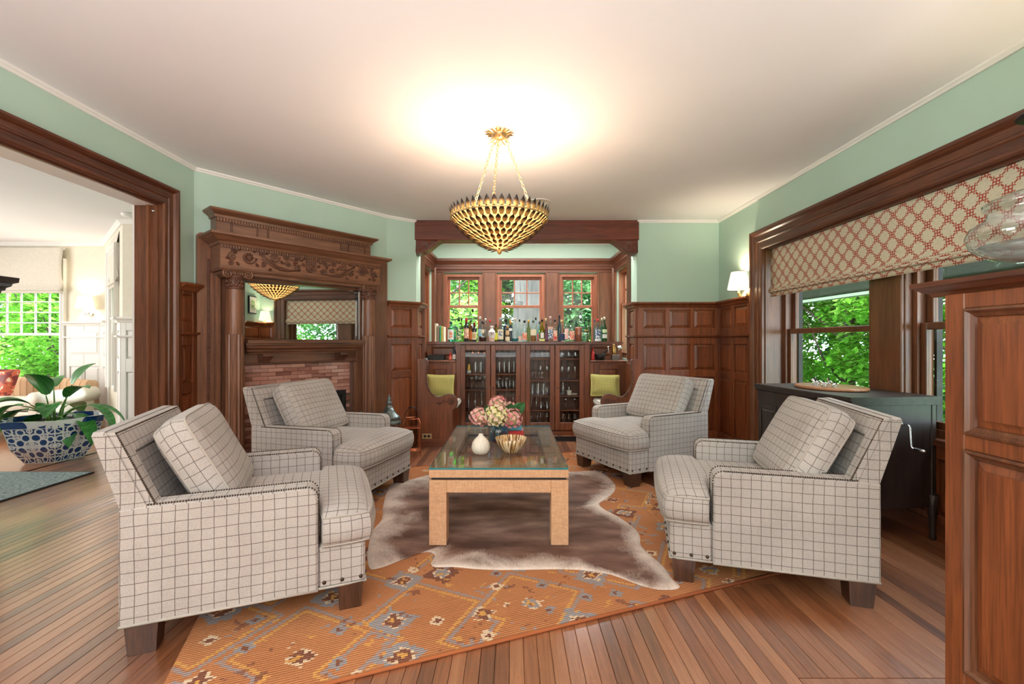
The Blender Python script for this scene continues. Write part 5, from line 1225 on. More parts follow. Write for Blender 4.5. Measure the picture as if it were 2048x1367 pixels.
m = MB(); m.tube([(0, 0, LZ+0.24), (0, 0, ZC)], 0.004, 6); m.build('hanging_rod', 'iron', lt)
m = MB(); m.lathe([(0.012, LZ+0.385), (0.05, LZ+0.378), (0.065, LZ+0.368), (0.066, LZ+0.364), (0.0, LZ+0.37)], 24, cap=False); m.build('smoke_bell', 'iron', lt)

# ================================================================== table-top things
def white_wash():
    m = NT('white_stoneware'); f = m.noise(m.coord('Object', (90, 90, 3)), 1, 3)
    m.base(m.ramp(f, [(0.3, c(226, 212, 192)), (0.7, c(240, 232, 218))])); m.set(Roughness=0.5); return m.m
m = MB(); m.lathe([(0.026, 0), (0.045, 0.006), (0.058, 0.026), (0.062, 0.048), (0.056, 0.076), (0.040, 0.10), (0.022, 0.116), (0.015, 0.124), (0.015, 0.132), (0.012, 0.132), (0.012, 0.12)], 36)
m.build('bud_vase', white_wash(), loc=(-0.207, 3.02, TT), label='squat ivory teardrop bud vase on the coffee table', cat='vase')
def horn():
    m = NT('striped_horn'); tc = m.n('ShaderNodeTexCoord').outputs['Object']; s_ = m.n('ShaderNodeSeparateXYZ'); m.l(tc, s_.inputs[0])
    an = m.math('ARCTAN2', s_.outputs[1], s_.outputs[0]); cb = m.n('ShaderNodeCombineXYZ'); m.l(m.math('MULTIPLY', an, 5.2), cb.inputs[0]); m.l(m.math('MULTIPLY', s_.outputs[2], 6), cb.inputs[1])
    f = m.noise(cb.outputs[0], 1.5, 3, 0.6)
    m.base(m.ramp(f, [(0.30, c(54, 40, 32)), (0.42, c(116, 80, 48)), (0.50, c(206, 160, 98)), (0.60, c(240, 226, 196)), (0.8, c(228, 204, 160))])); m.set(Roughness=0.18); return m.m
m = MB(); fl = lambda a, z: 1+0.035*abs(math.cos(a*10))*min(1, max(0, z)/0.08)
m.lathe([(0.0, 0.0), (0.045, 0.0), (0.058, 0.008), (0.08, 0.036), (0.095, 0.066), (0.104, 0.098), (0.100, 0.098), (0.09, 0.066), (0.074, 0.038), (0.05, 0.014), (0.0, 0.010)], 80, fn=fl)
m.build('horn_bowl', horn(), loc=(-0.006, 3.07, TT), label='scalloped bowl of striped brown and cream horn on the coffee table', cat='bowl')
m = MB(); m.lathe([(0.0, 0.004), (0.07, 0.0), (0.078, 0.006), (0.078, 0.15), (0.074, 0.15), (0.073, 0.012), (0.0, 0.012)], 32); gv = m.build('glass_vase', glassmat('blue_tint_glass', (0.80, 0.90, 0.97), 0.12), loc=(-0.10, 3.40, TT), label='clear cylindrical glass vase holding the hydrangeas', cat='vase')
m = MB(); m.lathe([(0.0, 0.013), (0.072, 0.013), (0.072, 0.075), (0.0, 0.075)], 24, cap=False); m.build('water', glassmat('vase_water', (0.72, 0.86, 0.95), 0.08), gv)
# hydrangeas: each head is a thing with florets
def petalmat():
    m = NT('hydrangea_petal'); r = m.n('ShaderNodeObjectInfo').outputs['Random']; g_ = m.noise(m.coord('Object'), 28, 2)
    f = m.math('ADD', m.math('MULTIPLY', g_, 0.75), m.math('MULTIPLY', r, 0.3))
    m.base(m.ramp(f, [(0.28, c(214, 112, 122)), (0.42, c(236, 166, 160)), (0.54, c(240, 208, 190)), (0.64, c(236, 226, 160)), (0.8, c(206, 210, 126))])); m.set(Roughness=0.6); m.b.inputs['Subsurface Weight'].default_value = 0.0; return m.m
M['petal'] = petalmat(); M['leafgreen'] = plain('hydrangea_leaf', c(64, 118, 70), 0.45, var=0.25, scale=20); M['stem'] = plain('green_stem', c(96, 140, 66), 0.5, var=0.2)
def hydrangea(c_, r, n, seed, label):
    rd = random.Random(seed); m = MB()
    for i in range(n):
        z = 1-1.75*(i+0.5)/n; a = i*2.39996; q = math.sqrt(max(0, 1-z*z)); d = Vector((q*math.cos(a), q*math.sin(a), z)); rr = r*rd.uniform(0.86, 1.06); p = d*rr
        t1_ = d.orthogonal().normalized(); t2_ = d.cross(t1_); th = rd.uniform(0, 6); s_ = rd.uniform(0.017, 0.024)
        for k in range(4):
            b_ = th+k*PI/2; e1 = t1_*math.cos(b_)+t2_*math.sin(b_); e2 = d.cross(e1)
            m.add([p, p+e1*s_*0.55+e2*s_*0.5+d*0.004, p+e1*s_*1.05+d*(0.004+rd.uniform(-0.004, 0.006)), p+e1*s_*0.55-e2*s_*0.5+d*0.004], [(0, 1, 2, 3)], True)
        m.ball(p+d*0.002, 0.0025, None, None, 5, 3)
    h = empty('hydrangea', c_, 0, label, 'flower', 'hydrangea stems in the glass vase'); m.build('flower_head', 'petal', h, recalc=False)
    core = MB(); core.ball((0, 0, 0), r*0.72, None, None, 12, 8); core.build('flower_core', plain('hydrangea_core', c(196, 190, 130), 0.8), h)
    st = MB(); v0 = Vector((-0.10, 3.40, TT+0.02))-Vector(c_); sd = Vector((rd.uniform(-0.03, 0.03), rd.uniform(-0.03, 0.03), 0))
    rim_ = v0+Vector((0, 0, 0.14))+Vector((-v0.x*0.25, -v0.y*0.25, 0)); rim_.x = max(min(rim_.x, v0.x+0.055), v0.x-0.055); rim_.y = max(min(rim_.y, v0.y+0.055), v0.y-0.055)
    st.tube([v0+sd, rim_, rim_*0.4+Vector((0, 0, 0.0)), (0, 0, 0)], 0.0042, 6); st.build('stem', 'stem', h)
    return h
hydrangea((-0.238, 3.36, 0.667), 0.070, 46, 1, 'yellow-green and pink hydrangea head drooping over the bud vase')
hydrangea((-0.115, 3.31, 0.680), 0.085, 60, 2, 'pink and lime hydrangea head at the front centre of the bouquet')
hydrangea((-0.005, 3.36, 0.655), 0.078, 52, 3, 'peach and white hydrangea head over the horn bowl')
hydrangea((-0.105, 3.44, 0.742), 0.070, 44, 4, 'pale pink hydrangea head at the top of the bouquet')
hydrangea((-0.02, 3.46, 0.70), 0.060, 36, 5, 'dusty pink hydrangea head at the back beside the large leaf')
def bigleaf(loc, rot, l, w_, label):
    m = MB(); m.grid(lambda u_, v_: ((2*u_-1)*w_*math.sin(PI*min(1, v_*0.9+0.08))**0.8, -0.02*abs(2*u_-1)*0.5, v_*l-0.25*l*v_*v_*0), 6, 8); m.v = [(x, y-0.18*l*(z/l)**2, z) for x, y, z in m.v]
    o = m.build('hydrangea_leaf', 'leafgreen', recalc=False, loc=loc, rot=rot, label=label, cat='leaf', group='hydrangea leaves in the bouquet'); o.modifiers.new('thickness', 'SOLIDIFY').thickness = 0.0012
    return o
bigleaf((-0.035, 3.36, 0.70), (0.5, 0.1, 0.3), 0.10, 0.034, 'dark green leaf tucked between the pink hydrangea heads')
bigleaf((0.0, 3.40, 0.68), (0.2, 0.75, 0.2), 0.13, 0.045, 'broad green leaf behind the rightmost hydrangea head')
bigleaf((-0.17, 3.33, 0.70), (0.4, -0.2, 0.0), 0.08, 0.026, 'small dark leaf between the two front hydrangea heads')
def book(loc, rot, w_, d_, h_, col, label, grp, stand=False):
    o = empty('book', loc, rot, label, 'book', grp); m = MB(); e = 0.004
    if not stand:
        m.cbox(-w_/2, w_/2, -d_/2, d_/2, 0, 0.003, 0.001); m.cbox(-w_/2, w_/2, -d_/2, d_/2, h_-0.003, h_, 0.001); m.cbox(-w_/2, w_/2, -d_/2, -d_/2+0.004, 0, h_, 0.001)
        p_ = MB(); p_.box(-w_/2+e, w_/2-e, -d_/2+0.004, d_/2-e, 0.003, h_-0.003)
    else:
        m.cbox(-w_/2, -w_/2+0.003, -d_/2, d_/2, 0, h_, 0.001); m.cbox(w_/2-0.003, w_/2, -d_/2, d_/2, 0, h_, 0.001); m.cbox(-w_/2, w_/2, -d_/2, -d_/2+0.004, 0, h_, 0.001)
        p_ = MB(); p_.box(-w_/2+0.003, w_/2-0.003, -d_/2+0.004, d_/2-e, e, h_-e)
    m.build('cover', plain('book_cover', col, 0.45), o); p_.build('pages', 'trimwhite', o); return o
book((-0.03, 3.66, TT), 0.05, 0.235, 0.17, 0.042, c(214, 62, 58), 'red hardback book under the blue one on the coffee table', 'books on the coffee table')
book((-0.04, 3.665, TT+0.0425), 0.12, 0.22, 0.16, 0.040, c(92, 168, 190), 'blue hardback book on top of the red one on the coffee table', 'books on the coffee table')
tw = MB(); rd = random.Random(4)
for i in range(14):
    a_ = rd.uniform(-1.2, 1.2); p0 = Vector((0, 0, 0)); pts = [p0]
    for k in range(4): p0 = p0+Vector((0.018*math.sin(a_)+rd.uniform(-.008, .008), rd.uniform(-.01, .01), 0.016+rd.uniform(-.006, .006))); pts.append(p0)
    tw.tube(pts, 0.0012, 4)
tw.tube([(-0.02, -0.04, -0.10), (0, 0, 0)], 0.003, 5)
tw.build('dried_sprig', plain('dry_twig', c(120, 62, 52), 0.8), loc=(-0.0, 3.50, 0.735), label='reddish dried twig sprig behind the hydrangeas', cat='sprig')

# ================================================================== hearth things
def lantern(loc, s, label):
    o = empty('hearth_lantern', loc, 0.3, label, 'lantern', 'pewter lanterns on the hearth'); o.scale = (s, s, s)
    m = MB(); m.lathe([(0.10, 0), (0.105, 0.02), (0.095, 0.035)], 6, smooth=False); m.build('base', 'pewter', o)
    for k in range(6): a = 2*PI*k/6; m = MB(); m.tube([(0.088*math.cos(a), 0.088*math.sin(a), 0.03), (0.088*math.cos(a), 0.088*math.sin(a), 0.36)], 0.007, 6); m.build('post', 'pewter', o)
    m = MB(); m.lathe([(0.082, 0.035), (0.082, 0.355)], 6, smooth=False, cap=False); m.build('pane', 'clear', o)
    m = MB(); m.lathe([(0.09, 0.35), (0.118, 0.36), (0.12, 0.375), (0.108, 0.385), (0.104, 0.40), (0.112, 0.41)], 24); m.build('collar', 'pewter', o)
    m = MB(); m.lathe([(0.114, 0.408), (0.10, 0.43), (0.07, 0.455), (0.05, 0.485), (0.038, 0.515)], 24); m.build('dome_lid', 'pewter', o)
    m = MB(); m.lathe([(0.034, 0.51), (0.036, 0.522), (0.022, 0.53), (0.02, 0.545), (0.03, 0.556), (0.03, 0.568), (0.014, 0.58), (0.02, 0.595), (0.02, 0.605), (0.008, 0.618), (0.007, 0.63), (0.003, 0.645)], 16); m.build('finial', 'pewter', o)
    m = MB(); m.lathe([(0.035, 0.035), (0.035, 0.16), (0.0, 0.162)], 16); m.build('candle', 'trimwhite', o); return o
lantern((-1.275, 4.72, 0.0), 1.05, 'large dark pewter lantern with domed lid beside the fireplace column')
lantern((-1.52, 4.58, 0.0), 0.82, 'smaller pewter lantern half hidden behind the armchair arm')
fr_ = empty('fireside_rack', (-1.08, 4.90, 0), 0.25, 'copper wire fireside rack with looped handle beside the bench', 'rack')
m = MB(); m.cbox(-0.09, 0.09, -0.075, 0.075, 0.30, 0.31, 0.002); m.build('tray', 'copper', fr_)
for sx in (-1, 1):
    for sy in (-1, 1): m = MB(); m.tube([(sx*0.09, sy*0.075, 0.0), (sx*0.082, sy*0.07, 0.2), (sx*0.09, sy*0.07, 0.36), (sx*0.07, sy*0.06, 0.40)], 0.004, 6); m.build('leg', 'copper', fr_)
m = MB(); m.tube([(-0.07, -0.06, 0.40), (0.07, -0.06, 0.40), (0.07, 0.06, 0.40), (-0.07, 0.06, 0.40)], 0.004, 6, closed=True); m.build('top_ring', 'copper', fr_)
m = MB(); m.tube([(-0.085, 0, 0.37), (-0.07, 0, 0.41), (-0.075, 0, 0.45), (-0.04, 0, 0.49), (-0.035, 0, 0.515), (0.035, 0, 0.515), (0.04, 0, 0.49), (0.075, 0, 0.45), (0.07, 0, 0.41), (0.085, 0, 0.37)], 0.004, 6)
m.tube([(-0.03, 0, 0.515), (0.03, 0, 0.515)], 0.008, 8); m.build('handle', 'iron', fr_)
m = MB()
for k in range(6): m.tube([(-0.08, -0.06+0.024*k, 0.06), (0.08, -0.06+0.024*k, 0.06)], 0.003, 5)
m.build('lower_bars', 'copper', fr_)
# outlet on the bench end, floor register
ol = empty('outlet', (-0.993, YE-0.0, 0.05), 0, 'tan double outlet plate at the foot of the left bench end', 'outlet'); ol.location = (-0.99, YE-0.001, 0.0)
m = MB(); m.cbox(-0.055, 0.055, -0.006, 0, 0.095, 0.155, 0.002); m.build('cover_plate', plain('tan_plate', c(176, 150, 110), 0.4), ol)
for s in (-1, 1): m = MB(); m.lathe([(0.016, 0), (0.016, 0.003), (0.0, 0.003)], 14); m.xf(Matrix.Translation((s*0.022, -0.006, 0.125)) @ Matrix.Rotation(PI/2, 4, 'X')); m.build('socket', 'black', ol)
rgx = empty('floor_register', (0.66, 5.72, 0.0), 0, 'black iron floor grille in front of the bar cabinet', 'grille')
m = MB(); m.box(-0.20, 0.20, -0.14, -0.125, 0.0005, 0.006); m.box(-0.20, 0.20, 0.125, 0.14, 0.0005, 0.006); m.box(-0.20, -0.185, -0.125, 0.125, 0.0005, 0.006); m.box(0.185, 0.20, -0.125, 0.125, 0.0005, 0.006); m.build('frame', 'iron', rgx)
m = MB(); m.box(-0.185, 0.185, -0.125, 0.125, 0.0004, 0.0015); m.build('well', 'black', rgx)
for k in range(8): m = MB(); m.box(-0.185, 0.185, -0.118+0.032*k, -0.108+0.032*k, 0.0016, 0.005); m.build('bar', 'iron', rgx)
# ================================================================== bottles on the counter, one by one
def glossy(name, col, rough=0.08, trans=0.0):
    m = NT(name); m.base(col); m.set(Roughness=rough); m.b.inputs['Coat Weight'].default_value = 0.5; m.b.inputs['Coat Roughness'].default_value = 0.03; return m.m
GL = {'clear': glassmat('bottle_clear', (0.90, 0.96, 0.96), 0.14), 'blue': glassmat('bottle_pale_blue', (0.62, 0.86, 0.95), 0.14), 'teal': glassmat('bottle_teal', (0.30, 0.76, 0.74), 0.14),
      'green': glassmat('bottle_green', (0.25, 0.62, 0.34), 0.14), 'lime': glassmat('bottle_lime', (0.62, 0.80, 0.08), 0.12), 'amber': glassmat('bottle_amber', (0.72, 0.36, 0.08), 0.12), 'navy': glossy('bottle_navy', c(24, 40, 58)),
      'wine': glossy('bottle_dark_wine', c(26, 34, 34)), 'maroon': glossy('bottle_maroon', c(84, 34, 50)), 'brown': glossy('bottle_copper_brown', c(146, 78, 46), 0.2), 'olive': glassmat('bottle_olive', (0.55, 0.58, 0.28), 0.12), 'red': glossy('bottle_red', c(204, 40, 36)), 'white': glossy('white_glaze', c(236, 230, 222), 0.2)}
LIQ = {'amber': glassmat('spirit_amber', (0.80, 0.42, 0.10), 0.05), 'dark': glossy('spirit_dark', c(62, 26, 18)), 'teal': glassmat('spirit_teal', (0.05, 0.52, 0.54), 0.05), 'yellow': glassmat('spirit_yellow', (0.85, 0.74, 0.15), 0.05)}
_pc = {}
def pm_(col, rough=0.5):
    if col not in _pc: _pc[col] = plain('print_%d_%d_%d' % col, c(*col), rough, var=0.04)
    return _pc[col]
def printed(cols, scale):
    k = ('p', cols, scale)
    if k not in _pc:
        m = NT('printed_label'); f = m.noise(m.coord('Object', (1, 1, 1)), scale, 2, 0.4); n = len(cols)
        m.base(m.ramp(f, [(0.30+0.42*i/max(1, n-1), c(*q)) for i, q in enumerate(cols)], 'CONSTANT')); m.set(Roughness=0.5); _pc[k] = m.m
    return _pc[k]
def bprof(kind, r, h):
    if kind == 'wine': P = [(0.96, 0), (1, 0.02), (1, 0.60), (0.92, 0.67), (0.55, 0.74), (0.38, 0.79), (0.36, 0.97), (0.40, 0.975), (0.40, 1.0)]
    elif kind == 'tall': P = [(0.95, 0), (1, 0.02), (1, 0.52), (0.85, 0.60), (0.50, 0.68), (0.36, 0.76), (0.32, 0.95), (0.36, 0.955), (0.36, 1.0)]
    elif kind == 'stout': P = [(0.96, 0), (1, 0.02), (1, 0.60), (0.95, 0.66), (0.62, 0.73), (0.36, 0.78), (0.33, 0.93), (0.40, 0.935), (0.40, 1.0)]
    elif kind == 'tear': P = [(0.80, 0), (0.98, 0.03), (1, 0.14), (0.86, 0.34), (0.60, 0.54), (0.36, 0.74), (0.27, 0.90), (0.30, 0.91), (0.30, 1.0)]
    elif kind == 'flask': P = [(0.62, 0), (0.90, 0.04), (1, 0.20), (0.96, 0.34), (0.72, 0.50), (0.40, 0.66), (0.26, 0.80), (0.25, 0.90), (0.30, 0.91), (0.30, 1.0)]
    elif kind == 'skull': P = [(0.72, 0), (0.82, 0.05), (0.80, 0.22), (0.98, 0.40), (1, 0.56), (0.80, 0.70), (0.45, 0.78), (0.40, 0.90), (0.44, 0.91), (0.44, 1.0)]
    elif kind == 'tiki': P = [(0.70, 0), (0.90, 0.06), (0.84, 0.30), (1.0, 0.52), (0.94, 0.74), (1.0, 0.90), (0.96, 1.0)]
    else: P = [(0.96, 0), (1, 0.02), (1, 0.7), (0.8, 0.78), (0.4, 0.85), (0.4, 1.0)]
    return [(r*a, h*b) for a, b in P]
def patch(r, z0, z1, half, off=0.0012, rows=1):
    m = MB(); m.grid(lambda u, v: ((r+off)*math.sin((2*u-1)*half), -(r+off)*math.cos((2*u-1)*half), z0+(z1-z0)*v), 10, 1); return m
def bottle(px, wpx, top, kind, glass, cap, labels, row, desc, liq=None, lev=0.35):
    Y = {0: 6.07, 1: 6.22, 2: 6.38}[row]; r = wpx/910.2*Y/2; x = (px-1024)/910.2*Y; h = 1.22+(683.5-top)/910.2*Y-CT
    o = empty('liquor_bottle', (x, Y, CT+0.0006), 0, desc, 'bottle', 'bottles along the bar counter')
    pr = bprof(kind, r, h); m = MB()
    hollow = glass in ('clear', 'blue', 'teal', 'green', 'lime', 'amber', 'olive')
    m.lathe(pr, 22, cap=not hollow); m.build('glass', GL[glass], o)
    if liq:
        q = [(a*0.93, max(b, 0.004)) for a, b in pr if b <= h*lev]; q.append((q[-1][0], h*lev)); lm = MB(); lm.lathe(q, 18); lm.build('liquid', LIQ[liq], o)
    if cap:
        m = MB(); rc = pr[-1][0]*1.08; z0 = h*(0.80 if kind == 'wine' else 0.905)
        rr = rc*1.02; m.lathe([(rr, z0), (rr, h*1.0+0.001), (rr*0.9, h+0.004), (0.0, h+0.004)], 14); m.build('cap', pm_(cap, 0.35), o)
    for (z0, z1, mat, half) in labels:
        def rad(z):
            for (r0_, h0), (r1_, h1) in zip(pr[:-1], pr[1:]):
                if h0 <= z <= h1: return r0_+(r1_-r0_)*(z-h0)/max(1e-6, h1-h0)
            return pr[-1][0]
        rl = max(rad(h*(z0+(z1-z0)*q/6)) for q in range(7))
        patch(rl, z0*h, z1*h, half).build('label', pm_(mat) if isinstance(mat[0], int) else printed(*mat), o, recalc=False)
    return o
CR_, WH, BK = (236, 224, 190), (236, 238, 236), (22, 22, 24)
FRUIT = (((206, 60, 46), (238, 226, 196), (214, 120, 60), (60, 60, 48)), 60)
PINK = (((226, 130, 110), (240, 214, 190), (226, 150, 120)), 50)
BLU = (((60, 90, 130), (226, 232, 234), (170, 190, 200)), 60)
GRN = (((70, 140, 90), (230, 226, 180), (196, 120, 150)), 60)
T = ' on the bar counter'
bottle(902, 13.5, 644, 'stout', 'teal', (24, 70, 80), [(0.1, 0.62, WH, 1.0), (0.2, 0.5, PINK, 0.5)], 0, 'pale teal bottle with white label and dark cap, first of the front row')
bottle(912, 8, 652, 'tall', 'teal', (40, 140, 150), [], 1, 'short plain turquoise bottle second from the counter books')
bottle(917.5, 12.5, 638, 'stout', 'clear', BK, [(0.08, 0.55, GRN, 1.0)], 0, 'clear bottle with green and pink botanical label and black cap'+T)
bottle(923, 9, 637, 'tall', 'olive', BK, [], 1, 'pale olive bottle with tall black cap behind the botanical one')
bottle(932.8, 10.4, 636, 'wine', 'wine', (190, 40, 50), [(0.14, 0.56, FRUIT, 1.2)], 0, 'tall dark wine bottle with red foil and fruit-coloured label'+T)
bottle(941.5, 8, 640, 'stout', 'amber', (30, 60, 66), [(0.1, 0.5, (206, 110, 50), 1.0)], 1, 'small amber bottle with orange label between two wine bottles')
bottle(948.8, 9.8, 645, 'wine', 'wine', (150, 30, 48), [(0.10, 0.50, CR_, 1.2), (0.18, 0.42, ((200, 170, 110), (226, 206, 160), (170, 130, 70)) and (((200, 170, 110), (236, 220, 180)), 60), 0.6)], 0, 'shorter dark wine bottle with crimson foil and tan label'+T)
bottle(945.5, 10, 618, 'tall', 'clear', BK, [(0.2, 0.5, BLU, 1.0)], 2, 'tallest clear bottle with black stopper in front of the left window')
bottle(960.5, 9, 633, 'tall', 'blue', (214, 222, 220), [(0.1, 0.5, (150, 200, 226), 1.0)], 2, 'pale blue tall bottle with white cap behind the cognac flask')
bottle(971, 8, 637, 'tall', 'clear', (206, 206, 196), [], 2, 'clear tall bottle with grey cap left of the window board')
bottle(965.5, 18.5, 643, 'flask', 'clear', BK, [(0.42, 0.60, CR_, 0.45)], 0, 'round cognac flask with dark liquor and black stopper'+T, 'dark', 0.26)
bottle(980, 9, 640, 'tall', 'clear', (214, 40, 36), [(0.1, 0.45, (170, 60, 50), 0.9)], 1, 'clear bottle with bright red cap behind the white decorated vessel')
bottle(983.5, 14.5, 652, 'skull', 'white', (236, 230, 220), [(0.40, 0.62, (((60, 50, 56), (236, 230, 222), (150, 90, 120), (236, 226, 214)), 90), 0.9), (0.06, 0.24, (((236, 230, 222), (196, 120, 90), (60, 60, 60)), 110), 0.9)], 0, 'white ceramic skull-shaped decanter dotted with flowers'+T)
bottle(992, 8, 648, 'stout', 'lime', BK, [(0.1, 0.5, (226, 220, 60), 0.9)], 1, 'yellow-green bottle with black cap beside the white decanter')
bottle(1001, 13, 636, 'tall', 'blue', (170, 190, 200), [(0.10, 0.52, CR_, 1.0), (0.2, 0.44, BLU, 0.6)], 0, 'square pale blue bottle with framed cream label and pourer'+T, 'teal', 0.06)
bottle(1012, 11, 638, 'stout', 'navy', BK, [], 2, 'dark navy bottle with black cap left of the middle window')
bottle(1015, 10, 653, 'stout', 'amber', (220, 150, 60), [(0.05, 0.32, CR_, 1.0), (0.45, 0.75, (220, 190, 140), 0.8)], 0, 'small amber flask with cream label and orange medallion'+T)
bottle(1021, 8, 640, 'wine', 'navy', (226, 170, 90), [(0.5, 0.62, WH, 1.0)], 1, 'dark bottle with orange cap and white neck band')
bottle(1030, 14.5, 637, 'tear', 'clear', (226, 226, 216), [], 0, 'clear teardrop bottle with teal liquor, left of centre'+T, 'teal', 0.15)
bottle(1039, 10, 639, 'tear', 'clear', BK, [(0.06, 0.24, (226, 196, 180), 0.9)], 1, 'clear slope-shouldered bottle with black cap beside the teal liquor')
bottle(1049, 10.8, 641, 'stout', 'clear', BK, [(0.08, 0.42, PINK, 1.0)], 0, 'clear bottle with coral pink patterned label and black cap'+T)
bottle(1057, 9, 640, 'tall', 'olive', (226, 176, 60), [], 2, 'olive bottle with golden yellow cap in front of the tree trunk')
bottle(1066.5, 12, 641, 'stout', 'clear', (90, 110, 110), [(0.30, 0.58, CR_, 1.15)], 0, 'whiskey bottle with large cream label over amber liquor'+T, 'amber', 0.28)
bottle(1071.5, 8, 635, 'tall', 'clear', (30, 46, 50), [], 2, 'clear bottle with dark cap behind the whiskey')
bottle(1075.8, 3.2, 667, 'tiki', 'red', None, [], 0, 'tiny red bottle between whiskey and lime green bottle')
bottle(1079, 9, 643, 'tall', 'blue', (40, 60, 70), [], 2, 'pale blue bottle with dark cap behind the lime green one')
bottle(1084, 11.5, 639, 'tall', 'lime', BK, [(0.16, 0.40, WH, 0.6), (0.02, 0.12, (226, 226, 150), 1.1)], 0, 'bright lime green liqueur bottle with round white label'+T, 'yellow', 0.5)
bottle(1091.5, 8, 637, 'tall', 'clear', (226, 206, 160), [], 2, 'clear bottle with cream cap left of the right window board')
bottle(1092.8, 7.5, 647, 'stout', 'maroon', (40, 30, 36), [(0.1, 0.45, (110, 60, 90), 0.8)], 1, 'squat maroon bottle beside the lime green one')
bottle(1101, 11, 633, 'tall', 'clear', (206, 170, 170), [(0.12, 0.5, BLU, 1.0), (0.5, 0.6, (226, 180, 160), 1.0)], 0, 'clear bottle with blue pictorial label and pinkish neck'+T)
bottle(1110, 9.5, 639, 'stout', 'clear', BK, [(0.05, 0.5, PINK, 1.0), (0.08, 0.22, (200, 50, 46), 0.9)], 1, 'bottle with pink and red label and black cap right of the pictorial one')
bottle(1119, 9, 630, 'tall', 'navy', (26, 30, 44), [], 2, 'slim navy bottle with tall black stopper before the right window board')
bottle(1123.5, 14, 640, 'tear', 'clear', (226, 206, 150), [(0.06, 0.36, (40, 56, 90), 0.9)], 0, 'clear bell-shaped bottle with dark blue striped label'+T)
bottle(1133, 9, 636, 'stout', 'clear', (120, 130, 130), [(0.1, 0.55, (236, 200, 190), 1.0)], 1, 'clear bottle with blush label left in the right window')
bottle(1143.8, 11.5, 640, 'stout', 'clear', (70, 76, 76), [(0.08, 0.5, PINK, 1.0)], 0, 'clear bottle with peach landscape label under the right window'+T)
bottle(1139, 8, 641, 'tall', 'clear', BK, [], 2, 'thin clear bottle with black cap in the right window')
bottle(1157, 13.5, 654, 'tiki', 'brown', None, [(0.1, 0.45, ((110, 56, 30), (196, 140, 90)) and (((110, 56, 30), (206, 150, 96)), 60), 1.0)], 0, 'copper-brown carved tiki mug among the bottles')
bottle(1152, 8, 642, 'tall', 'navy', (40, 60, 96), [], 2, 'dark blue bottle behind the tiki mug')
bottle(1162, 9, 636, 'tall', 'clear', (40, 56, 54), [(0.1, 0.4, GRN, 0.9)], 1, 'clear bottle with dark green cap right of the tiki mug')
bottle(1169, 7, 643, 'stout', 'clear', BK, [], 2, 'clear bottle with thick black cap in the right window')
bottle(1177.5, 11, 640, 'stout', 'olive', BK, [], 1, 'broad olive-tinted bottle with black cap near the right window frame')
bottle(1172.5, 15.5, 660, 'skull', 'clear', (190, 150, 90), [], 0, 'low clear skull-shaped bottle with brass stopper'+T)
bottle(1189.5, 8, 639, 'tall', 'blue', (60, 66, 90), [], 2, 'pale blue bottle with dark cap behind the portrait label')
bottle(1195.5, 12.6, 638, 'tall', 'blue', (226, 90, 80), [(0.12, 0.55, BLU, 1.0), (0.02, 0.12, WH, 1.2)], 0, 'light blue bottle with portrait label and red cap'+T)
bottle(1203.5, 7.5, 636, 'tall', 'teal', (200, 206, 190), [], 2, 'slim teal bottle second from the right end of the counter')
bottle(1208.8, 10.6, 634, 'tall', 'green', (222, 226, 214), [(0.14, 0.30, WH, 1.0), (0.36, 0.50, (206, 230, 190), 1.0)], 0, 'green bottle with white cap and labels, last of the row')
for px, w_, top, col, ds in ((873.2, 0.024, 647, (226, 214, 186), 'tall cream book, first of the five on the counter'), (878, 0.026, 651, (150, 132, 116), 'taupe book, second of the five on the counter'), (882.3, 0.020, 652, (58, 176, 128), 'green book, third of the five on the counter'), (885.6, 0.018, 653, (240, 206, 96), 'yellow book, fourth of the five on the counter'), (888.6, 0.016, 653.5, (236, 226, 190), 'thin pale book, last of the five on the counter')):
    Y = 6.27; book(((px-1024)/910.2*Y, Y, CT+0.0006), 0, w_, 0.15, 1.22+(683.5-top)/910.2*Y-CT, c(*col), ds, 'books at the left end of the counter', True)
# ---- ledge things
LZ_ = 0.9785
m = MB(); m.cbox(-0.11, 0.11, -0.07, 0.07, 0, 0.055, 0.003); bxo = m.build('storage_box', 'black', loc=(-1.01, 6.09, LZ_), label='flat black box on the left cupboard ledge', cat='box')
m = MB(); m.cbox(-0.112, 0.112, -0.072, 0.072, 0.055, 0.068, 0.003); m.build('lid', 'black', bxo)
def smallbottle(x, y, h, r, body, cap, lab, ds):
    o = empty('mixer_bottle', (x, y, LZ_), 0, ds, 'bottle', 'small bottles on the cupboard ledges'); m = MB(); pr = bprof('stout', r, h); m.lathe(pr, 18); m.build('glass', GL[body], o)
    m = MB(); m.lathe([(r*0.45, h*0.9), (r*0.45, h+0.003), (0, h+0.003)], 12); m.build('cap', pm_(cap), o); patch(r, h*0.08, h*0.5, 1.2).build('label', pm_(lab), o, recalc=False)
smallbottle(-0.815, 6.03, 0.10, 0.022, 'red', (206, 90, 80), (236, 120, 90), 'small orange-red mixer bottle beside the black box')
smallbottle(-0.765, 6.05, 0.155, 0.026, 'navy', (40, 90, 140), (236, 236, 226), 'dark blue mixer bottle with white label next to the black box')
smallbottle(1.075, 6.05, 0.17, 0.022, 'red', (190, 30, 36), (206, 60, 60), 'slim red bottle on the right cupboard ledge')
mo = empty('mortar', (1.175, 6.07, LZ_), 0, 'black stone mortar with leaning pestle on the right ledge', 'mortar')
m = MB(); m.lathe([(0.05, 0), (0.055, 0.01), (0.062, 0.03), (0.075, 0.085), (0.066, 0.085), (0.055, 0.03), (0, 0.025)], 20); m.build('bowl', 'black', mo)
m = MB(); m.tube([(0.0, 0, 0.03), (0.05, 0, 0.085), (0.09, 0, 0.135)], [0.016, 0.010, 0.013], 10); m.build('pestle', 'iron', mo)
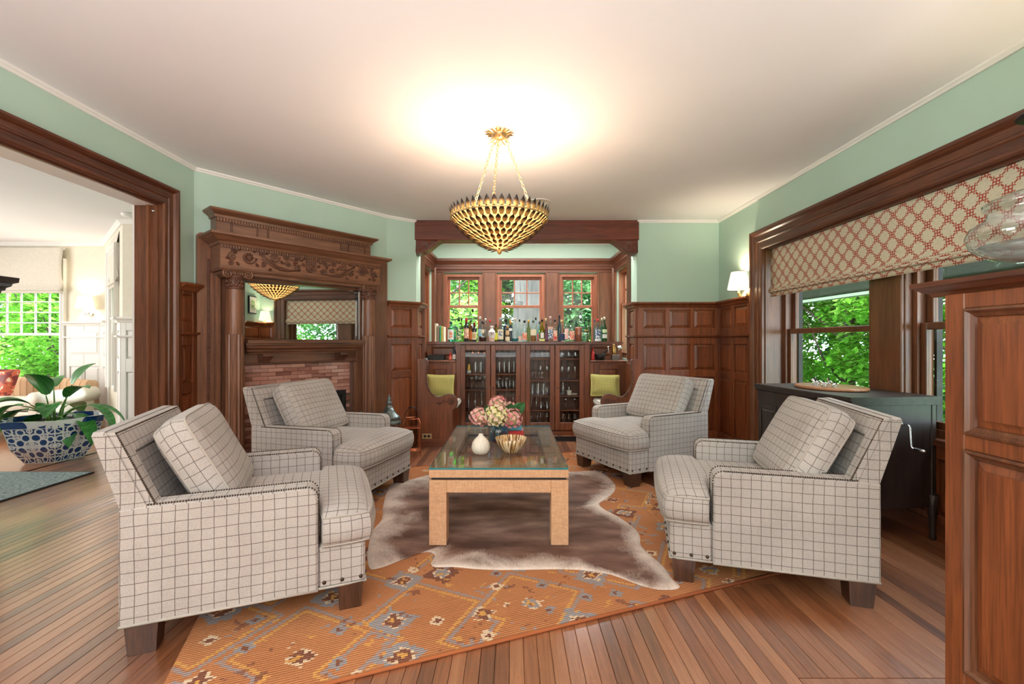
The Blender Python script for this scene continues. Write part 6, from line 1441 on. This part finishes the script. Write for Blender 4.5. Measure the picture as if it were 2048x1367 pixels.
ts = empty('bar_tool_stand', (1.375, 6.06, LZ_), 0, 'steel cocktail tool holder on the right ledge', 'tool holder')
m = MB(); m.cbox(-0.05, 0.05, -0.04, 0.04, 0, 0.07, 0.003); m.build('holder', plain('grey_steel', c(120, 116, 112), 0.35, 0.8), ts)
m = MB(); m.lathe([(0.022, 0.06), (0.026, 0.10), (0.026, 0.16), (0.018, 0.18), (0.014, 0.20), (0.012, 0.215)], 16, (-0.02, 0, 0)); m.build('shaker', 'brassy', ts)
m = MB(); m.tube([(0.03, 0.0, 0.05), (0.045, 0, 0.15), (0.05, 0, 0.155)], 0.003, 6); m.lathe([(0.0, 0), (0.03, 0.002), (0.032, 0.006), (0.0, 0.006)], 18, (0, 0, 0)); m.xf(Matrix.Translation((0.055, -0.01, 0.165)) @ Matrix.Rotation(PI/2, 4, 'X'), len(m.v)-18*4); m.build('strainer', 'chrome', ts)
m = MB(); m.tube([(-0.075, 0, 0.0), (-0.085, 0, 0.10), (-0.095, 0, 0.17)], 0.004, 6); m.ball((-0.095, 0, 0.172), 0.012, 0.008, 0.016, 8, 6); m.build('bar_spoon', 'chrome', ts)

# ================================================================== glasses on the cabinet shelves
def gl_mesh(kind):
    m = MB()
    P = {'wine': [(0.032, 0), (0.033, 0.003), (0.006, 0.007), (0.004, 0.012), (0.004, 0.075), (0.012, 0.085), (0.032, 0.11), (0.036, 0.135), (0.030, 0.175)],
         'flute': [(0.028, 0), (0.028, 0.003), (0.005, 0.007), (0.004, 0.06), (0.014, 0.08), (0.021, 0.13), (0.021, 0.17), (0.018, 0.21)],
         'coupe': [(0.033, 0), (0.033, 0.003), (0.006, 0.010), (0.010, 0.022), (0.005, 0.04), (0.004, 0.09), (0.02, 0.10), (0.045, 0.125), (0.047, 0.145)],
         'tumbler': [(0.0, 0.003), (0.028, 0.0), (0.030, 0.004), (0.034, 0.10)], 'pint': [(0.0, 0.004), (0.026, 0), (0.028, 0.006), (0.037, 0.15)],
         'short': [(0.0, 0.003), (0.02, 0), (0.022, 0.004), (0.030, 0.07)], 'nick': [(0.024, 0), (0.024, 0.003), (0.005, 0.006), (0.004, 0.04), (0.016, 0.055), (0.026, 0.075), (0.026, 0.105)],
         'stemless': [(0.0, 0.003), (0.024, 0), (0.036, 0.025), (0.04, 0.05), (0.030, 0.105)], 'pitcher': [(0.0, 0.004), (0.035, 0), (0.038, 0.01), (0.04, 0.10), (0.026, 0.14), (0.034, 0.17)]}[kind]
    m.lathe(P, 16, cap=False); return m.mesh(kind+'_glass', GLW)
GLW = glassmat('glassware', (0.97, 0.98, 0.98), 0.40, 0.05)
GM = {k: gl_mesh(k) for k in ('wine', 'flute', 'coupe', 'tumbler', 'pint', 'short', 'nick', 'stemless', 'pitcher')}
NM = {'wine': 'stemmed wine glass', 'flute': 'tall slim flute glass', 'coupe': 'long-stemmed coupe glass', 'tumbler': 'straight tumbler', 'pint': 'tall beer glass', 'short': 'short rocks glass', 'nick': 'small stemmed cordial glass', 'stemless': 'rounded stemless glass', 'pitcher': 'small clear pitcher'}
DN = ['first', 'second', 'third', 'fourth']; SN = ['bottom', 'second', 'third', 'fourth', 'top']
def shelfz(d, s): return 0.0755 if s == 0 else SH[d][s-1]+0.0095
def glasses(d, s, kind, n, y=6.12, f0=0.08, f1=0.92, sc_=1.0):
    a, b = D[d]; a += 0.075; b -= 0.075
    for i in range(n):
        t = f0+(f1-f0)*(i/(n-1) if n > 1 else 0.5)
        yy = y+(0.085 if n >= 4 and i % 2 else 0)
        od = '' if n == 1 else ', %s from the left' % ('first', 'second', 'third', 'fourth', 'fifth', 'sixth')[i]
        o = link('drinking_glass', GM[kind], None, loc=(a+(b-a)*t, yy, shelfz(d, s)), scale=(sc_, sc_, sc_), label='%s behind the %s cabinet door, %s shelf%s%s' % (NM[kind], DN[d], SN[s], od, '' if y < 6.2 else ', rear row'), cat='glass', group='glasses behind the %s cabinet door' % DN[d])
glasses(0, 3, 'pint', 2, f0=0.45, f1=0.75); glasses(0, 2, 'coupe', 2, f0=0.25, f1=0.7); glasses(0, 2, 'wine', 2, 6.25, 0.45, 0.92); glasses(0, 1, 'flute', 3, f0=0.08, f1=0.8, sc_=1.1); glasses(0, 0, 'wine', 3)
glasses(1, 4, 'tumbler', 6, f0=0.1, f1=1.0, sc_=0.95); glasses(1, 3, 'pint', 4, f0=0.14, f1=0.95); glasses(1, 2, 'tumbler', 5, 6.22); glasses(1, 2, 'coupe', 2, 6.10, 0.15, 0.55); glasses(1, 1, 'wine', 3); glasses(1, 0, 'tumbler', 4)
glasses(2, 4, 'tumbler', 3, f0=0.4, f1=0.95); glasses(2, 3, 'nick', 4, f0=0.12, f1=0.68); glasses(2, 3, 'wine', 2, 6.27, 0.6, 0.98); glasses(2, 2, 'pint', 3, f0=0.12, f1=0.75); glasses(2, 2, 'tumbler', 3, 6.27, 0.4, 1.0, 0.85); glasses(2, 1, 'flute', 2, f0=0.05, f1=0.33, sc_=0.75); glasses(2, 1, 'tumbler', 2, f0=0.6, f1=0.95); glasses(2, 0, 'pint', 2, f0=0.04, f1=0.40); glasses(2, 0, 'wine', 2, 6.23, f0=0.6, f1=0.98)
glasses(3, 4, 'stemless', 3, f0=0.15, f1=0.92, sc_=0.88); glasses(3, 3, 'wine', 3, f0=0.15, f1=0.9); glasses(3, 2, 'pitcher', 1, f0=0.2, f1=0.2); glasses(3, 1, 'coupe', 2, f0=0.35, f1=0.88, sc_=0.9); glasses(3, 0, 'wine', 3, f0=0.2, f1=0.9)
for i, t in enumerate((0.30, 0.62, 0.94)):
    a, b = D[0]; a += 0.075; b -= 0.075
    o = empty('copper_mug', (a+(b-a)*t, 6.12, shelfz(0, 4)), 1.2+0.1*i, 'hammered copper mug, %s of three, on the top shelf behind the first cabinet door' % ('first', 'second', 'last')[i], 'mug', 'copper mugs on the top shelf')
    m = MB(); m.lathe([(0.0, 0.002), (0.026, 0), (0.034, 0.012), (0.034, 0.045), (0.028, 0.06), (0.03, 0.075)], 18, cap=False); m.build('cup', 'copper', o); m = MB(); m.tube([(0.032, 0, 0.06), (0.052, 0, 0.055), (0.054, 0, 0.03), (0.034, 0, 0.016)], 0.004, 6); m.build('handle', 'copper', o)
fg = empty('golden_figurine', (D[0][0]+0.10, 6.10, shelfz(0, 3)), 0, 'small golden and white figurine on the fourth shelf behind the first door', 'figurine')
m = MB(); m.lathe([(0.028, 0), (0.03, 0.02), (0.026, 0.04)], 14); m.build('base', 'trimwhite', fg); m = MB(); m.lathe([(0.024, 0.038), (0.026, 0.06), (0.018, 0.085), (0.02, 0.10), (0.016, 0.12), (0.0, 0.13)], 14); m.build('body', plain('yellow_gilt', c(214, 164, 50), 0.3, 0.4), fg)
sh_ = empty('cocktail_shaker', (D[3][0]+0.20, 6.10, shelfz(3, 2)), 0, 'ivory and steel cocktail shaker on the third shelf behind the fourth door', 'shaker')
m = MB(); m.lathe([(0.0, 0.001), (0.026, 0), (0.03, 0.01), (0.034, 0.06), (0.03, 0.068)], 18); m.build('cup', 'cream', sh_); m = MB(); m.lathe([(0.03, 0.068), (0.022, 0.085), (0.012, 0.10), (0.012, 0.125), (0.0, 0.127)], 16); m.build('cap', 'chrome', sh_)
m = MB(); m.lathe([(0.0, 0), (0.035, 0.0), (0.055, 0.02), (0.05, 0.022), (0.03, 0.006), (0.0, 0.005)], 24); m.build('small_dish', 'cream', loc=(D[3][1]-0.115, 6.12, shelfz(3, 2)), label='small cream dish on the third shelf behind the fourth door', cat='dish')
# ================================================================== sitting room seen through the left opening
SY = 6.72; E1 = Vector((-6.01, 6.72, 0)); E2 = Vector((-4.69, 5.48, 0))
wx0, wx1 = -8.08, -6.66
m = MB(); m.box(-8.7, wx0, SY, SY+0.16, 0, ZC); m.box(wx1, E1.x, SY, SY+0.16, 0, ZC); m.box(wx0, wx1, SY, SY+0.16, 0, 0.60); m.box(wx0, wx1, SY, SY+0.16, 2.36, ZC); m.build('wall_sitting_back', 'cream', kind='structure')
dl = (E2-E1).length; da = ang(E1, E2); d0, d1 = 0.72, 1.42
m = MB(); m.box(0, d0, 0, 0.16, 0, ZC); m.box(d1, dl, 0, 0.16, 0, ZC); m.box(d0, d1, 0, 0.16, 0, 0.60); m.box(d0, d1, 0, 0.16, 2.36, ZC); m.build('wall_sitting_bay', 'cream', loc=E1, rot=da, kind='structure')
m = MB(); m.box(E2.x, -2.5, E2.y, E2.y+0.12, 0, ZC); m.build('wall_sitting_side', 'cream', kind='structure')
m = MB(); m.box(-8.7, -8.6, -0.1, SY, 0, ZC); m.build('wall_sitting_left', 'cream', kind='structure')
m = MB(); m.box(-8.7, XL-0.174, -0.2, -0.1, 0, ZC); m.build('wall_sitting_near', 'cream', kind='structure')
window('window_8', (0, SY+0.03, 0), 0, wx0, wx1, 0.60, 1.335, 2.36, 6, 6, 'trimwhite', 0.03, 0.04)
window('window_9', E1, da, d0, d1, 0.60, 1.335, 2.36, 2, 3, 'trimwhite', 0.03, 0.04)
casing('trim_22', (0, SY, 0), 0, wx0, wx1, 0.6, 2.36, 0.085, mat='trimwhite', matx='trimwhite'); casing('trim_23', E1, da, d0, d1, 0.6, 2.36, 0.10, mat='trimwhite', matx='trimwhite')
RW_ = [(0.15, 0.86), (1.02, 1.36)]
wainscot('trim_24', (wx1+0.088, SY, 0), 0, E1.x-wx1-0.088, [(0.06, 0.27), (0.275, 0.50)], zs=[(0.15, 0.86)], mat='trimwhite', ztop=1.46)
wainscot('trim_25', E1, da, d0-0.10, [(0.05, 0.56)], zs=RW_, mat='trimwhite', ztop=1.46); wainscot('trim_26', E1+(E2-E1).normalized()*(d1+0.10), da, dl-d1-0.10, [(0.05, 0.25)], zs=RW_, mat='trimwhite', ztop=1.46)
wainscot('trim_27', E2, 0, 1.6, [(0.06, 0.36), (0.46, 0.9)], zs=RW_, mat='trimwhite', ztop=1.46)
field(wx1+0.16, E1.x-0.06, 1.04, 1.38, SY-0.026, 0.014, 0.03).build('trim_28', 'trimwhite', kind='structure')
cmb = MB(); poly_run(cmb, [(-8.6, SY), (E1.x, E1.y), (E2.x, E2.y), (-2.9, E2.y)], [(0, 0), (0.02, 0), (0.03, 0.02), (0.05, 0.04), (0.05, 0.05), (0, 0.05)], ZC-0.05); cmb.build('trim_29', 'trimwhite', kind='structure')
M['linen'] = plain('cream_linen', c(214, 208, 194), 0.9, var=0.05, scale=40)
roman_shade('roman_shade', 'linen', (0, SY-0.06, 0), 0, wx0-0.05, wx1+0.10, 2.60, 1.93, 'relaxed cream linen roman shade on the sitting-room window behind the sofa', bow=0.03)
roman_shade('roman_shade', 'linen', E1+Vector((0.05, -0.05, 0)), da, d0-0.06, d1+0.06, 2.60, 1.93, 'cream linen roman shade on the angled bay window of the sitting room', bow=0.03)
sconce((-6.21, SY, 1.635), 0, 'nickel wall sconce with white shade beside the sitting-room window', power=7, metal='chrome')
m = MB(); m.lathe([(0.07, 0), (0.07, -0.02), (0.055, -0.035), (0, -0.035)], 24); sd = m.build('smoke_detector', 'trimwhite', loc=(-4.38, 5.2, ZC), label='round white smoke detector on the sitting-room ceiling', cat='detector')
# sofa
sf = empty('sofa', (-6.75, 5.95, 0), 0, 'peach striped camelback sofa under the sitting-room window', 'sofa')
def stripes():
    m = NT('peach_stripe'); s_ = m.n('ShaderNodeSeparateXYZ'); m.l(m.n('ShaderNodeTexCoord').outputs['Object'], s_.inputs[0]); f = m.math('FRACT', m.math('MULTIPLY', s_.outputs[0], 11.0))
    m.base(m.ramp(f, [(0.0, c(206, 166, 126)), (0.8, c(216, 182, 146)), (0.9, c(170, 130, 96))])); m.set(Roughness=0.9); return m.m
M['peach'] = stripes()
m = MB(); pts = [(-0.95, 0.30)]+[(-0.95+1.9*i/16, 0.63+0.05*math.sin(PI*i/16)) for i in range(17)]+[(0.95, 0.30)]; m.extrude([(p[0], 0.30, p[1]) for p in pts], (0, 0.14, 0.0), True); m.build('backrest', 'peach', sf)
m = MB(); m.tube([(-0.95+1.9*i/16, 0.37, 0.62+0.05*math.sin(PI*i/16)) for i in range(17)], 0.07, 10); m.build('back_roll', 'peach', sf)
m = MB(); m.cbox(-0.9, 0.9, -0.40, 0.32, 0.14, 0.36, 0.02); m.build('seat_base', 'cream', sf)
for k in range(2): q, uv, _, _ = cushion_mesh(0.84, 0.66, 0.15, 8, 0.7); q.build('seat_cushion', 'cream', sf, uvs=uv, loc=(-0.43+0.86*k, -0.05, 0.43))
for s in (-1, 1):
    m = MB(); m.cbox(s*0.92-0.07, s*0.92+0.07, -0.42, 0.34, 0.14, 0.50, 0.02); m.tube([(s*0.95, -0.43, 0.51), (s*0.95, 0.36, 0.51)], 0.10, 14); m.build('arm', 'cream', sf)
    for y in (-0.36, 0.36): m = MB(); m.lathe([(0.015, 0), (0.02, 0.01), (0.028, 0.14)], 10, (s*0.86, y, 0)); m.build('leg', 'black', sf)
q, uv, _, _ = cushion_mesh(0.40, 0.34, 0.14, 8, 0.15, pinch=0.06)
ik = NT('red_ikat'); ik.base(ik.ramp(ik.noise(ik.coord('Object'), 12, 3), [(0.35, c(120, 40, 36)), (0.5, c(196, 90, 60)), (0.62, c(226, 200, 170))], 'CONSTANT')); q.build('sofa_pillow', ik.m, uvs=uv, loc=(-6.72, 5.96, 0.69), rot=(1.2, 0, 0.1), label='red patterned pillow propped on the peach sofa', cat='pillow')
# blue and white planter with broad-leaf plant
def bluewhite():
    m = NT('blue_white_glaze'); uvn = m.n('ShaderNodeUVMap').outputs[0]; s_ = m.n('ShaderNodeSeparateXYZ'); m.l(uvn, s_.inputs[0])
    u_, v_ = m.math('ABSOLUTE', s_.outputs[0]), m.math('ABSOLUTE', s_.outputs[1]); a_, b_ = m.math('MAXIMUM', u_, v_), m.math('MINIMUM', u_, v_)
    def dist(cx, cy): return m.math('SQRT', m.math('ADD', m.math('POWER', m.math('SUBTRACT', a_, cx), 2.0), m.math('POWER', m.math('SUBTRACT', b_, cy), 2.0)))
    def ring(cx, cy, r, w_): return m.math('LESS_THAN', m.math('ABSOLUTE', m.math('SUBTRACT', dist(cx, cy), r)), w_)
    white = ring(0.47, 0.20, 0.20, 0.045)
    for q in (ring(0.78, 0.36, 0.15, 0.035), ring(0.84, 0.84, 0.20, 0.04), ring(0.55, 0.60, 0.12, 0.03), ring(0.85, 0.0, 0.10, 0.03), m.math('LESS_THAN', b_, 0.035), m.math('LESS_THAN', m.math('ABSOLUTE', m.math('SUBTRACT', a_, b_)), 0.03), m.math('LESS_THAN', dist(0.0, 0.0), 0.09), m.math('GREATER_THAN', a_, 0.94), ring(0.2, 0.0, 0.08, 0.03)): white = m.math('MAXIMUM', white, q)
    m.base(m.mix(white, c(24, 62, 122), c(228, 232, 234))); m.set(Roughness=0.12); m.b.inputs['Coat Weight'].default_value = 0.4; return m.m
M['delft'] = bluewhite()
PX, PY = -4.80, 4.78
pl = empty('hexagonal_planter', (PX, PY, 0), math.radians(-45), 'hexagonal blue and white ceramic planter on the sitting-room floor', 'planter')
pl.scale = (0.78, 0.78, 0.95)
def hexring(r, z): return [(r*math.cos(k*PI/3), r*math.sin(k*PI/3), z) for k in range(6)]
Rr = [(0.315, 0.0), (0.46, 0.17), (0.535, 0.40)]
for k in range(6):
    m = MB(); vs, uvs = [], []
    for i, (r, z) in enumerate(Rr):
        h = hexring(r, z); a_, b_ = Vector(h[k]), Vector(h[(k+1) % 6])
        for t in (0, 0.5, 1): vs.append(a_.lerp(b_, t)); uvs.append(((2*t-1)*(0.97), -1+2*z/0.40))
    m.add(vs, [(i*3+j, i*3+j+1, (i+1)*3+j+1, (i+1)*3+j) for i in range(2) for j in range(2)]); m.build('side_panel', 'delft', pl, recalc=False, uvs=uvs)
m = MB(); vs = hexring(0.54, 0.395)+hexring(0.555, 0.465)+hexring(0.50, 0.465)+hexring(0.49, 0.40); m.add(vs, [(r*6+k, r*6+(k+1) % 6, r*6+6+(k+1) % 6, r*6+6+k) for r in range(3) for k in range(6)]); m.build('rim', 'delft', pl, uvs=[((i % 2)*0.6, 0.2+0.1*(i//6)) for i in range(24)])
m = MB(); m.add(hexring(0.495, 0.41), [(0, 1, 2, 3, 4, 5)]); m.build('soil', plain('dark_soil', c(40, 30, 24), 0.95), pl)
m = MB(); m.add(hexring(0.315, 0.001), [(5, 4, 3, 2, 1, 0)]); m.build('base', 'trimwhite', pl)
plant = empty('broadleaf_plant', (PX, PY, 0.391), 0, 'green broad-leaved palm grass growing in the blue and white planter', 'plant')
M['palm'] = (lambda m: (m.base(m.ramp(m.noise(m.coord('Object', (60, 6, 6)), 1, 2), [(0.3, c(30, 96, 40)), (0.7, c(82, 158, 74))])), m.set(Roughness=0.3), m.m)[2])(NT('palm_leaf'))
def frond(az, stem, length, wid, lean, droop):
    stem *= 0.95; length *= 0.92; d = Vector((math.cos(az), math.sin(az), 0)); s_ = d.cross(Vector((0, 0, 1))); p = Vector((0.05*d.x, 0.05*d.y, 0)); pts = [p.copy()]; th = PI/2-lean*0.3
    for i in range(6): p = p+(d*math.cos(th)+Vector((0, 0, 1))*math.sin(th))*stem/6; pts.append(p.copy()); th -= lean*0.12
    st = MB(); st.tube(pts, [0.011-0.001*i for i in range(7)], 6); so_ = st.build('stalk', 'stem', plant)
    m = MB(); N = 12
    for i in range(N+1):
        t = i/N; w_ = wid*math.sin(PI*min(1, 0.06+t*0.94))**0.75*(1-0.15*t)
        for j in range(7):
            q = (j-3)/3; zz = 0.35*w_*abs(q)+0.006*(j % 2); m.v.append(tuple(p+s_*q*w_+Vector((0, 0, zz))))
        p = p+(d*math.cos(th)+Vector((0, 0, 1))*math.sin(th))*length/N; th -= droop/N
    for i in range(N):
        for j in range(6): m.f.append((i*7+j, i*7+j+1, (i+1)*7+j+1, (i+1)*7+j)); m.sm.append(True); m.mi.append(0)
    o = m.build('leaf', 'palm', plant, recalc=False)
rd = random.Random(11)
for az, st, ln_, wd, le, dr in ((2.4, 0.42, 0.50, 0.10, 0.9, 1.3), (1.2, 0.40, 0.34, 0.10, 0.4, 0.8), (-0.3, 0.30, 0.42, 0.09, 0.8, 1.0), (0.1, 0.34, 0.50, 0.07, 1.7, 1.6), (-0.15, 0.25, 0.44, 0.09, 2.0, 1.2), (0.5, 0.28, 0.46, 0.08, 1.6, 1.2), (-0.9, 0.26, 0.40, 0.10, 1.2, 1.3), (3.3, 0.26, 0.40, 0.10, 1.7, 1.3), (-2.2, 0.25, 0.38, 0.12, 1.0, 1.4), (-1.5, 0.30, 0.34, 0.13, 0.3, 0.9), (2.9, 0.22, 0.44, 0.09, 2.1, 1.3), (-2.8, 0.30, 0.36, 0.10, 1.5, 1.8), (1.9, 0.25, 0.34, 0.10, 1.5, 1.1), (-0.5, 0.2, 0.36, 0.08, 2.2, 1.0)):
    frond(az, st, ln_, wd, le, dr)
# blue-grey braided rug
def braid():
    m = NT('blue_grey_braid'); f = m.noise(m.coord('Object', (30, 90, 1)), 1, 2); g_ = m.noise(m.coord('Object', (90, 30, 1)), 1, 2)
    m.base(m.ramp(m.math('MULTIPLY', m.math('ADD', f, g_), 0.5), [(0.38, c(66, 84, 88)), (0.52, c(124, 140, 140)), (0.66, c(168, 176, 172))])); m.set(Roughness=0.9); m.bump(f, 0.5, 0.004); return m.m
m = MB(); m.cbox(-6.6, -3.9, 2.3, 4.24, 0.0005, 0.011, 0.003); r2 = m.build('braided_rug', braid(), label='blue-grey braided rug on the sitting-room floor by the planter', cat='rug')
m = MB(); m.tube([(-6.6, 4.24, 0.007), (-3.9, 4.24, 0.007), (-3.9, 2.3, 0.007)], 0.008, 6); m.build('binding', 'black', r2)
# dark cabinet whose stepped cornice shows at the left edge
dc = empty('dark_bookcase', (-3.61, 2.85, 0), 0, 'tall dark cabinet whose stepped cornice shows at the left edge', 'cabinet')
m = MB(); m.box(-0.21, 0.21, -0.15, 0.15, 0.0, 1.54); m.build('body', 'dkwood', dc)
CRN = [(0, 0), (0.03, 0), (0.035, 0.015), (0.06, 0.02), (0.065, 0.035), (0.10, 0.045), (0.11, 0.062), (0.15, 0.07), (0.155, 0.10), (0, 0.10)]
m = MB(); m.mould((-0.21, -0.15, 1.54), (0.21, -0.15, 1.54), (0, -1, 0), (0, 0, 1), CRN, (-1, 0), (1, 0)); m.mould((0.21, -0.15, 1.54), (0.21, 0.15, 1.54), (1, 0, 0), (0, 0, 1), CRN, (-1, 0), (0, 0)); m.box(-0.21, 0.21, -0.15, 0.15, 1.54, 1.64); m.build('cornice', 'dkwood', dc)
# ================================================================== garden outside the windows
def leafm(name, a_, b_, d_):
    m = NT(name); r = m.noise(m.coord('Object'), 1.1, 3); r2 = m.noise(m.coord('Object'), 30, 2)
    col = m.ramp(m.math('ADD', m.math('MULTIPLY', r, 0.6), m.math('MULTIPLY', r2, 0.4)), [(0.32, a_), (0.5, b_), (0.68, d_)]); m.t.nodes.remove(m.b)
    df = m.n('ShaderNodeBsdfDiffuse'); m.l(col, df.inputs[0]); tl = m.n('ShaderNodeBsdfTranslucent'); m.l(col, tl.inputs[0]); mx = m.n('ShaderNodeMixShader'); mx.inputs[0].default_value = 0.35
    m.l(df.outputs[0], mx.inputs[1]); m.l(tl.outputs[0], mx.inputs[2]); m.l(mx.outputs[0], m.out.inputs[0]); return m.m
M['lf1'] = leafm('bright_foliage', c(36, 84, 18), c(84, 142, 40), c(168, 200, 104)); M['lf2'] = leafm('cool_foliage', c(40, 84, 46), c(82, 130, 82), c(140, 172, 120))
bk_ = NT('grey_bark'); bk_.base(bk_.ramp(bk_.noise(bk_.coord('Object', (9, 9, 1.4)), 2, 5, 0.7), [(0.35, c(16, 15, 14)), (0.65, c(50, 47, 43))])); bk_.set(Roughness=0.95); M['bark'] = bk_.m
M['bark2'] = plain('dark_bark', c(58, 48, 40), 0.9, var=0.3)
def foliage_mesh(name, mat, n, blobs, size, seed):
    rd = random.Random(seed); v, f = [], []
    for i in range(n):
        bx_, by_, bz_, br = blobs[rd.randrange(len(blobs))]
        while True:
            q = Vector((rd.uniform(-1, 1), rd.uniform(-1, 1), rd.uniform(-1, 1)))
            if q.length < 1: break
        q = q.normalized()*(q.length**0.5); p = Vector((bx_, by_, bz_))+q*br
        a = Vector((rd.uniform(-1, 1), rd.uniform(-1, 1), rd.uniform(-0.7, 0.4))).normalized(); b = a.cross(Vector((rd.uniform(-.6, .6), rd.uniform(-.6, .6), 1))).normalized(); s = size*rd.uniform(0.6, 1.3); o = len(v)
        v += [tuple(p), tuple(p+a*s*0.5+b*s*0.3), tuple(p+a*s), tuple(p+a*s*0.5-b*s*0.3)]; f.append((o, o+1, o+2, o+3))
    me = bpy.data.meshes.new(name); me.from_pydata(v, [], f); me.materials.append(M[mat]); return me
def blobs(seed, n, rx, ry, z0, z1, r0, r1):
    rd = random.Random(seed); return [(rd.uniform(-rx, rx), rd.uniform(-ry, ry), rd.uniform(z0, z1), rd.uniform(r0, r1)) for _ in range(n)]
FM = [foliage_mesh('foliage_a', 'lf1', 16000, blobs(1, 26, 1.7, 1.3, 0.2, 4.4, 0.35, 0.75), 0.13, 1), foliage_mesh('foliage_b', 'lf2', 16000, blobs(2, 26, 1.7, 1.3, 0.0, 4.6, 0.35, 0.75), 0.13, 2), foliage_mesh('foliage_c', 'lf1', 12000, blobs(3, 22, 1.5, 1.2, 0.4, 4.0, 0.3, 0.6), 0.10, 3)]
tk = MB(); rd = random.Random(8)
tk.tube([(0, 0, -0.3), (0.05, 0, 1.0), (-0.05, 0.05, 2.2), (0.1, 0, 3.8)], [0.09, 0.07, 0.055, 0.02], 8)
for i in range(9):
    z = 0.5+0.35*i; a = i*2.4; p = Vector((0, 0, z)); tk.tube([p, p+Vector((0.5*math.cos(a), 0.5*math.sin(a), 0.45)), p+Vector((1.2*math.cos(a+0.3), 1.2*math.sin(a+0.3), 1.1))], [0.035, 0.022, 0.008], 6)
trunk_me = tk.mesh('trunk', 'bark2')
def tree(loc, kind, s, rz, label):
    o = empty('garden_tree', loc, rz, label, 'tree', 'leafy trees in the garden'); o.scale = (s, s, s)
    link('trunk', trunk_me, o); f = link('foliage', FM[kind], o); return o
gm = MB(); gm.box(-30, 30, 7.3, 45, -0.7, -0.6); gm.box(3.2, 40, -12, 7.3, -0.7, -0.6); gm.build('ground', plain('garden_lawn', c(70, 120, 44), 0.95, var=0.4, scale=3), kind='structure')
# behind the alcove windows
for i, (x, y, k, s, w_) in enumerate(((-1.9, 10.6, 0, 1.05, 'bright green tree filling the left alcove window'), (0.2, 12.6, 1, 1.3, 'cool green tree behind the big trunk in the middle alcove window'), (2.3, 10.8, 1, 1.05, 'cool green tree filling the right alcove window'), (-4.6, 12.0, 1, 1.3, 'tree beyond the far left side of the alcove'), (4.9, 12.4, 0, 1.3, 'tree beyond the far right side of the alcove'), (-0.7, 15.5, 0, 1.7, 'tall bright tree far behind the alcove'), (2.9, 16, 0, 1.7, 'tall bright tree far behind the right alcove window'))):
    tree((x, y, -0.6), k, s, i*1.3, w_)
m = MB(); m.lathe([(0.62, -0.7), (0.45, 0.0), (0.40, 1.5), (0.38, 3.2), (0.36, 6.0)], 28, fn=lambda a, z: 1+0.04*math.sin(a*9+z*2)); bt = m.build('big_tree_trunk', 'bark', loc=(0.42, 9.6, 0), label='massive grey tree trunk behind the middle alcove window', cat='tree trunk')
# beyond the right window
for i, (x, y, k, s, w_) in enumerate(((6.6, 5.6, 0, 1.0, 'bright tree seen through the left sash of the right window'), (6.4, 8.6, 0, 1.1, 'bright tree behind the left sash, farther along the garden'), (7.2, 2.6, 1, 1.1, 'cool green tree seen through the second sash of the right window'), (9.6, 6.8, 0, 1.5, 'tall bright tree at the back of the side garden'), (9.4, 11.2, 1, 1.6, 'tall cool tree at the far corner of the side garden'), (9.6, 3.0, 0, 1.5, 'tall bright tree opposite the second sash'), (6.2, 0.2, 2, 1.0, 'small-leaved tree near the house corner'), (6.6, 11.5, 0, 1.2, 'bright tree near the corner of the house'))):
    tree((x, y, -0.6), k, s, i*0.9, w_)
# beyond the sitting-room windows
for i, (x, y, k, s, w_) in enumerate(((-9.2, 9.6, 0, 1.0, 'bright yellow-green tree in the sitting-room window'), (-11.6, 11.4, 0, 1.4, 'tall bright tree behind the sitting-room window'), (-7.2, 11.2, 0, 1.2, 'bright tree right of the sitting-room window'), (-3.6, 9.4, 1, 1.0, 'cool tree outside the angled bay'), (-14, 13, 1, 1.7, 'tall cool tree far behind the sitting room'))):
    tree((x, y, -0.6), k, s, i*1.7, w_)
# porch eave with string bulbs outside the right window
pe = MB(); pe.box(3.55, 4.4, -1.0, 9.5, 1.98, 2.10); pe.box(4.3, 4.42, -1.0, 9.5, 1.80, 2.10); eave = pe.build('porch_eave', plain('grey_eave', c(84, 84, 76), 0.8, var=0.03), label='grey porch eave outside the right window', cat='eave')
eg = MB(); eg.box(4.28, 4.30, -1.0, 9.5, 1.80, 1.835); eg.build('eave_edge', 'trimwhite', eave)
for y in (4.34, 3.84):
    o = empty('string_bulb', (4.1, y, 1.868), 0, 'clear string-light bulb hanging from the porch eave, %s one' % ('farther' if y > 4 else 'nearer'), 'bulb', 'string-light bulbs under the porch')
    m = MB(); m.lathe([(0.012, 0.05), (0.014, 0.09), (0.01, 0.10)], 10); m.tube([(0, 0, 0.1), (0, 0, 0.108)], 0.003, 5); m.build('socket', 'black', o); m = MB(); m.lathe([(0.004, -0.02), (0.022, 0.0), (0.026, 0.02), (0.014, 0.05)], 12); m.build('bulb_glass', 'clear', o)
